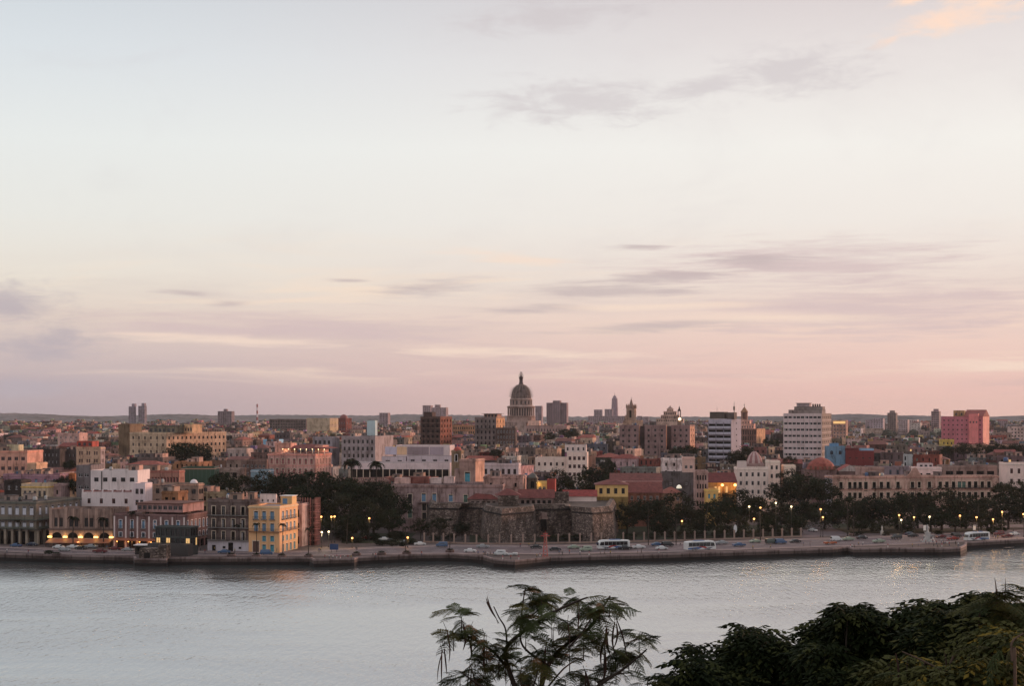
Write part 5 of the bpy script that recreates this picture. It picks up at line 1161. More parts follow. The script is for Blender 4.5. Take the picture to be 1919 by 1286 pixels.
# ================================================================== landmarks
def capitol():
    Y = 1770; k = Y / F; cx = PX(976.5, Y); zg = gz(Y) - .5
    rt = empty('domed_capitol', (cx, Y, zg), -.2); tag(rt, 'great stone capitol dome with colonnaded drum and scaffolding on the skyline', 'capitol'); REFS.append((976, 760, 'great dome'))
    Z = lambda py: PZ(py, Y) - zg
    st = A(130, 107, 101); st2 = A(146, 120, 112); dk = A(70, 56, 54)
    def lat(name, prof, n=32, c=st, m=plaster): mb = MB(); mb.lathe(prof, n, m, c); return mb.build(name, rt)
    mb = MB(); mb.box(-31 * k, 15 * k, -20, 20, 0, Z(791), plaster, st2); mb.box(-31.5 * k, 15.5 * k, -20.3, 20.3, Z(792.2), Z(791.6), plaster, st); mb.build('base_block', rt)
    lat('drum_base', [(27 * k, Z(792)), (26.5 * k, Z(781)), (27.2 * k, Z(780.6)), (27.2 * k, Z(779.6))], 40, st2)
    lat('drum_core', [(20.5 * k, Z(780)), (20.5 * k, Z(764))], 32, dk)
    for q in range(32):
        a = 2 * math.pi * q / 32; mb = MB(); mb.lathe([(1.0 * k, 0), (.85 * k, .5), (.8 * k, Z(765) - Z(779.6))], 8, plaster, st2); mb.build('column', rt, (24.6 * k * math.cos(a), 24.6 * k * math.sin(a), Z(779.6)))
    lat('entablature', [(22 * k, Z(765.4)), (25.8 * k, Z(765)), (25.8 * k, Z(763.2)), (26.6 * k, Z(762.8)), (26.6 * k, Z(761.8)), (21 * k, Z(760.5))], 40, st2)
    lat('upper_drum', [(20.5 * k, Z(761)), (20 * k, Z(750)), (21 * k, Z(749.6)), (21 * k, Z(747.6)), (19 * k, Z(747))], 32, st2)
    for q in range(16):
        a = 2 * math.pi * (q + .5) / 16; mb = MB(); mb.box(-1.1 * k, 1.1 * k, -.3, .3, 0, 6.5 * k, glass); o = mb.build('drum_window', rt, (20.3 * k * math.cos(a), 20.3 * k * math.sin(a), Z(758.5)), a + math.pi / 2)
        mb = MB(); mb.box(-.7 * k, .7 * k, -.5, .5, 0, 11 * k, plaster, st2); mb.build('drum_pilaster', rt, (20.4 * k * math.cos(a + .196), 20.4 * k * math.sin(a + .196), Z(760.4)), a + .196 + math.pi / 2)
    pr = []
    for q in range(11):
        t = q / 10 * math.radians(78); pr.append((18.6 * k * math.cos(t), Z(747.4) + 27 * k * math.sin(t)))
    lat('dome', pr, 32, A(102, 84, 80), plaster_old)
    for q in range(16):
        a = 2 * math.pi * q / 16; mb = MB()
        for (r0, z0), (r1, z1) in zip(pr[:-1], pr[1:]): mb.tube((r0 + .1, 0, z0), (r1 + .1, 0, z1), .55, .5, 4, plaster, st)
        mb.build('dome_rib', rt, (0, 0, 0), a)
    for q in range(8):
        t = math.radians(6 + q * 9); r = 18.6 * k * math.cos(t) + 1.6; z = Z(747.4) + 27 * k * math.sin(t); mb = MB(); n = 28
        for j in range(n):
            a, b = 2 * math.pi * j / n, 2 * math.pi * (j + 1) / n; mb.tube((r * math.cos(a), r * math.sin(a), z), (r * math.cos(b), r * math.sin(b), z), .13, .13, 4, iron, caps=False)
            if q < 7:
                t2 = math.radians(6 + (q + 1) * 9); r2 = 18.6 * k * math.cos(t2) + 1.6; z2 = Z(747.4) + 27 * k * math.sin(t2)
                if j % 2 == 0: mb.tube((r * math.cos(a), r * math.sin(a), z), (r2 * math.cos(a), r2 * math.sin(a), z2), .13, .13, 4, iron, caps=False)
            else: pass
            if j % 2 == 0 and q < 5: mb.tube((r * math.cos(a), r * math.sin(a), z), ((r + 1.8) * math.cos(a), (r + 1.8) * math.sin(a), z + 2.6), .12, .1, 4, iron, caps=False)
        mb.build('scaffold_ring', rt)
    lat('lantern', [(4.6 * k, Z(722)), (4.0 * k, Z(718)), (3.4 * k, Z(717)), (3.4 * k, Z(710)), (4.4 * k, Z(709.5)), (4.2 * k, Z(708)), (2.4 * k, Z(705.5)), (1.2 * k, Z(704)), (.5 * k, Z(700))], 16, A(70, 54, 54))
    for q in range(3):
        mb = MB(); z = Z(706 - 3 * q); r = (5 - 1.4 * q) * k
        for j in range(10):
            a, b = 2 * math.pi * j / 10, 2 * math.pi * (j + 1) / 10; mb.tube((r * math.cos(a), r * math.sin(a), z), (r * math.cos(b), r * math.sin(b), z), .12, .12, 4, iron, caps=False); mb.tube((r * math.cos(a), r * math.sin(a), z), (r * .8 * math.cos(a), r * .8 * math.sin(a), z + 3 * k), .1, .1, 4, iron, caps=False)
        mb.build('scaffold_ring', rt)
    mb = MB(); mb.tube((0, 0, Z(701)), (0, 0, Z(697)), .3, .1, 6, iron); mb.build('finial', rt)
    HERO.append((945, 1005, 698, 803, Y, cx, Y, 24))
capitol()
bw = bld('capitol_wing', 'long low stone wing stretching right from the great dome', 985, 1062, None, 798, 1740, th=10, col=A(156, 122, 116), nc=14, ns=0, fh=7, rows=1, win=dict(w=1.2, h=3.2), yb=812, joinw=True, d=26)
part_box(bw, 'corner_pavilion', 989, 1011, 789, 798, -1, 10, A(206, 158, 140))  # lit look of the pavilion is painted as a brighter wall colour

def church():
    Y = 1480; k = Y / F; rt = empty('spired_church', (PX(1183, Y), Y, gz(Y) - .5), -.3); tag(rt, 'stone church tower with pinnacles and a sharp spire on the skyline', 'church'); REFS.append((1183, 772, 'church spire'))
    zg = gz(Y) - .5; Z = lambda py: PZ(py, Y) - zg; c = A(138, 108, 92); c2 = A(120, 92, 82)
    mb = MB(); ops = [(3.0, 5.4, Z(789), Z(776), True)]
    w = 15.5 * k
    for O, u in (((-w / 2, -w / 2), (1, 0)), ((w / 2, -w / 2), (0, 1)), ((w / 2, w / 2), (-1, 0)), ((-w / 2, w / 2), (0, -1))): facade(mb, O, u, w, 0, Z(766), [(w / 2 - 1.2, w / 2 + 1.2, Z(783), Z(769), True)], plaster, c, .8)
    mb.poly([(-w / 2, -w / 2, Z(766)), (w / 2, -w / 2, Z(766)), (w / 2, w / 2, Z(766)), (-w / 2, w / 2, Z(766))], plaster, c); mb.build('bell_tower', rt)
    mb = MB(); mb.box(-w / 2 + .9, w / 2 - .9, -w / 2 + .9, w / 2 - .9, Z(790), Z(767), void); mb.build('belfry_interior', rt)
    for sx in (-1, 1):
        for sy in (-1, 1):
            mb = MB(); mb.lathe([(.9, 0), (.8, 2.2), (1.0, 2.3), (.1, 5.2)], 6, plaster, c); mb.build('pinnacle', rt, (sx * w * .46, sy * w * .46, Z(766)))
    mb = MB(); mb.lathe([(w * .36, Z(766)), (w * .30, Z(762)), (.15, Z(747))], 8, plaster, c2, smooth=False); mb.build('spire', rt)
    mb = MB(); mb.box(-.08, .08, -.08, .08, Z(747), Z(744.5), iron); mb.box(-.5, .5, -.08, .08, Z(746), Z(745.6), iron); mb.build('cross', rt)
    mb = MB(); mb.box(-13 * k, 13 * k, -6, 24, 0, Z(788), plaster, A(150, 116, 96))
    for s in (-1, 1): mb.prism([(s * 8 * k - 2, -6.2), (s * 8 * k + 2, -6.2), (s * 8 * k + 2, -2), (s * 8 * k - 2, -2)], Z(790), Z(778), plaster, c, inset=.7)
    mb.build('nave', rt)
    HERO.append((1168, 1198, 746, 797, Y, PX(1183, Y), Y, 14))
church()
def ornate():
    Y = 1500; k = Y / F; zg = gz(Y) - .5; Z = lambda py: PZ(py, Y) - zg
    rt = empty('stepped_palace', (PX(1256, Y), Y, zg), -.15); tag(rt, 'ornate pale palace stepping up to a small cupola above the apartment wings', 'palace'); REFS.append((1254, 778, 'stepped ornate palace'))
    c = A(168, 136, 122)
    for (hw, y0, y1, n) in ((25, 800, 786, 12), (17, 786, 779, 9), (12, 779, 772, 7), (6, 772, 767, 3)):
        mb = MB(); w = hw * 2 * k; ops = [(w / n * (q + .5) - .55, w / n * (q + .5) + .55, Z(y0) + .9 if y0 < 800 else Z(790), Z(y1) - .8, True) for q in range(n)]
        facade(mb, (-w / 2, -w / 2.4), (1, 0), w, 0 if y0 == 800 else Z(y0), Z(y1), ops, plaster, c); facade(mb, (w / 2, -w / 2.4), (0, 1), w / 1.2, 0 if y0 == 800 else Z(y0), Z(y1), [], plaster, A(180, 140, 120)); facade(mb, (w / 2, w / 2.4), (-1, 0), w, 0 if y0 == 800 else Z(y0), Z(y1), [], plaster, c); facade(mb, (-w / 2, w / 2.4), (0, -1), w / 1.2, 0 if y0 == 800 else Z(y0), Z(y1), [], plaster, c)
        mb.box(-w / 2 - .3, w / 2 + .3, -w / 2.4 - .3, w / 2.4 + .3, Z(y1), Z(y1) + .5, plaster, c); mb.build('stepped_storey', rt)
        for q in range(n): mb = MB(); mb.poly([(-.55, -w / 2.4 + .28, ops[q][2]), (.55, -w / 2.4 + .28, ops[q][2]), (.55, -w / 2.4 + .28, ops[q][3]), (-.55, -w / 2.4 + .28, ops[q][3])], glass); mb.build('window', rt, (-w / 2 + w / n * (q + .5), 0, 0))
    mb = MB(); mb.lathe([(3, Z(767)), (2.6, Z(765)), (1.2, Z(763.4)), (.2, Z(760.5))], 10, plaster, A(130, 104, 96)); mb.build('cupola', rt)
    HERO.append((1236, 1282, 762, 797, Y, PX(1256, Y), Y, 16))
    Y = 1420; k = Y / F; zg = gz(Y) - .5; Z = lambda py: PZ(py, Y) - zg
    rt = empty('lantern_tower', (PX(1273, Y), Y, zg)); tag(rt, 'dark slender lantern tower with a bright lamp at its foot', 'tower')
    mb = MB(); w = 3.2 * k; mb.box(-w, w, -w, w, 0, Z(784), plaster_old, A(110, 86, 78)); mb.build('tower_shaft', rt)
    for sx in (-1, 1):
        for sy in (-1, 1): mb = MB(); mb.tube((0, 0, Z(784)), (0, 0, Z(771)), .35, .3, 6, plaster, A(70, 54, 52)); mb.build('lantern_column', rt, (sx * w * .7, sy * w * .7, 0))
    mb = MB(); mb.lathe([(w * 1.1, Z(771)), (w * .9, Z(769)), (w * .5, Z(767)), (w * .35, Z(764)), (.1, Z(761.5))], 10, plaster_old, A(54, 42, 42)); mb.build('lantern_cap', rt)
    mb = MB(); mb.lathe([(.1, 0), (1.2, .5), (1.5, 1.4), (1.1, 2.3), (.1, 2.8)], 12, lamp_white); mb.build('flood_lamp', rt, (0, -w - 1.2, Z(788.5)))
ornate()
def tiled_turret():
    Y = 1350; k = Y / F
    b = bld('ornamental_office', 'rose-brown ornamental office block with tall pilasters below the conical turret', 1386, 1418, 1434, 804, Y, th=20, col=A(120, 80, 70), nc=7, ns=6, fh=5.4, rows=3, win=dict(w=1.1, h=4.2, sill=.6, frame='brown'), yb=838, sidecol=A(206, 150, 108), ref='ornamental office block')  # side painted much brighter to show the sun on it
    part_box(b, 'upper_storey', 1388, 1412, 795, 805, 2, 9, A(190, 136, 120), windows=(5, 1.0, 2.0, 1.2)); part_box(b, 'upper_storey', 1388, 1404, 788, 796, 4, 7, A(190, 138, 122), windows=(3, .9, 1.8, 1))
    zg = b.zg; Z = lambda py: PZ(py, Y) - zg; r = 6.2 * k; x = lx(b, 1392)
    mb = MB(); mb.lathe([(r * 1.1, Z(792)), (r, Z(788)), (r, Z(786))], 8, plaster, A(176, 130, 110), smooth=False); mb.build('turret_base', b.root, (x, -b.d / 2 + 8, 0))
    for q in range(8):
        a = math.pi / 8 + math.pi / 4 * q; mb = MB(); mb.box(-.35, .35, -.35, .35, Z(788), Z(772), plaster, A(166, 122, 104)); mb.build('turret_pier', b.root, (x + r * .9 * math.cos(a), -b.d / 2 + 8 + r * .9 * math.sin(a), 0))
    mb = MB(); mb.lathe([(r * .7, Z(788)), (r * .7, Z(773))], 8, plaster, A(110, 80, 72), smooth=False); mb.build('turret_core', b.root, (x, -b.d / 2 + 8, 0))
    mb = MB(); mb.lathe([(r * 1.15, Z(773)), (r * 1.15, Z(772)), (.2, Z(762.5))], 8, tiles, A(134, 94, 66), smooth=False); mb.build('turret_roof', b.root, (x, -b.d / 2 + 8, 0))
    mb = MB(); mb.tube((0, 0, Z(763)), (0, 0, Z(755)), .18, .08, 5, iron); mb.lathe([(.1, Z(760)), (.6, Z(759)), (.1, Z(758))], 8, iron); mb.build('finial', b.root, (x, -b.d / 2 + 8, 0))
tiled_turret()

def fort():
    rt = empty('stone_fort', (0, 575, QZ - .2)); tag(rt, 'low rough-stone fort with angular bastions on the waterfront', 'fort'); REFS.append((940, 980, 'rough-stone fort'))
    pts = [(800, 604), (806, 578), (860, 574), (868, 582), (905, 578), (908, 562), (940, 543), (1000, 557), (1003, 570), (1072, 573), (1070, 558), (1110, 548), (1147, 558), (1154, 600), (1154, 650), (800, 650)]
    P2 = [(PX(p, y), y - 575) for p, y in pts]; n = len(P2); cx = sum(p[0] for p in P2) / n; cyy = sum(p[1] for p in P2) / n
    def ring(off): # scale about the plan's centre by an absolute amount
        out = []
        for (x, y) in P2:
            v = Vector((x - cx, y - cyy)); L = v.length; out.append((cx + v.x * (L + off) / L, cyy + v.y * (L + off) / L))
        return out
    lv = [(ring(1.4), 0.0), (ring(0.0), 10.9), (ring(.35), 11.0), (ring(.35), 11.5), (ring(0), 11.6), (ring(-1.2), 13.5)]
    for j in range(n):
        a, b = j, (j + 1) % n
        for q in range(len(lv) - 1):
            if q in (1, 2, 3) and False: continue
        mb = MB()
        mb.poly([(*lv[0][0][a], 0), (*lv[0][0][b], 0), (*lv[1][0][b], 10.9), (*lv[1][0][a], 10.9)], stone)
        mb.build('bastion_face', rt)
        mb = MB()
        for q in (1, 2, 3): mb.poly([(*lv[q][0][a], lv[q][1]), (*lv[q][0][b], lv[q][1]), (*lv[q + 1][0][b], lv[q + 1][1]), (*lv[q + 1][0][a], lv[q + 1][1])], wet_stone)
        mb.build('cordon', rt)
        mb = MB(); mb.poly([(*lv[4][0][a], 11.6), (*lv[4][0][b], 11.6), (*lv[5][0][b], 13.5), (*lv[5][0][a], 13.5)], stone)
        mb.poly([(*lv[5][0][a], 13.5), (*lv[5][0][b], 13.5), (*ring(-3.2)[b], 13.5), (*ring(-3.2)[a], 13.5)], stone); mb.build('parapet', rt)
    mb = MB(); mb.poly([(*p, 12.6) for p in ring(-3.0)], roofing, A(70, 58, 52)); mb.build('terreplein', rt)
    mb = MB(); yy = 569.6 - 575; mb.box(PX(1014, 570), PX(1024, 570), yy - 1.2, yy - .5, 2.8, 7.6, void); mb.build('gateway', rt)
    mb = MB(); mb.box(PX(1010, 570), PX(1027, 570), yy - 1.0, yy + .4, 7.6, 8.5, plaster_old, A(140, 112, 104)); mb.box(PX(1012, 570), PX(1025, 570), yy - .8, yy + .4, 8.5, 10.2, plaster_old, A(130, 104, 98)); mb.build('gate_crest', rt)
    HERO.append((796, 1156, 945, 1020, 545, PX(975, 600), 600, 45))
    red = A(98, 42, 37)
    b = bld('fort_barracks', 'stone barracks with dark openings and red tile roof at the left of the fort', 878, 933, None, 936, 594, th=-4, col=A(134, 110, 104), nc=5, ns=0, fh=4.0, rows=1, d=10, win=dict(w=1.3, h=2.6, style='void', sill=.5), yb=955, cornice=0, parapet=.05, m=plaster_old, ref='left fort barracks')
    hip_roof(b, -b.w / 2, b.w / 2, -b.d / 2, b.d / 2, b.h, 3.4, red, .5)
    b = bld('fort_barracks', 'longer stone barracks with dark openings under a red roof at the fort centre', 972, 1037, None, 934, 588, th=3, col=A(126, 102, 96), nc=6, ns=0, fh=4.0, rows=1, d=10, win=dict(w=1.3, h=2.6, style='void', sill=.5), yb=955, cornice=0, parapet=.05, m=plaster_old)
    hip_roof(b, -b.w / 2, b.w / 2, -b.d / 2, b.d / 2, b.h, 3.4, red, .5, gable=True)
    b = bld('fort_gatehouse', 'rough stone block between the two red-roofed fort barracks', 934, 972, None, 930, 572, th=-2, col=A(124, 98, 92), nc=0, ns=0, d=9, yb=955, cornice=0, m=stone); hip_roof(b, -b.w / 2 - 1, b.w / 2 + 1, -1, b.d / 2 + 5, b.h, 2.6, red, .3)
    bld('fort_tower_stub', 'squat rough stone stub at the right end of the fort barracks', 1037, 1066, None, 924, 592, th=2, col=A(150, 122, 114), nc=0, ns=0, d=9, yb=950, cornice=0, m=stone)
    b = bld('tiled_link_range', 'low range with a long thin red roof between the fort and the yellow pavilion', 1056, 1118, None, 931, 602, th=2, col=A(186, 164, 160), nc=0, ns=0, d=9, yb=945, cornice=0, parapet=.05, m=plaster_clean); hip_roof(b, -b.w / 2, b.w / 2, -b.d / 2, b.d / 2, b.h, 2.6, A(126, 40, 36), .4, gable=True)
fort()
bt = bld('white_portico', 'small white classical portico half hidden among the park trees', 1484, 1520, None, 938, 650, th=0, col=A(190, 160, 152), m=plaster_clean, nc=0, ns=0, d=8, yb=960, parapet=.4, cornice=.5)
for k in range(4):
    mp = MB(); mp.lathe([(.5, 0), (.42, .4), (.38, bt.h - 1.6), (.5, bt.h - 1.4)], 10, plaster_clean, A(200, 172, 162)); mp.build('column', bt.root, (-bt.w / 2 + .6 + (bt.w - 1.2) * k / 3, -bt.d / 2 - .8, 0))
bld('park_lodge', 'pale lamp-lit lodge wall behind the park lamps', 1432, 1456, None, 937, 612, th=0, col=A(180, 146, 132), m=plaster_clean, nc=2, ns=0, d=8, fh=5, rows=1, yb=975, win=dict(w=1.2, h=2.4))

# ================================================================== hills and far town
def hills():
    gm = ground_mat('far_wood', A(44, 47, 52), A(66, 67, 72), 0.004)  # bluish distance haze is mixed into both hill colours
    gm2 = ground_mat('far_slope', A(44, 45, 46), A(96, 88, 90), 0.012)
    rr = random.Random(3)
    def ridge(name, Y, prof, jit, thick, m, base):
        mb = MB(); pts = []
        x0, x1 = prof[0][0], prof[-1][0]; n = int((x1 - x0) / 2.2)
        for k in range(n + 1):
            px = x0 + (x1 - x0) * k / n
            for (a, ya), (b, yb) in zip(prof[:-1], prof[1:]):
                if a <= px <= b: t = (px - a) / (b - a); t = t * t * (3 - 2 * t); py = ya + (yb - ya) * t; break
            pts.append((PX(px, Y), PZ(py + rr.uniform(-jit, jit) + .5 * math.sin(px * .37), Y)))
        for (xa, za), (xb, zb) in zip(pts[:-1], pts[1:]):
            ya1, yb1 = Y + rr.uniform(-20, 20), Y + rr.uniform(-20, 20)
            rows = []
            for f, dz in ((-1.0, 0), (-.55, .55), (-.2, .9), (0, 1.0), (.35, .85), (1.0, 0)):
                rows.append(((xa, Y + f * thick, base + (za - base) * dz), (xb, Y + f * thick, base + (zb - base) * dz)))
            for (p, q), (r, s) in zip(rows[:-1], rows[1:]): mb.poly([p, q, s, r], m, smooth=True)
        tag(mb.build(name), kind='structure')
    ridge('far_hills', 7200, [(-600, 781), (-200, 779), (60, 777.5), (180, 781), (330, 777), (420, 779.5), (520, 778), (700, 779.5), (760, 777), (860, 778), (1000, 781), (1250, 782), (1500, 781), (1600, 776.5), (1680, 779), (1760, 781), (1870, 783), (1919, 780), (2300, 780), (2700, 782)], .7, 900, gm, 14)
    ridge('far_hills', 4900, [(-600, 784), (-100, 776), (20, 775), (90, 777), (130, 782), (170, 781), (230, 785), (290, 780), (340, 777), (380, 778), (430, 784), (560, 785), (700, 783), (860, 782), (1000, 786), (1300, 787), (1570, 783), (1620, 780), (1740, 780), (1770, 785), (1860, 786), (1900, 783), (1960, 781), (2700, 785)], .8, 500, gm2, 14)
hills()
def lump(mb, x, y, z, r, rr, m, c):
    """one rough leafy mass seen from far away"""
    n = 7; v = []
    for f, s in ((0.0, .75), (.45, 1.0), (.85, .7)):
        for k in range(n):
            a = 2 * math.pi * k / n + f; q = r * s * rr.uniform(.75, 1.2); v.append((x + q * math.cos(a), y + q * math.sin(a), z + r * f * 1.5 * rr.uniform(.85, 1.15)))
    v.append((x, y, z + r * 1.6))
    fs = []
    for j in range(2):
        for k in range(n): fs.append((j * n + k, j * n + (k + 1) % n, (j + 1) * n + (k + 1) % n, (j + 1) * n + k))
    for k in range(n): fs.append((2 * n + k, 2 * n + (k + 1) % n, 3 * n))
    mb.mesh_faces(v, fs, m, c)

WALLC = [('dark brown', A(84, 68, 66)), ('ash-grey', A(108, 94, 92)), ('taupe', A(126, 106, 100)), ('sand-coloured', A(150, 124, 112)), ('buff', A(168, 138, 124)), ('rust-brown', A(116, 76, 66)),
         ('charcoal', A(70, 60, 60)), ('dusty pink', A(154, 116, 110)), ('pale grey', A(150, 136, 136)), ('cream', A(184, 152, 132)), ('chalk-white', A(186, 168, 166)), ('ochre', A(160, 116, 78)), ('slate-grey', A(104, 100, 106)), ('brick-red', A(128, 62, 52)), ('faded green', A(110, 116, 100))]
CW = [12, 12, 12, 9, 7, 8, 9, 7, 7, 5, 5, 4, 5, 3, 1]
ROOFC = [A(76, 62, 60), A(88, 74, 70), A(62, 50, 48), A(98, 72, 64), A(104, 90, 86), A(84, 48, 42)]
def town():
    rr = random.Random(21); cand = []
    Y = 600.0
    while Y < 2600:
        px = -60 - rr.uniform(0, 30)
        sc = 1.0
        while px < 1990:
            w = rr.uniform(11, 26) if Y < 800 else rr.uniform(7, 19); d = rr.uniform(11, 18)
            wp = w / Y * F; xm = px + wp / 2; px += wp * rr.uniform(.92, 1.15) + (3 if rr.random() < .15 else 0)
            y_ = Y + rr.uniform(-6, 6)
            if y_ < 700 and xm > 420: continue
            if y_ < 740 and xm > 1250: continue
            if y_ < 720 and 480 < xm < 640: continue
            X = PX(xm, y_)
            if any(abs(X - h[5]) < h[7] + w * .45 and abs(y_ - h[6]) < h[7] * .9 + d * .45 for h in HERO if abs(h[6] - y_) < 80): continue
            hgt = rr.choice([7, 8, 10, 11, 12, 13, 15, 16, 18, 20, 22, 24]) * (1 if Y < 1500 else .9)
            zt = gz(y_) + hgt; pyt = HY + (H - zt) * F / y_
            lim = 788 if Y > 1500 else 800
            lim = max([lim] + [h[3] - 1.5 for h in HERO if h[4] > y_ + 8 and h[0] < xm + wp * .5 and h[1] > xm - wp * .5])
            if pyt < lim:
                zt = H - (lim + rr.uniform(0, 5) - HY) * y_ / F; hgt = zt - gz(y_)
            if hgt < 4.0: continue
            pyt = HY + (H - zt) * F / y_
            cand.append((xm, wp, y_, w, d, zt, pyt))
        Y += rr.uniform(20, 26) if Y < 1500 else rr.uniform(26, 36)
    # how much of each shows: screen the front ones against a running skyline
    cov = {}
    vis = []
    for c in sorted(cand, key=lambda c: c[2]):
        xm, wp, y_, w, d, zt, pyt = c; a = 0
        for p in range(int(xm - wp / 2), int(xm + wp / 2) + 1):
            t = cov.get(p, 945.0)
            for h in HERO:
                if h[0] <= p <= h[1] and h[4] < y_ and h[2] < t: t = h[2]
            a += max(0.0, t - pyt)
            cov[p] = min(cov.get(p, 945.0), pyt)
        vis.append((a, c))
    vis = [v for v in vis if v[0] > 3]
    vis.sort(key=lambda v: -v[0])
    indiv, rest = vis[:290], vis[290:]
    for a, (xm, wp, y_, w, d, zt, pyt) in indiv:
        cn, cc = rr.choices(WALLC, CW)[0]; f_ = rr.choice([.45, .6, .75, .9, 1.1, 1.4]); cc = tuple(x * f_ for x in cc); tl = rr.random(); th = rr.choice([8, 12, 16, 20, 24])
        c2 = tuple(x * rr.uniform(.85, 1.15) for x in cc); q = rr.random()
        near = y_ < 1000
        fh = rr.uniform(3.6, 4.6)
        wst = dict(w=rr.uniform(.8, 1.3), h=rr.uniform(1.5, 2.6), style=rr.choice(['dark', 'half', 'void', 'shutter']), frame=rr.choice(['brown', 'dark', 'grey', 'white', 'green', 'blue', 'cream']))
        b = bld('town_house', None, xm - wp / 2, xm + wp / 2, None, pyt, y_, th=th, col=c2, nc=max(2, int(w / rr.uniform(2.8, 4.2))), ns=max(1, int(d / 4.5)), fh=fh, yb=pyt + 40, rows=4 if near else 3,
                m=rr.choice([plaster, plaster_old, plaster_old, plaster]), roof=rr.choice(ROOFC), parapet=rr.choice([.4, .7, 1.0]), cornice=rr.choice([0, .2, .3]), win=wst, joinw=not (y_ < 880), floorline=rr.random() < .4, balc=rr.choice([None, None, dict(rows=(0, 1)), dict(rows=(1,), cont=True)]), cat='house', group='houses of the old town',
                place_override=(w, d, Vector((PX(xm, y_), y_))), rnd=((.012, 'lit'), (.25, 'void')))
        HERO.pop()
        feat = 'flat-roofed'
        if tl < .16: hip_roof(b, -w / 2, w / 2, -d / 2, d / 2, b.h, rr.uniform(1.6, 2.8), rr.choice([A(116, 46, 38), A(130, 60, 46), A(100, 52, 44)]), .3, gable=rr.random() < .5); feat = 'red-roofed'
        else: clutter(b, int(xm * 3 + y_), rr.choice([4, 5, 6, 7]) if near else 3)
        AUTO.append((b.root, xm, pyt + 8, f"{cn} {feat} {'house' if w < 18 else 'block'}"))
    # everything beyond those: one mass of far roofs
    mb = MB(); winb = MB()
    def lite(x, y, w, d, zt, zg, c, rc, nwin):
        co, si = math.cos(-.22), math.sin(-.22)
        def T(px_, py_, z): return (x + px_ * co - py_ * si, y + px_ * si + py_ * co, z)
        a, b_ = w / 2, d / 2; P_ = [(-a, -b_), (a, -b_), (a, b_), (-a, b_)]
        for k in range(4): mb.poly([T(*P_[k], zg), T(*P_[(k + 1) % 4], zg), T(*P_[(k + 1) % 4], zt), T(*P_[k], zt)], plaster_old, c)
        mb.poly([T(*p, zt) for p in P_], roofing, rc)
        for k in range(nwin):
            for r in range(3):
                if rr.random() < .15: continue
                xx = -a + w * (k + .5) / nwin; zz = zt - 2.8 - 3.6 * r; mb.poly([T(xx - .55, -b_ - .06, zz), T(xx + .55, -b_ - .06, zz), T(xx + .55, -b_ - .06, zz + 1.7), T(xx - .55, -b_ - .06, zz + 1.7)], glass)
        for j_ in range(rr.choice([1, 1, 2, 3])):
            s = rr.uniform(.8, 2.4); s2 = rr.uniform(.8, 2.4); ox, oy = rr.uniform(-a * .75, a * .75), rr.uniform(-b_ * .8, b_ * .5); hh = rr.uniform(1.2, 3.2); Q = [(ox - s, oy - s2), (ox + s, oy - s2), (ox + s, oy + s2), (ox - s, oy + s2)]; c3 = tuple(x * rr.uniform(.4, 1.1) for x in rr.choice(WALLC)[1])
            for k in range(4): mb.poly([T(*Q[k], zt), T(*Q[(k + 1) % 4], zt), T(*Q[(k + 1) % 4], zt + hh), T(*Q[k], zt + hh)], plaster, c3)
            mb.poly([T(*p, zt + hh) for p in Q], roofing, rc)
        if rr.random() < .3:
            ox, oy, hh = rr.uniform(-a, a), rr.uniform(-b_, b_), rr.uniform(3, 7); q_ = .12; Q = [(ox - q_, oy - q_), (ox + q_, oy - q_), (ox, oy + q_)]
            for k in range(3): mb.poly([T(*Q[k], zt), T(*Q[(k + 1) % 3], zt), T(*Q[(k + 1) % 3], zt + hh), T(*Q[k], zt + hh)], iron)
    for a, (xm, wp, y_, w, d, zt, pyt) in rest:
        cn, cc = rr.choices(WALLC, CW)[0]; f_ = rr.choice([.35, .5, .7, .9, 1.2, 1.5]); cc = tuple(x * f_ for x in cc); lite(PX(xm, y_), y_, w, d, zt, gz(y_) - .5, cc, rr.choice(ROOFC), max(2, int(w / 3.6)))
    for k in range(900):
        y_ = rr.uniform(2400, 4600); xm = rr.uniform(-80, 2000); w = rr.uniform(14, 46); zt = gz(y_) + rr.choice([5, 6, 8, 9, 10, 12]); pyt = HY + (H - zt) * F / y_
        if pyt < (793 if xm < 900 else 788): continue
        cn, cc = rr.choices(WALLC, [4, 8, 8, 10, 10, 4, 3, 8, 12, 8, 10, 3, 6, 3, 1])[0]; f_ = rr.choice([.35, .5, .7, 1.0, 1.4]); cc = tuple(x * f_ for x in cc); lite(PX(xm, y_), y_, w, rr.uniform(12, 26), zt, gz(y_) - .5, cc, rr.choice(ROOFC), 0)
    tag(mb.build('distant_town', None), 'hazy mass of far low roofs filling the plain behind the old town', 'houses', kind='stuff')
    mt = MB(); lm = ground_mat('distant_foliage', A(30, 34, 28), A(48, 50, 42), 0.05)
    for k in range(900):
        y_ = rr.uniform(1500, 4700); xm = rr.uniform(-90, 2010); r = rr.uniform(4, 9); zt = gz(y_) + r * 1.7
        if rr.random() < .4 and y_ < 2600: continue
        if HY + (H - zt) * F / y_ < (788 if y_ > 2600 else 783): continue
        lump(mt, PX(xm, y_), y_, gz(y_) - .5, r, rr, lm, (.02, .03, .02))
    tag(mt.build('distant_trees'), 'dark tree clumps scattered over the far plain', 'trees', kind='stuff')
town()

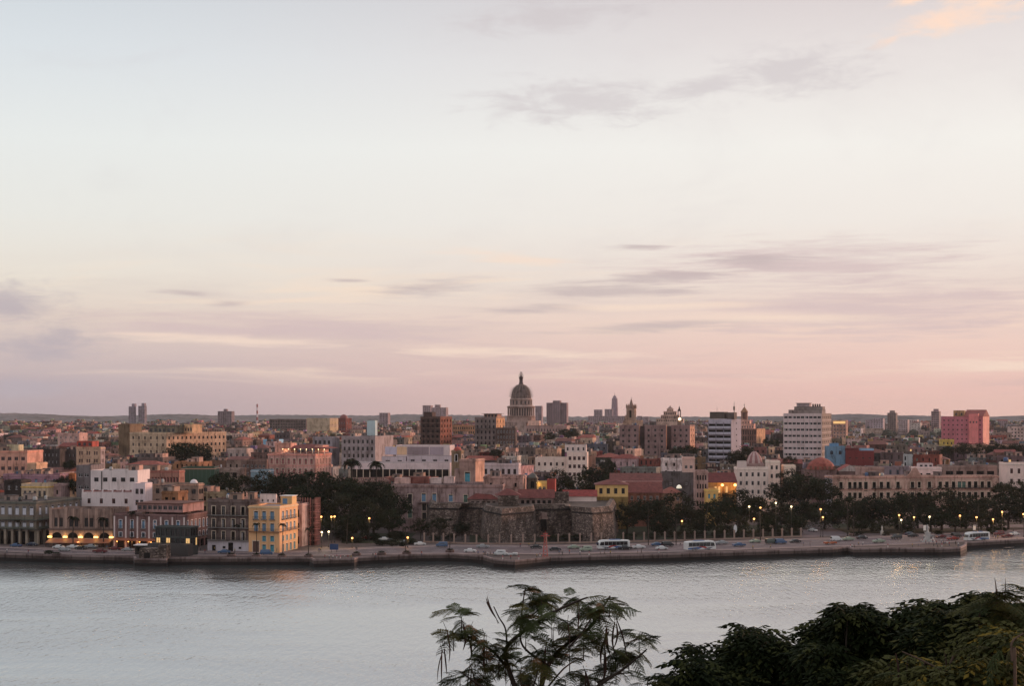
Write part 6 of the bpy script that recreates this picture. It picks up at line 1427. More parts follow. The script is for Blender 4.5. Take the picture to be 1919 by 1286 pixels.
# ================================================================== trees
def leaf_mat(name, c1, c2, trans=0.15):
    m, G, b = new_mat(name)
    oi = G.n('ShaderNodeObjectInfo'); geo = G.n('ShaderNodeNewGeometry')
    n = G.noise(geo.outputs['Position'], 0.35, 3, 0.6)
    f = G.m('ADD', G.m('MULTIPLY', oi.outputs['Random'], 0.6), G.m('MULTIPLY', G.mr(n, .3, .7), 0.4))
    G.set(b.inputs['Base Color'], G.mix(f, c1, c2)); b.inputs['Roughness'].default_value = 0.7
    b.inputs['Specular IOR Level'].default_value = 0.06
    return m
leaf_dark = leaf_mat('foliage_dark', (0.003, 0.007, 0.002), (0.019, 0.026, 0.009))
leaf_olive = leaf_mat('foliage_olive', (0.012, 0.015, 0.005), (0.028, 0.028, 0.011))
bark = tinted('bark', 0.8, base=(0.055, 0.042, 0.036), bump=0.3)
def crown_mesh(seed, clumps=75, per=52, leaf=0.052, flat=0.8, mat_=leaf_dark):
    rr = random.Random(seed); v = []; f = []
    cl = []
    for k in range(clumps):
        while True:
            p = Vector((rr.uniform(-1, 1), rr.uniform(-1, 1), rr.uniform(-.75, 1)))
            if .35 < p.length < 1.0: break
        p *= rr.uniform(.8, 1.0); cl.append((Vector((p.x, p.y, p.z * flat)), rr.uniform(.15, .30)))
    for c, cr in cl:
        for k in range(per):
            d_ = Vector((rr.gauss(0, 1), rr.gauss(0, 1), rr.gauss(0, .75))).normalized() * cr * rr.uniform(.55, 1.08)
            p = c + d_; nrm = (d_ + Vector((0, 0, .12)) + Vector((rr.uniform(-.6, .6), rr.uniform(-.6, .6), rr.uniform(-.6, .6))) * .25).normalized()
            t = nrm.orthogonal().normalized(); b = nrm.cross(t); a = rr.uniform(0, 6.28); t, b = t * math.cos(a) + b * math.sin(a), b * math.cos(a) - t * math.sin(a)
            s = leaf * rr.uniform(.6, 1.3); i = len(v); v += [p - t * s, p - b * s * .6, p + t * s, p + b * s * .6]; f.append((i, i + 1, i + 2, i + 3))
    me = bpy.data.meshes.new('crown'); me.from_pydata([tuple(x) for x in v], [], f); me.materials.append(mat_)
    return me
CROWNS = [crown_mesh(s) for s in range(5)] + [crown_mesh(20 + s, 60, 46, .055, .95, leaf_olive) for s in range(2)]
def trunk_mesh(seed):
    rr = random.Random(seed); mb = MB(); mb.tube((0, 0, 0), (.02, .01, .5), .055, .04, 7, bark, caps=False)
    for k in range(5):
        a = 2 * math.pi * k / 5 + rr.uniform(-.4, .4); e = (math.cos(a) * rr.uniform(.3, .5), math.sin(a) * rr.uniform(.3, .5), rr.uniform(.8, 1.05)); mb.tube((.02, .01, .46), e, .034, .012, 5, bark, caps=False)
    mb.tube((.02, .01, .5), (0, .05, 1.1), .035, .012, 5, bark, caps=False)
    return mb.mesh('trunk')
TRUNKS = [trunk_mesh(s) for s in range(3)]
tr_rng = random.Random(5)
def tree(px, py, rp, Y, noun='dark broad-crowned tree', ci=None, group='park trees', sq=1.0, name='park_tree'):
    r = rp / F * Y; x = PX(px, Y); zc = PZ(py, Y); zg = gz(Y) - .1
    rt = empty(name, (x, Y, zg), tr_rng.uniform(0, 6.28)); rt['category'] = 'tree'; rt['group'] = group
    obj('trunk', tr_rng.choice(TRUNKS), rt, (0, 0, 0), 0, scale=(r * 1.1, r * 1.1, max(1.5, (zc - zg) * .95)))
    obj('crown', CROWNS[ci] if ci is not None else tr_rng.choice(CROWNS), rt, (0, 0, zc - zg), tr_rng.uniform(0, 6.28), scale=(r, r, r * .92 * sq))
    AUTO.append((rt, px, py, noun)); return rt
for (px, py, rp, Y) in [(418, 905, 30, 640), (500, 908, 34, 625), (455, 912, 30, 615), (535, 912, 38, 610), (585, 908, 40, 620), (628, 920, 42, 600), (668, 925, 44, 590), (700, 930, 44, 585), (735, 950, 36, 575), (640, 955, 44, 570), (600, 950, 36, 580), (690, 968, 40, 565), (562, 935, 36, 590), (730, 975, 30, 562), (660, 985, 34, 555), (615, 985, 22, 560)]:
    tree(px, py, rp, Y, 'dark broad-crowned grove tree', group='grove left of the fort', sq=.95)
for (px, py, rp, Y) in [(1175, 965, 36, 588), (1215, 958, 40, 592), (1265, 955, 48, 588), (1295, 975, 30, 580), (1240, 985, 30, 578), (1345, 960, 40, 590), (1385, 945, 44, 600), (1425, 955, 40, 596), (1370, 985, 36, 578), (1470, 925, 38, 640), (1505, 915, 44, 645), (1540, 920, 38, 640), (1465, 965, 28, 600), (1500, 960, 36, 615), (1545, 965, 40, 610), (1590, 955, 44, 605), (1635, 958, 44, 600), (1680, 950, 42, 610), (1720, 945, 40, 615), (1765, 945, 46, 605), (1745, 970, 36, 595), (1810, 950, 40, 610), (1850, 958, 40, 605), (1890, 955, 42, 610), (1930, 950, 44, 612), (1880, 925, 32, 640), (1610, 980, 26, 596), (1690, 980, 30, 592), (1790, 975, 30, 594), (1480, 895, 24, 670), (1905, 920, 30, 650), (1440, 985, 24, 580), (1320, 985, 22, 578), (1490, 980, 26, 585), (1440, 975, 20, 590), (788, 985, 20, 560), (866, 990, 18, 556), (824, 982, 18, 558)]:
    tree(px, py, rp, Y, 'dark dense park tree', sq=.85)
for (px, py, rp, Y) in [(1645, 985, 16, 590), (1838, 972, 24, 592), (1868, 985, 18, 590), (1285, 995, 18, 566), (1350, 998, 16, 566)]:
    tree(px, py, rp, Y, 'small olive-leaved park tree', 5)
for (px, py, rp, Y) in [(340, 853, 36, 880), (372, 850, 28, 890), (130, 872, 13, 760), (1050, 905, 32, 690), (1085, 912, 30, 680), (1120, 900, 38, 690), (1150, 905, 28, 680), (1140, 875, 18, 760), (1290, 852, 26, 900), (1268, 855, 22, 890), (1400, 855, 26, 850), (1378, 860, 20, 840), (1776, 845, 14, 980), (1805, 842, 18, 990), (1840, 846, 20, 980), (1870, 846, 22, 985), (1905, 845, 20, 980), (1073, 815, 14, 1300), (1060, 812, 12, 1320), (118, 905, 18, 610), (145, 912, 18, 600), (660, 868, 12, 700), (1030, 818, 12, 1250), (1455, 835, 16, 1150), (1440, 830, 12, 1200), (930, 850, 12, 850), (1480, 865, 14, 760)]:
    tree(px, py, rp, Y, 'dark tree rising among roofs', group='trees among the roofs')
# shrubs and hedges
def shrub(px, py, rp, Y=None, noun='low dark shrub'):
    Y = Y or YG(py + rp * .6, QZ); r = rp / F * Y
    rt = empty('shrub', (PX(px, Y), Y, QZ)); rt['category'] = 'shrub'; rt['group'] = 'shrubs by the road'
    obj('foliage', tr_rng.choice(CROWNS), rt, (0, 0, r * .5), tr_rng.uniform(0, 6.28), scale=(r * 1.2, r, r * .7)); mb = MB(); mb.tube((0, 0, 0), (0, 0, r * .4), .12, .08, 5, bark); mb.build('stem', rt)
    AUTO.append((rt, px, py, noun))
for (px, py, rp) in [(650, 1010, 12), (672, 1012, 10), (712, 1016, 12), (735, 1017, 12), (755, 1019, 10), (770, 1014, 12), (700, 1005, 14), (745, 1002, 16), (640, 1000, 16), (92, 1035, 9), (1040, 1008, 12), (1062, 1007, 12), (1085, 1006, 14), (1102, 1008, 10), (1180, 1005, 12), (1225, 1004, 12), (1262, 1000, 14), (1310, 1000, 14), (1345, 1002, 12), (1390, 1000, 14), (1420, 1000, 12), (1460, 998, 12), (1490, 996, 12), (1610, 1000, 8), (1660, 1000, 8), (1705, 998, 8), (1760, 998, 8), (1830, 1000, 8), (1860, 996, 10), (1880, 992, 8), (815, 1008, 12), (845, 1006, 12)]:
    shrub(px, py, rp)
# palms
def frond_mesh(seed):
    rr = random.Random(seed); mb = MB(); pts = []
    for k in range(9):
        t = k / 8; pts.append(Vector((t * 2.6 * (1 - .12 * t), 0, .9 * math.sin(t * 1.5) * 1.1 - 1.9 * t * t * t)))
    for a, b in zip(pts[:-1], pts[1:]): mb.tube(a, b, .04, .03, 4, leaf_olive, caps=False)
    for k in range(1, 9):
        for s in (-1, 1):
            for q in (0, .5):
                p = pts[k].lerp(pts[max(0, k - 1)], q); L = .75 * math.sin(math.pi * (.15 + .8 * (k - q) / 9)); e = p + Vector((.28 * L + .1, s * L, -.45 * L + rr.uniform(-.05, .05)))
                n = Vector((.12, 0, .02)); mb.poly([p - n, p + n, e + n * .2, e - n * .2], leaf_dark)
    return mb.mesh('frond')
FRONDS = [frond_mesh(s) for s in range(3)]
def palm(px, ytop, ybase=None, Y=None, sc=1.0, lean=0.0, noun='slender palm', n=13, zg=None):
    Y = Y or YG(ybase, QZ); zg = QZ if zg is None else zg; h = PZ(ytop, Y) - zg; rt = empty('palm_tree', (PX(px, Y), Y, zg)); rt['category'] = 'palm'; rt['group'] = 'palms'
    mb = MB(); prev = Vector((0, 0, 0)); N = 6
    for k in range(1, N + 1):
        t = k / N; p = Vector((lean * h * t * t, 0, h * t)); mb.tube(prev, p, .26 * sc * (1 - .45 * (k - 1) / N), .26 * sc * (1 - .45 * k / N), 7, bark, caps=False); prev = p
    mb.build('trunk', rt)
    for k in range(n):
        a = 2 * math.pi * k / n * 1.0 + tr_rng.uniform(-.2, .2); tilt = tr_rng.uniform(-.55, .6)
        obj('frond', tr_rng.choice(FRONDS), rt, prev, rot=(0, -tilt, a), scale=sc * tr_rng.uniform(.8, 1.1))
    AUTO.append((rt, px, ytop, noun)); return rt
palm(659, 868, Y=612, sc=1.75, noun='tall royal palm', n=16); palm(705, 872, Y=616, sc=1.6, noun='tall royal palm', n=16)
palm(577, 892, Y=600, sc=1.2); palm(610, 890, Y=605, sc=1.2)
for (px, yt_, yb_, sc, ln) in [(137, 973, 1026, 1.0, 0), (194, 974, 1026, .95, 0), (247, 963, 1028, .7, 0), (34, 978, 1026, .6, 0), (448, 985, 1034, .7, 0), (481, 984, 1038, .65, 0), (530, 985, 1040, .65, 0), (578, 992, 1042, .7, 0), (650, 975, 1020, .9, .04), (1215, 948, 1022, .8, 0), (1267, 968, 1022, .75, 0), (1320, 945, 1010, .9, .12), (1425, 958, 1014, .9, -.05), (1588, 940, 1008, .85, 0), (1600, 952, 1006, .8, 0), (1713, 942, 1002, .8, 0), (1833, 942, 1000, .85, 0), (760, 990, 1035, .6, 0), (843, 975, 1036, .6, 0)]:
    palm(px, yt_, yb_, None, sc, ln, 'slender waterfront palm')

# ================================================================== lamps
def lamp(px, py, zhead=9.0, white=False, power=260, Y=None, r=.36):
    Y = Y or (H - zhead) * F / (py - HY)
    Y = min(Y, 572 if px > 1150 else (546 if 560 < px < 720 else 900))
    zg = gz(Y); h = PZ(py, Y) - zg; x = PX(px, Y)
    rt = empty('street_lamp', (x, Y, zg)); rt['category'] = 'street lamp'; rt['group'] = 'street lamps'
    mb = MB(); mb.lathe([(.22, 0), (.2, .5), (.10, .7), (.07, h - .5)], 8, iron); mb.build('pole', rt)
    mb = MB(); mb.lathe([(.09, h - .55), (.16, h - .45), (.1, h - .4)], 8, iron); mb.lathe([(.30, h + r * .8), (.22, h + r * 1.05), (.04, h + r * 1.4)], 8, iron); mb.build('lamp_bracket', rt)
    mb = MB(); mb.lathe([(r * .35, -r), (r * .85, -r * .55), (r, 0), (r * .85, r * .55), (r * .35, r * .95)], 12, lamp_white if white else lamp_warm); mb.build('lamp_globe', rt, (0, 0, h))
    if power: point('lamp_light', rt, (0, -.1, h - r - .7), power * 1.5, (1, .82, .5) if white else (1, .52, .17), .3)
    AUTO.append((rt, px, py, ('white-glowing' if white else 'orange-glowing') + ' street lamp'))
for (px, py, zz, wh, pw) in [(34, 978, 9, 1, 80), (291, 982, 11, 0, 200), (602, 969, 9, 0, 300), (621, 969, 9, 0, 300), (627, 968.5, 9.2, 0, 0), (603, 998, 8, 1, 700), (616, 997, 8, 1, 300), (692, 972, 8, 0, 220), (660, 1009, 6, 0, 160), (764, 1008, 6, 0, 160), (977, 983, 7, 0, 180), (1133, 980, 8, 1, 150), (1278, 977, 8, 0, 200), (1404, 950, 9, 1, 150), (1425, 952, 10, 0, 900), (1413, 973, 8, 0, 200), (1454, 943, 9, 1, 150), (1483, 950, 9, 1, 200), (1538, 955, 10, 0, 300), (1542, 970, 8, 0, 200), (1685, 966, 8, 0, 200), (1689, 975, 7, 1, 250), (1713, 970, 8, 0, 200), (1742, 969, 8, 1, 200), (1799, 967, 8, 0, 260), (1830, 970, 7, 0, 200), (1878, 960, 8, 0, 500), (1861, 974, 7, 0, 400), (1918, 964, 8, 0, 200)]:
    lamp(px, py, zz, bool(wh), pw)

# ================================================================== fences
pale_post = tinted('fence_post_stone', 0.5, base=A(130, 106, 96))
def fence(label, posts):
    pts = []
    for (px, py) in posts: Y = YG(py, QZ); pts.append(Vector((PX(px, Y), Y, QZ + .13)))
    rt = empty('park_fence', pts[0]); tag(rt, label, 'fence'); REFS.append((posts[len(posts) // 2][0], posts[0][1] - 8, 'pillared fence'))
    mb = MB(); mb.box(-.42, .42, -.42, .42, 0, .7, pale_post); mb.box(-.3, .3, -.3, .3, .7, 3.2, pale_post); mb.box(-.42, .42, -.42, .42, 3.2, 3.45, pale_post); mb.lathe([(.3, 3.45), (.28, 3.6), (.15, 3.8), (.02, 3.95)], 8, pale_post); me = mb.mesh('fence_post')
    for k, p in enumerate(pts):
        obj('fence_post', me, rt, p - pts[0])
        if k + 1 < len(pts):
            q = pts[k + 1]; L = (q - p).length; a = math.atan2(q.y - p.y, q.x - p.x); mb = MB(); mb.box(.45, L - .45, -.2, .2, 0, .6, pale_post); mb.build('fence_plinth', rt, p - pts[0], a)
            mb = MB(); mb.box(.31, L - .31, -.03, .03, 2.1, 2.18, iron); mb.box(.31, L - .31, -.03, .03, .9, .96, iron); n = int(L / .22)
            for j in range(1, n): mb.box(L * j / n - .015, L * j / n + .015, -.015, .015, .6, 2.35, iron, bottom=False, top=False)
            mb.build('fence_railing', rt, p - pts[0], a)
fence('pale pillared iron fence in front of the stone fort', [(795, 1018), (812, 1018.5), (831, 1019), (851, 1020), (872, 1021), (893, 1021.3), (915, 1021.6), (936, 1021.6), (958, 1021.5), (980, 1021.2), (1002, 1021), (1024, 1020.6), (1046, 1020.2), (1067, 1019.8), (1087, 1019.4), (1108, 1018.8), (1127, 1018.2)])
fence('pale pillared iron fence in front of the park lawn', [(1168, 1017.4), (1188, 1017), (1207, 1016.7), (1227, 1016.4), (1246, 1016), (1264, 1015.5), (1283, 1015), (1302, 1014.4), (1321, 1013.8), (1339, 1013.2), (1358, 1012.7), (1376, 1012.2), (1394, 1011.6), (1412, 1011), (1430, 1010.4), (1448, 1009.8), (1466, 1009.2), (1484, 1008.6), (1501, 1008)])

# ================================================================== vehicles
tyre = plain('tyre', (.012, .012, .012), .8); rim_m = plain('rim', (.35, .34, .34), .4, .6)
car_glass = plain('car_glass', (.012, .014, .018), .08, spec=.7); tail_m = plain('tail_light', (.35, .02, .02), .4); head_m = plain('head_light', (.6, .58, .5), .3)
CARP = {}
def car_paint(nm, c):
    if nm not in CARP: CARP[nm] = plain('car_paint_' + nm, c, .32, spec=.6)
    return CARP[nm]
WHEEL = None
def wheel_meshes():
    global WHEEL
    mb = MB(); mb.tube((0, -.1, 0), (0, .1, 0), .33, .33, 14, tyre); t = mb.mesh('tyre'); mb = MB(); mb.tube((0, -.115, 0), (0, .115, 0), .2, .2, 10, rim_m); WHEEL = (t, mb.mesh('rim'))
wheel_meshes()
CARB = {}
def car_body(kind, pm):
    key = (kind, pm.name)
    if key in CARB: return CARB[key]
    if kind == 'sedan': prof = [(-2.2, .35), (-2.25, .7), (-2.1, .92), (-1.35, .98), (-.75, 1.42), (.55, 1.44), (1.15, 1.0), (2.05, .85), (2.22, .6), (2.2, .35)]
    elif kind == 'classic': prof = [(-2.5, .4), (-2.55, .85), (-2.3, 1.02), (-1.3, 1.05), (-.85, 1.52), (.45, 1.54), (.95, 1.1), (2.2, 1.02), (2.45, .85), (2.45, .4)]
    elif kind == 'open': prof = [(-2.5, .4), (-2.55, .85), (-2.3, 1.02), (-1.2, 1.02), (-1.1, .8), (.6, .8), (.7, 1.05), (2.2, 1.0), (2.45, .85), (2.45, .4)]
    else: prof = [(-2.2, .4), (-2.22, 1.0), (-2.1, 1.85), (-1.6, 1.98), (.9, 1.96), (1.5, 1.2), (2.1, 1.05), (2.2, .8), (2.2, .4)]
    mb = MB(); w = .88; L, Rr = [], []
    for (x, z) in prof:
        ins = .16 if z > 1.2 else (.03 if z < .45 else 0.0); L.append((x, -(w - ins), z)); Rr.append((x, w - ins, z))
    n = len(prof)
    for k in range(n - 1): mb.poly([L[k], L[k + 1], Rr[k + 1], Rr[k]][::-1], pm, smooth=False)
    mb.poly(L, pm); mb.poly(Rr[::-1], pm); mb.poly([L[0], Rr[0], Rr[-1], L[-1]], pm)
    g_ = MB()
    if kind in ('sedan', 'classic', 'van'):
        hi = [p for p in prof if p[1] > 1.2]; za = 1.0 if kind != 'van' else 1.2; zb = hi[0][1] - .1
        x0, x1 = (hi[0][0] + .02, hi[-1][0] - .02) if kind != 'van' else (-2.0, 1.0)
        for s in (-1, 1):
            yy = s * (w - .04); yt_ = s * (w - .14); q = [(x0 - (.35 if kind != 'van' else 0), yy, za + .05), (x1 + .4, yy, za + .05), (x1 - .02, yt_, zb), (x0 + .05, yt_, zb)]; g_.poly(q if s < 0 else q[::-1], car_glass)
            for xx in (-.15, ): mb.box(xx - .05, xx + .05, min(yy, yt_) - .02, max(yy, yt_) + .02, za, zb + .02, pm)
        k = prof.index(hi[-1]); a, b = prof[k], prof[k + 1]
        t = lambda u: (a[0] + (b[0] - a[0]) * u + .03, a[1] + (b[1] - a[1]) * u + .02)
        (xa, z1), (xb, z2) = t(.1), t(.9); g_.poly([(xa, -.68, z1), (xb, -.78, z2), (xb, .78, z2), (xa, .68, z1)], car_glass)
        k = prof.index(hi[0]); a, b = prof[k - 1], prof[k]; (xa, z1), (xb, z2) = (a[0] + (b[0] - a[0]) * .15 - .03, a[1] + (b[1] - a[1]) * .15 + .02), (a[0] + (b[0] - a[0]) * .9 - .03, a[1] + (b[1] - a[1]) * .9 + .02); g_.poly([(xa, -.76, z1), (xa, .76, z1), (xb, .66, z2), (xb, -.66, z2)], car_glass)
    else: g_.poly([(.68, -.75, 1.05), (.45, -.68, 1.45), (.45, .68, 1.45), (.68, .75, 1.05)], car_glass)
    CARB[key] = (mb.mesh('body'), g_.mesh('window')); return CARB[key]
def road_dir(x):
    for a, b in zip(RS[:-1], RS[1:]):
        if a.x <= x <= b.x: return math.atan2(b.y - a.y, b.x - a.x)
    return 0.1
def car(px, py, kind, cname, c, rev=False, ang=None, Y=None):
    Y = Y or YG(py, QZ); x = PX(px, Y); a = (road_dir(x) if ang is None else ang) + (math.pi if rev else 0)
    rt = empty('parked_car' if ang is not None else 'car', (x, Y, QZ + .02), a); rt['category'] = 'car'; rt['group'] = 'cars along the waterfront'
    bm_, gm_ = car_body(kind, car_paint(cname, c)); obj('body', bm_, rt); obj('window', gm_, rt)
    for sx in (-1.35, 1.35):
        for sy in (-.82, .82):
            wv = obj('wheel', WHEEL[0], rt, (sx, sy, .33)); obj('rim', WHEEL[1], wv)
    for s in (-.6, .6):
        mb = MB(); xf = 2.2 if kind in ('sedan', 'van') else 2.44; mb.box(xf - .05, xf + .04, s - .14, s + .14, .62, .78, head_m); mb.build('headlight', rt); mb = MB(); xr = -2.2 if kind in ('sedan', 'van') else -2.52; mb.box(xr - .06, xr + .02, s - .12, s + .12, .62, .8, tail_m); mb.build('tail_light', rt)
    AUTO.append((rt, px, py, f"{cname} {dict(sedan='saloon car', classic='vintage car', open='open-topped vintage car', van='minivan')[kind]}"))
W_ = (.62, .6, .6); DK = (.02, .02, .024); 
for args in [(60, 1024, 'sedan', 'dark blue', (.02, .03, .06)), (64, 1019, 'van', 'white', W_), (110, 1029, 'sedan', 'white', W_, True), (121, 1034, 'sedan', 'silver', (.3, .3, .31)), (138, 1029, 'classic', 'white', W_), (152, 1031, 'sedan', 'black', DK), (187, 1037, 'classic', 'dark red', (.12, .015, .02), True), (216, 1032, 'sedan', 'dark red', (.12, .015, .02)), (689, 1012, 'classic', 'red', (.3, .04, .03)), (720, 1014, 'sedan', 'white', W_), (732, 1017, 'sedan', 'black', DK), (760, 1020, 'sedan', 'silver', (.3, .3, .31)), (787, 1023, 'sedan', 'white', W_), (881, 1036, 'sedan', 'white', W_), (936, 1042, 'van', 'white', W_, True), (957, 1042, 'open', 'white', W_), (1197, 1029, 'classic', 'white', W_), (1231, 1024, 'sedan', 'blue', (.05, .1, .2)), (1240, 1031, 'sedan', 'white', W_), (1251, 1025, 'van', 'black', DK), (1445, 1020, 'van', 'dark green', (.05, .07, .06)), (1463, 1020, 'van', 'blue', (.08, .2, .36)), (1523, 997, 'sedan', 'white', W_, False, 2.2), (1514, 992, 'sedan', 'silver', (.3, .3, .31), False, 2.2), (1556, 1021, 'open', 'orange-red', (.4, .09, .03)), (1567, 1015, 'van', 'white', W_), (1647, 1018, 'classic', 'pale green', (.3, .34, .26), True), (1711, 1007, 'sedan', 'black', DK), (1705, 1004, 'sedan', 'dark blue', (.02, .03, .06)), (1792, 1008, 'van', 'black', DK), (1901, 1004, 'sedan', 'white', W_), (1160, 1030, 'open', 'silver', (.3, .3, .31)), (1172, 1031, 'classic', 'black', DK), (1786, 1013, 'classic', 'red', (.3, .04, .03))]:
    car(*args)
cr_ = random.Random(9)
for (px, py) in [(828, 1026), (905, 1028), (1005, 1029), (1040, 1033), (1075, 1029), (1098, 1034), (1352, 1021), (1385, 1025), (1415, 1018), (1490, 1018), (1590, 1014), (1615, 1011), (1680, 1011), (1740, 1008), (1763, 1009), (1872, 1004), (1888, 1008), (30, 1026), (170, 1028), (240, 1034), (420, 1038), (500, 1041)]:
    kd, (cn_, cc_) = cr_.choice(['sedan', 'classic', 'sedan', 'van']), cr_.choice([('white', W_), ('silver', (.3, .3, .31)), ('black', DK), ('dark red', (.12, .015, .02)), ('blue', (.05, .1, .2)), ('pale green', (.3, .34, .26))])
    car(px, py, kd, cn_, cc_, cr_.random() < .5)
bus_white = plain('bus_white', (.66, .64, .63), .35, spec=.5); bus_blue = plain('bus_blue', (.03, .10, .28), .4); bus_red = plain('bus_red', (.36, .03, .03), .4); bus_navy = plain('bus_navy', (.02, .03, .09), .4)
def bus(pl, pr, py, label, rev=False):
    Y = YG(py, QZ); xa, xb = PX(pl, Y), PX(pr, Y); L = min(13.5, max(11.0, xb - xa)); a = road_dir((xa + xb) / 2) + (math.pi if rev else 0)
    rt = empty('coach_bus', ((xa + xb) / 2, Y, QZ + .02), a); tag(rt, label, 'bus', 'tour buses'); REFS.append(((pl + pr) / 2, py - 6, label.split()[0] + ' tour bus'))
    w = 1.27; mb = MB(); h = 3.4
    sec = [(-L / 2, .45, 3.05, .92), (-L / 2 + .25, .4, 3.3, 1.0), (-L / 2 + 2.5, .4, 3.45, 1.0), (L / 2 - 2.2, .4, 3.5, 1.0), (L / 2 - .9, .4, 3.35, 1.0), (L / 2 - .2, .4, 2.6, .98), (L / 2, .45, 1.5, .94)]
    def prof(s): x, z0, z1, k = s; return [(x, -w * k, z0), (x, -w * k, z1 - .45), (x, -w * k * .93, z1 - .08), (x, -w * k * .78, z1), (x, w * k * .78, z1), (x, w * k * .93, z1 - .08), (x, w * k, z1 - .45), (x, w * k, z0)]
    pp = [prof(s) for s in sec]
    for p, q in zip(pp[:-1], pp[1:]):
        for j in range(8): mb.poly([p[j], q[j], q[(j + 1) % 8], p[(j + 1) % 8]][::-1], bus_white)
    mb.poly(pp[0], bus_white); mb.poly(pp[-1][::-1], bus_white); mb.build('body', rt)
    for s in (-1, 1):
        y0, y1 = sorted((s * (w + .004), s * (w + .03))); n = 6; L0, L1 = -L / 2 + .9, L / 2 - 2.3
        for k in range(n):
            a0, a1 = L0 + (L1 - L0) * k / n, L0 + (L1 - L0) * (k + 1) / n; mb = MB(); mb.box(a0 + .03, a1 - .03, y0, y1, 1.55, 2.95, car_glass); mb.build('window', rt)
        mb = MB(); yy = s * (w + .02); q = [(L1 + .1, yy, 1.55), (L / 2 - .5, yy, 1.55), (L / 2 - .9, yy, 2.75), (L1 + .1, yy, 2.85)]; mb.poly(q if s < 0 else q[::-1], car_glass); mb.build('window', rt)
        for (nm, m_, q) in (('livery_swoosh', bus_blue, [(-L / 2 + .6, .55), (-1, .55), (.5, 1.15), (-1.5, 1.25), (-L / 2 + .6, 1.0)]), ('livery_swoosh', bus_red, [(-1.2, 1.28), (.2, 1.2), (1.6, .75), (2.6, .75), (1.4, 1.5), (-.4, 1.6)]), ('livery_swoosh', bus_navy, [(.8, .55), (L / 2 - 2.6, .55), (L / 2 - 1.2, 1.1), (2.8, 1.0)]), ('livery_stripe', bus_navy, [(-L / 2 + .4, 1.40), (L / 2 - 1, 1.40), (L / 2 - 1, 1.47), (-L / 2 + .4, 1.47)])):
            mb = MB(); v = [(x, s * (w + .012), z) for x, z in q]; mb.poly(v if s < 0 else v[::-1], m_); mb.build(nm, rt)
        for xx in (-L / 2 + 2.6, -L / 2 + 3.8, L / 2 - 2.9): wv = obj('wheel', WHEEL[0], rt, (xx, s * (w - .1), .48), scale=1.45); obj('rim', WHEEL[1], wv)
        mb = MB(); mb.box(L / 2 - .1, L / 2 + .25, s * 1.3 - .08, s * 1.3 + .08, 1.9, 2.4, bus_navy); mb.build('mirror', rt)
    mb = MB(); mb.poly([(L / 2 + .02, -1.12, 1.5), (L / 2 + .02, 1.12, 1.5), (L / 2 - .2 + .03, 1.15, 2.55), (L / 2 - .2 + .03, -1.15, 2.55)], car_glass); mb.poly([(L / 2 - .17, -1.15, 2.56), (L / 2 - .17, 1.15, 2.56), (L / 2 - .83, 1.0, 3.2), (L / 2 - .83, -1.0, 3.2)], car_glass); mb.build('windscreen', rt)
    mb = MB(); mb.box(-2.5, 1.5, -.8, .8, 3.47, 3.62, bus_blue); mb.build('roof_unit', rt)
    for s in (-.9, .9): mb = MB(); mb.box(L / 2 - .02, L / 2 + .04, s - .2, s + .2, .75, .95, head_m); mb.build('headlight', rt)
bus(1119, 1180, 1030, 'leftmost white tour bus in front of the fort', True)
bus(1281, 1342, 1032, 'middle white tour bus with red and blue swooshes beside the pillared fence')
bus(1803, 1858, 1014, 'rightmost white and blue tour bus below the park lamps', True)

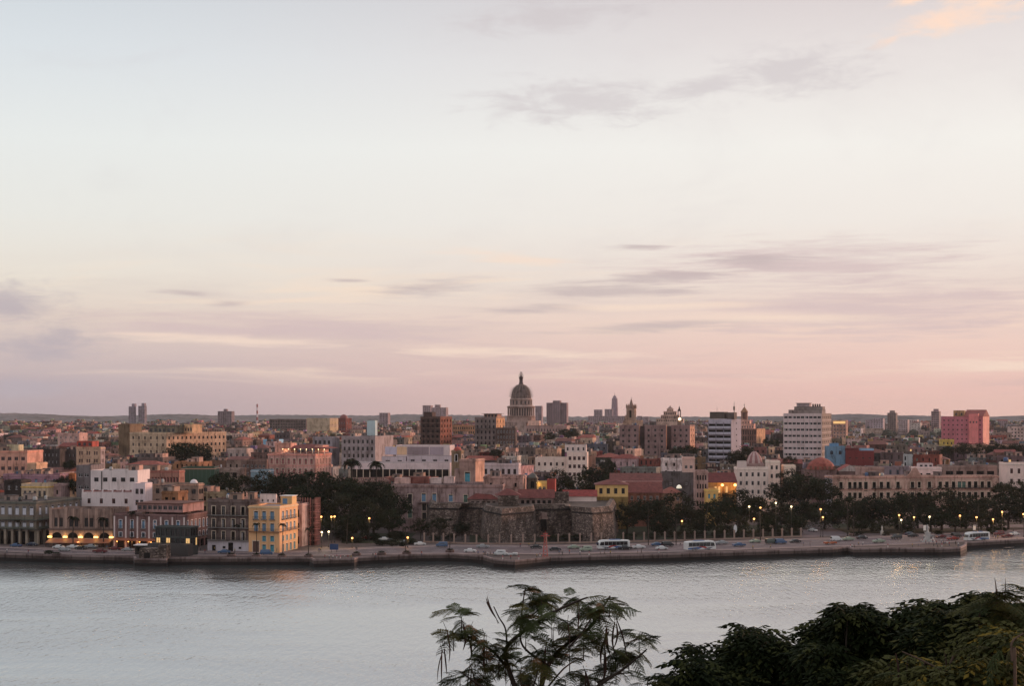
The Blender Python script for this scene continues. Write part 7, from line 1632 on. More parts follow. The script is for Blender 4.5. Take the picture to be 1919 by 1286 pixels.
# ================================================================== people
skin_m = plain('skin', (.22, .12, .08), .6)
def skin_person(pose, shirt, trousers, hair=(.012, .01, .009), seed=0):
    J = {'pelvis': (0, 0, .95, .13), 'waist': (0, 0, 1.1, .115), 'chest': (0, .01, 1.32, .145), 'neck': (0, 0, 1.47, .055), 'head': (0, -.01, 1.60, .10), 'crown': (0, 0, 1.70, .07)}
    sw = dict(stand=.0, walk=.22, lean=.05)[pose]
    E_ = [('pelvis', 'waist'), ('waist', 'chest'), ('chest', 'neck'), ('neck', 'head'), ('head', 'crown')]
    for s, n in ((-1, 'l'), (1, 'r')):
        f = s * sw
        J['hip' + n] = (.09 * s, 0, .90, .10); J['knee' + n] = (.10 * s, -f * .6 - .02, .50, .065); J['ankle' + n] = (.10 * s, -f * 1.1 + (.06 if f < 0 else 0), .09, .045); J['toe' + n] = (.11 * s, -f * 1.1 - .17, .035, .035)
        J['sh' + n] = (.19 * s, 0, 1.40, .065); J['el' + n] = (.25 * s, f * .4, 1.12, .048); J['wr' + n] = (.26 * s, f * .8 - .1, .88, .035); J['hd' + n] = (.26 * s, f * .9 - .14, .80, .04)
        E_ += [('pelvis', 'hip' + n), ('hip' + n, 'knee' + n), ('knee' + n, 'ankle' + n), ('ankle' + n, 'toe' + n), ('chest', 'sh' + n), ('sh' + n, 'el' + n), ('el' + n, 'wr' + n), ('wr' + n, 'hd' + n)]
    names = list(J); me = bpy.data.meshes.new('tmp'); me.from_pydata([J[n][:3] for n in names], [(names.index(a), names.index(b)) for a, b in E_], [])
    o = bpy.data.objects.new('tmp', me); COL.objects.link(o); md = o.modifiers.new('s', 'SKIN'); sv = me.skin_vertices[0].data
    for i, n in enumerate(names): sv[i].radius = (J[n][3], J[n][3] * (.75 if n in ('chest', 'waist', 'pelvis') else 1)); sv[i].use_root = (n == 'pelvis')
    o.modifiers.new('d', 'SUBSURF').levels = 1
    dg = bpy.context.evaluated_depsgraph_get(); ev = o.evaluated_get(dg); out = bpy.data.meshes.new_from_object(ev); bpy.data.objects.remove(o); out.name = 'person'
    out.materials.clear()
    for m_ in (shirt, trousers, skin_m, hair_m): out.materials.append(m_)
    for p in out.polygons:
        z = p.center.z; x = abs(p.center.x); p.use_smooth = True
        p.material_index = 3 if (z > 1.62 and p.center.y > -.07) or z > 1.68 else 2 if z > 1.44 or (x > .2 and z < 1.16 and z > .7) else 0 if z > .96 else 1 if z > .12 else 3
    return out
hair_m = plain('hair_and_shoes', (.012, .010, .009), .7)
cloth = {n: plain('cloth_' + n, c, .8) for n, c in dict(white=(.6, .58, .57), black=(.015, .015, .017), red=(.28, .03, .03), blue=(.05, .09, .2), grey=(.14, .13, .13), denim=(.04, .06, .11), tan=(.22, .16, .1), pink=(.4, .12, .16), yellow=(.4, .27, .05)).items()}
PEOPLE = {}
for pose in ('stand', 'walk'):
    for sh, tr in (('white', 'denim'), ('black', 'black'), ('red', 'denim'), ('blue', 'tan'), ('grey', 'black'), ('pink', 'white'), ('yellow', 'black')):
        PEOPLE[(pose, sh, tr)] = skin_person(pose, cloth[sh], cloth[tr])
pk = list(PEOPLE); pr_ = random.Random(31)
spots = [(13, 1037), (53, 1038), (100, 1026), (112, 1025), (200, 1030), (376, 1033), (384, 1037), (402, 1033), (440, 1037), (519, 1036), (598, 1036), (601, 1034), (609, 1049), (617, 1048), (624, 1049), (631, 1048), (638, 1049), (646, 1048), (652, 1049), (658, 1049), (667, 1030), (669, 1031), (699, 1045), (704, 1045), (790, 1042), (896, 1042), (906, 1041), (909, 1042), (914, 1042), (919, 1041), (925, 1042), (942, 1050), (957, 1049), (972, 1050), (975, 1026), (991, 1025), (1003, 1022), (1006, 1046), (1012, 1044), (1048, 1040), (1054, 1041), (1067, 1039), (1087, 1041), (1104, 1042), (1125, 1039), (1133, 1040), (1144, 1040), (1195, 1038), (1202, 1037), (1235, 1037), (1275, 1023), (1411, 1030), (1444, 1029), (1506, 1024), (1518, 1024), (1570, 1012), (1594, 1028), (1597, 1028), (1601, 1028), (1609, 1023), (1617, 1023), (1679, 1016), (1683, 1016), (1729, 1018), (1735, 1020), (1741, 1020), (1748, 1018), (1755, 1021), (1764, 1018), (1768, 1020), (1771, 1023), (1775, 1019), (1779, 1024), (1765, 1026), (1757, 1027), (1791, 1022), (1796, 1025), (1750, 1024), (1866, 1011), (1870, 1011), (1899, 997), (1906, 1013), (1655, 1000), (1722, 1028), (1710, 1026), (1664, 1027)]
for (px, py) in spots:
    Y = YG(py, QZ + .12); k = pr_.choice(pk); o = obj('person', PEOPLE[k], None, (PX(px, Y), Y, QZ + .02), pr_.uniform(0, 6.28), scale=pr_.uniform(.93, 1.06))
    o['category'] = 'person'; o['group'] = 'people on the waterfront'; AUTO.append((o, px, py - 4, f"{'standing' if k[0] == 'stand' else 'walking'} person in {k[1]} top"))

# ================================================================== street furniture
Y = YG(1047, QZ); nt_ = empty('beacon_tower', (PX(1022, Y), Y, QZ)); tag(nt_, 'red steel lattice beacon tower with a wide crosshead on the quay', 'beacon'); REFS.append((1022, 1030, 'red beacon tower'))
redp = plain('red_paint', A(150, 44, 34), .5, var=.15)
for sx in (-1, 1):
    for sy in (-1, 1):
        mb = MB(); mb.tube((sx * .9, sy * .9, 0), (sx * .28, sy * .28, 7.6), .09, .07, 5, redp); mb.build('leg', nt_)
for k in range(6):
    mb = MB(); z0, z1 = k * 1.25, (k + 1) * 1.25; f0, f1 = .9 - .62 * z0 / 7.6, .9 - .62 * z1 / 7.6
    for sy in (-1, 1): mb.tube((-f0, sy * f0, z0), (f1, sy * f1, z1), .05, .05, 4, redp); mb.tube((f0, sy * f0, z0), (-f1, sy * f1, z1), .05, .05, 4, redp)
    mb.build('brace', nt_)
mb = MB(); mb.box(-1.6, 1.6, -.25, .25, 7.6, 7.85, redp); mb.box(-.8, .8, -.2, .2, 8.2, 8.6, redp); mb.box(-.08, .08, -.08, .08, 7.85, 9.4, redp); mb.build('crosshead', nt_)
Y = YG(1016, QZ); stt = empty('white_statue', (PX(1738.5, Y), Y, QZ)); tag(stt, 'white marble statue on a tall pedestal with fountain figures on the promenade', 'statue'); REFS.append((1738, 1005, 'white statue'))
marble = plain('marble', (.42, .39, .375), .6, var=.1)
mb = MB(); mb.box(-2.2, 2.2, -2.2, 2.2, 0, .5, marble); mb.box(-1.6, 1.6, -1.6, 1.6, .5, .9, marble); mb.box(-.8, .8, -.8, .8, .9, 3.4, marble); mb.box(-1, 1, -1, 1, 3.4, 3.7, marble); mb.build('pedestal', stt)
mb = MB(); mb.lathe([(.5, 0), (.42, .8), (.34, 1.5), (.42, 2.0), (.3, 2.35), (.12, 2.5), (.18, 2.7), (.14, 2.95), (.02, 3.05)], 10, marble); mb.tube((.3, 0, 2.0), (.75, -.2, 1.4), .12, .08, 6, marble); mb.tube((-.3, 0, 2.0), (-.6, -.3, 2.8), .12, .08, 6, marble); mb.build('figure', stt, (0, 0, 3.7))
for s in (-1, 1): mb = MB(); mb.lathe([(.55, 0), (.5, .6), (.3, 1.1), (.2, 1.3), (.16, 1.6), (.02, 1.7)], 8, marble); mb.build('fountain_figure', stt, (s * 1.5, -1.7, .5))
Y = YG(1003, QZ); bs = empty('bronze_statue', (PX(1653, Y), Y, QZ)); tag(bs, 'small pale statue on a plinth against the dark park trees', 'statue')
mb = MB(); mb.box(-.6, .6, -.6, .6, 0, 1.6, marble); mb.build('plinth', bs); mb = MB(); mb.lathe([(.4, 0), (.3, .9), (.36, 1.5), (.2, 1.8), (.1, 1.9), (.16, 2.1), (.02, 2.35)], 8, marble); mb.build('figure', bs, (0, 0, 1.6))
signw = plain('sign_white', (.68, .66, .66), .5)
def board(px, py0, py1, wpx, ybase, label, m_=signw, oval=False):
    Y = YG(ybase, QZ); rt = empty('sign_board', (PX(px, Y), Y, QZ)); tag(rt, label, 'sign'); z0, z1 = PZ(py1, Y) - QZ, PZ(py0, Y) - QZ; w = wpx / F * Y / 2; mb = MB()
    if oval: v = [(w * math.cos(a), -.06, (z0 + z1) / 2 + (z1 - z0) / 2 * math.sin(a)) for a in [2 * math.pi * k / 20 for k in range(20)]]; mb.poly(v, m_); mb.poly([(x, .06, z) for x, y, z in v][::-1], m_)
    else: mb.box(-w, w, -.06, .06, z0, z1, m_)
    mb.build('panel', rt)
    for s in ((-.6, .6) if not oval else (0,)): mb = MB(); mb.tube((s * w, .1, 0), (s * w, .1, (z0 + z1) / 2), .07, .07, 6, iron); mb.build('post', rt)
board(1378, 984, 999, 6.5, 1012, 'white oval sign standing by the pillared fence', oval=True)
board(1733, 985, 995, 5, 1003, 'blank white board on the park lawn behind the white statue'); board(1826, 986, 994, 5, 1004, 'blank white board above the rightmost tour bus')
board(626, 1020, 1031, 16, 1036, 'blue hoarding by the parked cars right of the scaffolded ruin', plain('sign_blue', (.02, .05, .14), .5))
board(1622, 1005, 1009, 3, 1011, 'small white traffic board at the side street')
for (px, py) in [(433, 1044), (480, 1045), (528, 1046), (578, 1046), (668, 1042), (715, 1041), (762, 1040), (843, 1036), (106, 1043), (1598, 1004)]:
    Y = YG(py, QZ); rt = empty('planter', (PX(px, Y), Y, QZ)); rt['category'] = 'planter'; rt['group'] = 'stone planters'; mb = MB(); mb.lathe([(1.3, 0), (1.6, .15), (1.5, .75), (1.65, .8), (1.65, .95), (1.4, .95), (1.35, .8)], 14, concrete); mb.build('basin', rt); obj('plants', tr_rng.choice(CROWNS), rt, (0, 0, 1.1), 0, scale=(1.2, 1.2, .5)); AUTO.append((rt, px, py, 'round stone planter'))
Y = YG(1028, 0.2); rb = empty('rowing_boat', (PX(1890, Y), Y, .05), .3); tag(rb, 'small dark boat floating below the sea wall at the right', 'boat')
hull = plain('boat_hull', (.05, .04, .04), .6)
mb = MB(); secs = [(-2.2, .55, .5), (-1.2, .8, .42), (0, .9, .4), (1.2, .75, .45), (2.0, .35, .6), (2.4, .03, .75)]
for (xa, wa, za), (xb, wb, zb) in zip(secs[:-1], secs[1:]):
    mb.poly([(xa, -wa, za), (xb, -wb, zb), (xb, 0, -.15), (xa, 0, -.2)][::-1], hull); mb.poly([(xa, wa, za), (xb, wb, zb), (xb, 0, -.15), (xa, 0, -.2)], hull); mb.poly([(xa, -wa * .9, za - .15), (xb, -wb * .9, zb - .15), (xb, wb * .9, zb - .15), (xa, wa * .9, za - .15)], hull)
mb.poly([(-2.2, -.55, .5), (-2.2, .55, .5), (-2.2, 0, -.2)], hull); mb.build('hull', rb)
for xx in (-.9, .6): mb = MB(); mb.box(xx - .15, xx + .15, -.75, .75, .34, .40, FR['cream']); mb.build('thwart', rb)

# ================================================================== foreground plants on the hill
fl_green = leaf_mat('leaflet_green', (0.036, 0.046, 0.016), (0.070, 0.078, 0.030))
fl_olive = leaf_mat('leaflet_olive', (0.050, 0.050, 0.016), (0.095, 0.075, 0.024))
fl_yellow = leaf_mat('leaflet_yellow', (0.16, 0.11, 0.02), (0.24, 0.15, 0.03))
fl_brown = leaf_mat('leaflet_dry', (0.14, 0.07, 0.035), (0.22, 0.11, 0.05))
bl_dark = leaf_mat('broadleaf_dark', (0.008, 0.012, 0.004), (0.026, 0.030, 0.010))
bl_mid = leaf_mat('broadleaf_olive', (0.034, 0.038, 0.012), (0.072, 0.066, 0.022))
pod_m = tinted('seed_pod', 0.5, base=(0.060, 0.028, 0.020), bump=0)
twig_m = tinted('twig_bark', 0.6, base=(0.050, 0.034, 0.026), bump=0.2)
pale_twig = tinted('pale_twig', 0.6, base=(0.16, 0.10, 0.075), bump=0.2)
FY = 14.0
def fp(px, py, Y=FY): return Vector((PX(px, Y), Y, PZ(py, Y)))
def bip_leaf(seed, m_, npin=7, L=.34):
    """twice-pinnate feathery leaf along +x, drooping"""
    rr = random.Random(seed); v = []; f = []
    def quad(p, d_, w_):
        i = len(v); v.extend([p - w_ * .2, p + d_ * .5 - w_, p + d_, p + d_ * .5 + w_]); f.append((i, i + 1, i + 2, i + 3))
    droop = rr.uniform(.1, .4)
    def rach(t): return Vector((L * t, 0, .10 * L * math.sin(t * 2.2) - droop * L * t * t))
    for k in range(10):
        a, b = rach(k / 10), rach((k + 1) / 10); n = Vector((0, .0022, 0)); i = len(v); v.extend([a - n, b - n, b + n, a + n]); f.append((i, i + 1, i + 2, i + 3)); n = Vector((0, 0, .0022)); i = len(v); v.extend([a - n, b - n, b + n, a + n]); f.append((i, i + 1, i + 2, i + 3))
    for k in range(npin):
        t = .22 + .78 * k / (npin - 1); p = rach(t); pl = L * (.42 - .18 * abs(t - .5)) * rr.uniform(.85, 1.1)
        for s in (-1, 1):
            d0 = Vector((.55, s * .83, rr.uniform(-.15, .1))).normalized(); nl = 11
            for j in range(nl):
                u = (j + .6) / nl; q = p + d0 * (pl * u) + Vector((0, 0, -.35 * pl * u * u)); ll = .036 * (1 - .35 * abs(u - .45)); 
                for s2 in (-1, 1):
                    dl = (d0 * .45 + Vector((-d0.y, d0.x, 0)) * s2 + Vector((0, 0, rr.uniform(-.45, .05)))).normalized() * ll; quad(q, dl, d0 * .0085)
            a, b = p, p + d0 * pl + Vector((0, 0, -.35 * pl)); n = Vector((0, 0, .0016)); i = len(v); v.extend([a - n, b - n, b + n, a + n]); f.append((i, i + 1, i + 2, i + 3))
    me = bpy.data.meshes.new('feathery_leaf'); me.from_pydata([tuple(x) for x in v], [], f); me.materials.append(m_); return me
BIP = [bip_leaf(s, fl_green) for s in range(5)]; BIPO = [bip_leaf(10 + s, fl_olive) for s in range(3)]; BIPB = [bip_leaf(20, fl_brown, 5, .24)]
def pod_mesh(seed):
    rr = random.Random(seed); mb = MB(); pts = []; L = .36 * rr.uniform(.8, 1.15); bend = rr.uniform(-.06, .06)
    for k in range(9): t = k / 8; pts.append((Vector((bend * math.sin(t * 2.6), 0, -L * t)), max(.002, .0125 * math.sin(math.pi * min(1, .12 + t * .86)) ** .6)))
    n = 6; v = []
    for p, r in pts:
        for k in range(n): a = 2 * math.pi * k / n; v.append((p.x + r * math.cos(a), p.y + r * .45 * math.sin(a), p.z))
    f = [(i * n + k, i * n + (k + 1) % n, (i + 1) * n + (k + 1) % n, (i + 1) * n + k) for i in range(8) for k in range(n)]
    mb.mesh_faces(v, f, pod_m, (.5, .5, .5), True); return mb.mesh('seed_pod')
PODS = [pod_mesh(s) for s in range(4)]
fr = random.Random(77)
def limb(mb, pts, r0, r1, m_, base=Vector((0, 0, 0))):
    n = len(pts)
    for k in range(n - 1): mb.tube(pts[k] - base, pts[k + 1] - base, r0 + (r1 - r0) * k / (n - 1), r0 + (r1 - r0) * (k + 1) / (n - 1), 7, m_, caps=False)
def smooth_path(pts, n=4):
    out = []
    for i in range(len(pts) - 1):
        p0, p1, p2, p3 = pts[max(0, i - 1)], pts[i], pts[i + 1], pts[min(len(pts) - 1, i + 2)]
        for k in range(n):
            t = k / n; out.append(.5 * ((2 * p1) + (p2 - p0) * t + (2 * p0 - 5 * p1 + 4 * p2 - p3) * t * t + (3 * p1 - p0 - 3 * p2 + p3) * t ** 3))
    out.append(pts[-1]); return out
def feathery():
    base = fp(985, 1420); base.z = hz(base.x, FY); rt = empty('feathery_pod_tree', base); tag(rt, 'feathery-leaved tree with hanging brown seed pods in the foreground', 'tree'); REFS.append((1000, 1200, 'feathery pod tree'))
    B = [([(985, 1420), (980, 1330), (955, 1260), (948, 1215), (985, 1180), (1030, 1150), (1075, 1128), (1100, 1118)], .030, .008, -.1),
         ([(955, 1260), (925, 1225), (890, 1205), (862, 1196), (838, 1200)], .016, .006, .25), ([(950, 1212), (947, 1180), (935, 1160), (925, 1140)], .010, .005, .1),
         ([(985, 1420), (1010, 1310), (1030, 1250), (1065, 1215), (1110, 1185), (1135, 1150), (1150, 1130)], .030, .008, .5), ([(1065, 1215), (1090, 1190), (1110, 1160)], .012, .006, .1),
         ([(985, 1420), (1060, 1330), (1120, 1280), (1160, 1250), (1195, 1218), (1205, 1205)], .024, .006, -.4), ([(1120, 1280), (1150, 1262), (1180, 1255)], .012, .005, -.2),
         ([(975, 1380), (930, 1300), (895, 1270), (870, 1245)], .018, .006, -.5), ([(1030, 1250), (990, 1225), (975, 1200), (980, 1140), (985, 1110)], .014, .005, .3), ([(1010, 1310), (1060, 1265), (1100, 1255)], .012, .005, .7), ([(980, 1330), (1000, 1270), (1005, 1235)], .012, .005, -.7)]
    for path, r0, r1, dy in B:
        pts = [fp(px, py) + Vector((0, dy * k / max(1, len(path) - 1), 0)) for k, (px, py) in enumerate(path)]; mb = MB(); limb(mb, smooth_path(pts), r0, r1, twig_m, base); mb.build('branch', rt)
    tufts = [(1000, 1122, 34, 12), (978, 1146, 30, 10), (1015, 1130, 30, 9), (1000, 1160, 26, 6), (1085, 1140, 32, 10), (1120, 1136, 34, 11), (1145, 1140, 26, 7), (1110, 1165, 34, 9), (1095, 1205, 44, 16), (1130, 1195, 34, 9), (1070, 1240, 40, 10), (865, 1160, 30, 9), (850, 1195, 30, 7), (912, 1205, 40, 15), (935, 1235, 40, 12), (890, 1250, 40, 11), (1200, 1200, 30, 10), (1185, 1240, 36, 12), (1160, 1265, 34, 9), (1000, 1230, 36, 10), (1030, 1215, 30, 7), (960, 1268, 44, 12), (1010, 1280, 46, 11), (1060, 1285, 40, 9), (1120, 1292, 40, 9), (900, 1292, 44, 10), (1050, 1180, 26, 5), (1210, 1268, 20, 4), (860, 1285, 26, 5), (985, 1195, 24, 5)]
    for (px, py, rp, n) in tufts:
        n = int(n * 1.5)
        c = fp(px, py) + Vector((0, fr.uniform(-.35, .45), 0)); rr_ = rp / F * FY
        # short twig carrying the tuft
        mb = MB(); mb.tube(c - base + Vector((0, 0, -rr_ * .9)), c - base + Vector((0, 0, rr_ * .1)), .006, .004, 5, twig_m, caps=False); mb.build('twig', rt)
        for k in range(n):
            a = fr.uniform(0, 6.28); st_ = c - base + Vector((fr.uniform(-.3, .3) * rr_, fr.uniform(-.3, .3) * rr_, fr.uniform(-.4, .5) * rr_))
            obj('feathery_leaf', fr.choice(BIP + BIPO) if fr.random() > .06 else BIPB[0], rt, st_, rot=(fr.uniform(-.4, .4), fr.uniform(-.5, .6), a), scale=fr.uniform(.42, .74))
    for (px, py, n, up) in [(840, 1172, 1, 0), (867, 1172, 2, 0), (829, 1222, 2, 0), (833, 1218, 1, 0), (884, 1180, 1, 0), (922, 1140, 3, 1), (908, 1195, 2, 0), (880, 1255, 3, 0), (1033, 1185, 2, 0), (1060, 1170, 1, 0), (1080, 1140, 1, 0), (1140, 1180, 3, 0), (1155, 1168, 3, 0), (1137, 1215, 2, 0), (1024, 1205, 2, 0), (1098, 1262, 2, 0), (1012, 1255, 2, 0), (950, 1240, 2, 0), (975, 1255, 1, 0)]:
        for k in range(n):
            p = fp(px + fr.uniform(-4, 4), py + fr.uniform(-6, 6)) + Vector((0, fr.uniform(-.2, .2), 0)); rot = (fr.uniform(-.2, .2), fr.uniform(-.18, .18) if not up else math.pi - .5 + fr.uniform(-.15, .15), fr.uniform(0, 6.28) if not up else 0)
            if up: p = fp(px + 8, py + 20)
            obj('seed_pod', fr.choice(PODS), rt, p - base, rot=rot, scale=fr.uniform(.7, 1.0) if not up else .6)
            mb = MB(); mb.tube(p - base, p - base + Vector((fr.uniform(-.03, .03), 0, .06 if not up else -.05)), .003, .003, 4, twig_m, caps=False); mb.build('pod_stalk', rt)
feathery()
def spray_mesh(seed, m_, n=7, ll=.085, lw=.026, fold=.5):
    """a drooping compound leaf of broad leaflets"""
    rr = random.Random(seed); v = []; f = []
    L = .24
    def rach(t): return Vector((L * t, 0, .05 * math.sin(t * 2.4) - .12 * t * t))
    def leaflet(p, d_, side):
        up = Vector((0, 0, 1)); w_ = d_.cross(up).normalized() * lw; k = ll * rr.uniform(.8, 1.15); tip = p + d_ * k + Vector((0, 0, -k * fold)); mid = p + d_ * k * .45 + Vector((0, 0, -k * fold * .25)); i = len(v)
        v.extend([p, mid + w_ + Vector((0, 0, -.008)), tip, mid - w_ + Vector((0, 0, -.008)), mid + Vector((0, 0, .004))]); f.extend([(i, i + 1, i + 4), (i + 1, i + 2, i + 4), (i + 2, i + 3, i + 4), (i + 3, i, i + 4)])
    for k in range(n // 2):
        t = .3 + .6 * k / max(1, n // 2 - 1); p = rach(t)
        for s in (-1, 1): leaflet(p, Vector((.45, s * .9, rr.uniform(-.3, .1))).normalized(), s)
    leaflet(rach(1), Vector((1, 0, -.2)).normalized(), 0)
    for k in range(4):
        a, b = rach(k / 4), rach((k + 1) / 4); nn = Vector((0, 0, .003)); i = len(v); v.extend([a - nn, b - nn, b + nn, a + nn]); f.append((i, i + 1, i + 2, i + 3))
    return v, f
SPR = [spray_mesh(s, None) for s in range(6)]
def spray_obj_mesh(k, m_):
    v, f = SPR[k]; me = bpy.data.meshes.new('leaf_spray'); me.from_pydata([tuple(x) for x in v], [], f); me.materials.append(m_); return me
SPM = {(k, m_.name): spray_obj_mesh(k, m_) for k in range(6) for m_ in (bl_dark, bl_mid, fl_olive, fl_yellow)}
def bush(label, blobs, Y, dens, seed, mats, stemx, parts=50):
    rr = random.Random(seed); base = Vector((PX(stemx, Y), Y, hz(PX(stemx, Y), Y))); rt = empty('broadleaf_bush', base); tag(rt, label, 'bush')
    v = []; f = []; mi = []; made = 0
    blobs = blobs + [(px + rp * .9 * math.cos(a_), py - abs(rp * .55 * math.sin(a_)), rr.uniform(14, 17)) for (px, py, rp) in blobs for a_ in (rr.uniform(.2, 2.9), rr.uniform(.2, 2.9))]
    for (px, py, rp) in blobs:
        c = fp(px, py, Y) + Vector((0, rr.uniform(-.4, .6), 0)) - base; r = max(5, rp - 15) / F * Y
        mb = MB(); st_ = Vector((rr.uniform(-.1, .1), 0, 0)); limb(mb, smooth_path([st_, st_.lerp(c, .55) + Vector((rr.uniform(-.15, .15), 0, -.15)), c]), .022, .006, twig_m); mb.build('branch', rt)
        n = int(dens * (rp / 30.0) ** 2)
        for k in range(n):
            d_ = Vector((rr.gauss(0, 1), rr.gauss(0, 1), rr.gauss(0, 1))).normalized(); rad = r * rr.uniform(.45, 1.0) ** .6 * (1.35 if rr.random() < .1 else 1.0); p = c + Vector((d_.x * rad, d_.y * rad, d_.z * rad * .9)); a = math.atan2(d_.y, d_.x) + rr.uniform(-.9, .9); sc = rr.uniform(.6, 1.0); k_ = rr.randrange(6); mt = mats[0] if rr.random() < .5 else rr.choice(mats)
            rot = Matrix.Rotation(a, 3, 'Z') @ Matrix.Rotation(rr.uniform(-.5, .6), 3, 'Y') @ Matrix.Rotation(rr.uniform(-.4, .4), 3, 'X')
            if made < parts and rad > r * .82 and d_.z > -.1 and rr.random() < .25: obj('leaf_spray', SPM[(k_, mt.name)], rt, p, rot=rot.to_euler(), scale=sc); made += 1; continue
            sv, sf = SPR[k_]; i = len(v); v.extend([tuple(p + rot @ (q * sc)) for q in sv]); f.extend([tuple(i + j for j in g__) for g__ in sf]); mi.extend([mats.index(mt)] * len(sf))
    me = bpy.data.meshes.new('foliage'); me.from_pydata(v, [], f)
    for m_ in mats: me.materials.append(m_)
    me.polygons.foreach_set('material_index', mi); tag(obj('foliage', me, rt), kind='stuff'); return rt, base
bush('leftmost dark broad-leaved bush at the bottom edge', [(1297, 1240, 20), (1275, 1294, 30), (1245, 1300, 20), (1335, 1282, 32), (1370, 1262, 32), (1395, 1240, 32), (1440, 1222, 34), (1412, 1205, 20), (1480, 1240, 32), (1400, 1290, 44), (1460, 1285, 44), (1340, 1305, 38), (1520, 1268, 38), (1500, 1300, 40)], 14.5, 105, 1, [bl_dark, bl_mid], 1420)
bush('middle dark bush with an arching left top', [(1596, 1150, 20), (1614, 1158, 22), (1642, 1178, 26), (1590, 1195, 32), (1562, 1215, 34), (1630, 1212, 38), (1675, 1200, 32), (1560, 1252, 40), (1620, 1258, 44), (1690, 1232, 36), (1600, 1295, 44), (1665, 1288, 40), (1540, 1235, 26)], 13.8, 110, 2, [bl_dark, bl_mid], 1620)
bush('right-hand dark bush with a rounded top', [(1762, 1162, 26), (1742, 1174, 24), (1772, 1190, 34), (1735, 1195, 34), (1800, 1185, 26), (1825, 1165, 26), (1850, 1145, 30), (1880, 1160, 34), (1910, 1165, 34), (1760, 1230, 44), (1820, 1220, 40), (1880, 1215, 46), (1720, 1260, 40), (1930, 1210, 40)], 13.2, 110, 3, [bl_dark, bl_mid, fl_olive], 1790)
bush('yellowing bush at the bottom right corner', [(1860, 1215, 26), (1895, 1200, 22), (1840, 1245, 34), (1890, 1255, 38), (1790, 1270, 36), (1740, 1275, 32), (1910, 1285, 36), (1700, 1285, 28), (1840, 1290, 40)], 11.6, 46, 4, [fl_olive, bl_mid, fl_yellow], 1860)
def podplant(label, px0, py0, Y, seed, tufts, pods, stem):
    rr = random.Random(seed); base = fp(px0, py0 + 150, Y); base.z = hz(base.x, Y); rt = empty('feathery_sapling', base); tag(rt, label, 'plant')
    mb = MB(); limb(mb, smooth_path([Vector((0, 0, 0))] + [fp(a, b, Y) - base for a, b in stem]), .016, .005, pale_twig); mb.build('stem', rt)
    for (px, py, n) in tufts:
        c = fp(px, py, Y) - base
        for k in range(n): obj('feathery_leaf', rr.choice(BIPO + BIP[:2]), rt, c + Vector((rr.uniform(-.08, .08), rr.uniform(-.15, .15), rr.uniform(-.08, .08))), rot=(rr.uniform(-.4, .4), rr.uniform(-.5, .9), rr.uniform(0, 6.28)), scale=rr.uniform(.6, .95))
    for (px, py, up) in pods:
        p = fp(px, py, Y) - base; obj('seed_pod', rr.choice(PODS), rt, p, rot=(0, (math.pi if up else 0) + rr.uniform(-.2, .2), rr.uniform(0, 6)), scale=rr.uniform(.6, .9))
podplant('spindly feathery sapling with upright pods at the right edge', 1875, 1250, 12.4, 8, [(1865, 1108, 5), (1880, 1125, 6), (1855, 1135, 5), (1890, 1150, 6), (1868, 1165, 6), (1845, 1180, 4), (1915, 1115, 4), (1918, 1135, 4), (1900, 1180, 5)], [(1866, 1135, 1), (1882, 1140, 1), (1880, 1160, 0), (1842, 1165, 0), (1850, 1200, 0), (1905, 1195, 0), (1836, 1150, 0)], [(1872, 1290), (1868, 1220), (1870, 1160), (1868, 1105)])
podplant('olive feathery sapling with long dry pods low on the right', 1790, 1290, 11.8, 9, [(1690, 1250, 5), (1725, 1240, 4), (1780, 1275, 5), (1840, 1260, 5), (1895, 1240, 5), (1700, 1280, 6), (1760, 1285, 6), (1870, 1280, 6)], [(1678, 1225, 0), (1700, 1235, 0), (1735, 1240, 0), (1818, 1225, 0), (1770, 1220, 0), (1826, 1250, 0), (1715, 1255, 0)], [(1800, 1290), (1770, 1262), (1730, 1240), (1690, 1222)])
podplant('pale bare-stemmed sapling beside the yellowing bush', 1898, 1290, 11.0, 12, [(1895, 1205, 3), (1912, 1200, 3)], [], [(1902, 1286), (1897, 1240), (1896, 1205), (1918, 1188)])
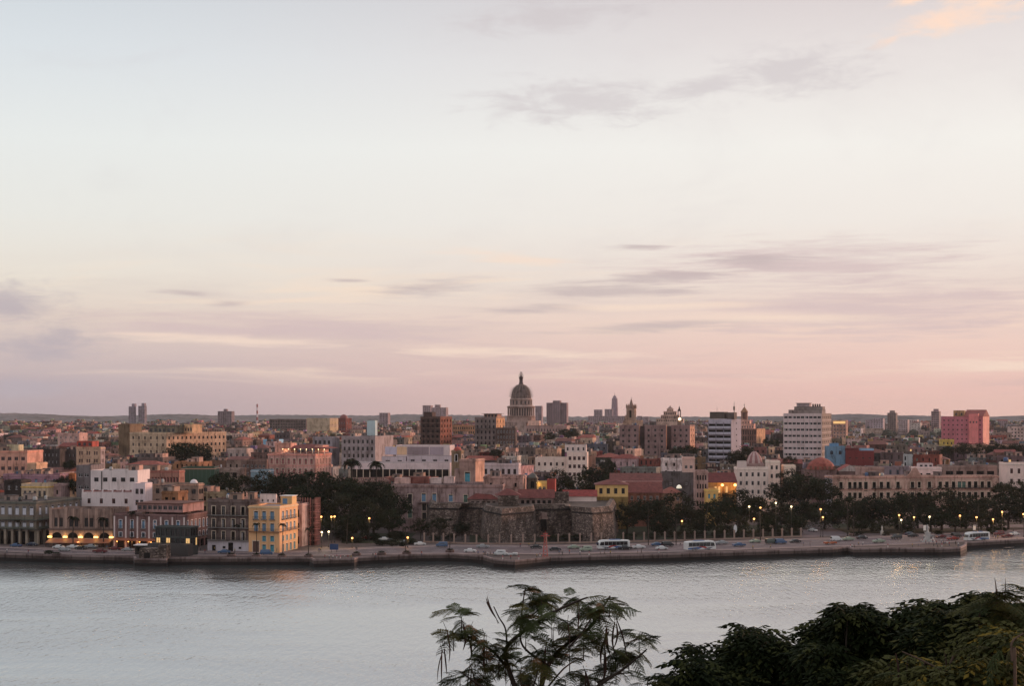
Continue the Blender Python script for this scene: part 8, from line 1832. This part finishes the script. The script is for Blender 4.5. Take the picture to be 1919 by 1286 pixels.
# dry grass on the bank below the bushes
def bank_grass():
    rr = random.Random(4); v = []; f = []
    gm = leaf_mat('bank_grass', (.03, .035, .012), (.08, .065, .025))
    for k in range(9000):
        x = rr.uniform(-8, 9); y = rr.uniform(7, 22); z = hz(x, y) - .03; h = rr.uniform(.2, .5); a = rr.uniform(0, 6.28); w = .012; i = len(v); dx_, dy_ = math.cos(a), math.sin(a); v.extend([(x - dx_ * w, y - dy_ * w, z), (x + dx_ * w, y + dy_ * w, z), (x + dy_ * .12, y - dx_ * .12, z + h)]); f.append((i, i + 1, i + 2))
    me = bpy.data.meshes.new('bank_grass'); me.from_pydata(v, [], f); me.materials.append(gm); tag(obj('bank_grass', me), 'rough grass on the bank under the foreground bushes', 'grass', kind='stuff')
bank_grass()

# ================================================================== labels by place for the many look-alikes
def name_them():
    groups = {}
    for (o, px, py, noun) in AUTO:
        best = min(REFS, key=lambda r: (r[0] - px) ** 2 + ((r[1] - py) * 1.6) ** 2)
        dx_, dy_ = px - best[0], py - best[1]
        if abs(dx_) > 26 and abs(dx_) > abs(dy_): rel = 'right of' if dx_ > 0 else 'left of'
        else: rel = 'behind' if dy_ < 0 and o.get('category') in ('house', 'tree') else ('above' if dy_ < 0 else 'below')
        groups.setdefault((noun, rel, best[2]), []).append((px, py, o))
    ORD = ['leftmost', 'second from left', 'third from left', 'fourth from left', 'fifth from left', 'sixth from left', 'seventh from left', 'eighth from left', 'ninth from left', 'tenth from left', 'eleventh from left', 'twelfth from left']
    for (noun, rel, ref), lst in groups.items():
        lst.sort(key=lambda t: (t[0], t[1]))
        for k, (px, py, o) in enumerate(lst):
            o['label'] = f"{noun} {rel} the {ref}" if len(lst) == 1 else f"{noun} {rel} the {ref}, {ORD[k] if k < 12 else 'number %d from left' % (k + 1)}"
name_them()

# ================================================================== haze
def haze():
    mb = MB(); m = bpy.data.materials.new('haze_air'); m.use_nodes = True; t = m.node_tree; t.nodes.clear()
    out = t.nodes.new('ShaderNodeOutputMaterial'); v = t.nodes.new('ShaderNodeVolumePrincipled')
    v.inputs['Color'].default_value = (0.93, 0.90, 0.92, 1); v.inputs['Density'].default_value = 0.000028
    v.inputs['Anisotropy'].default_value = 0.2
    t.links.new(v.outputs[0], out.inputs['Volume'])
    mb.box(-9500, 9500, -400, 11500, -4, 150, m)
    tag(mb.build('haze'), kind='stuff')
haze()
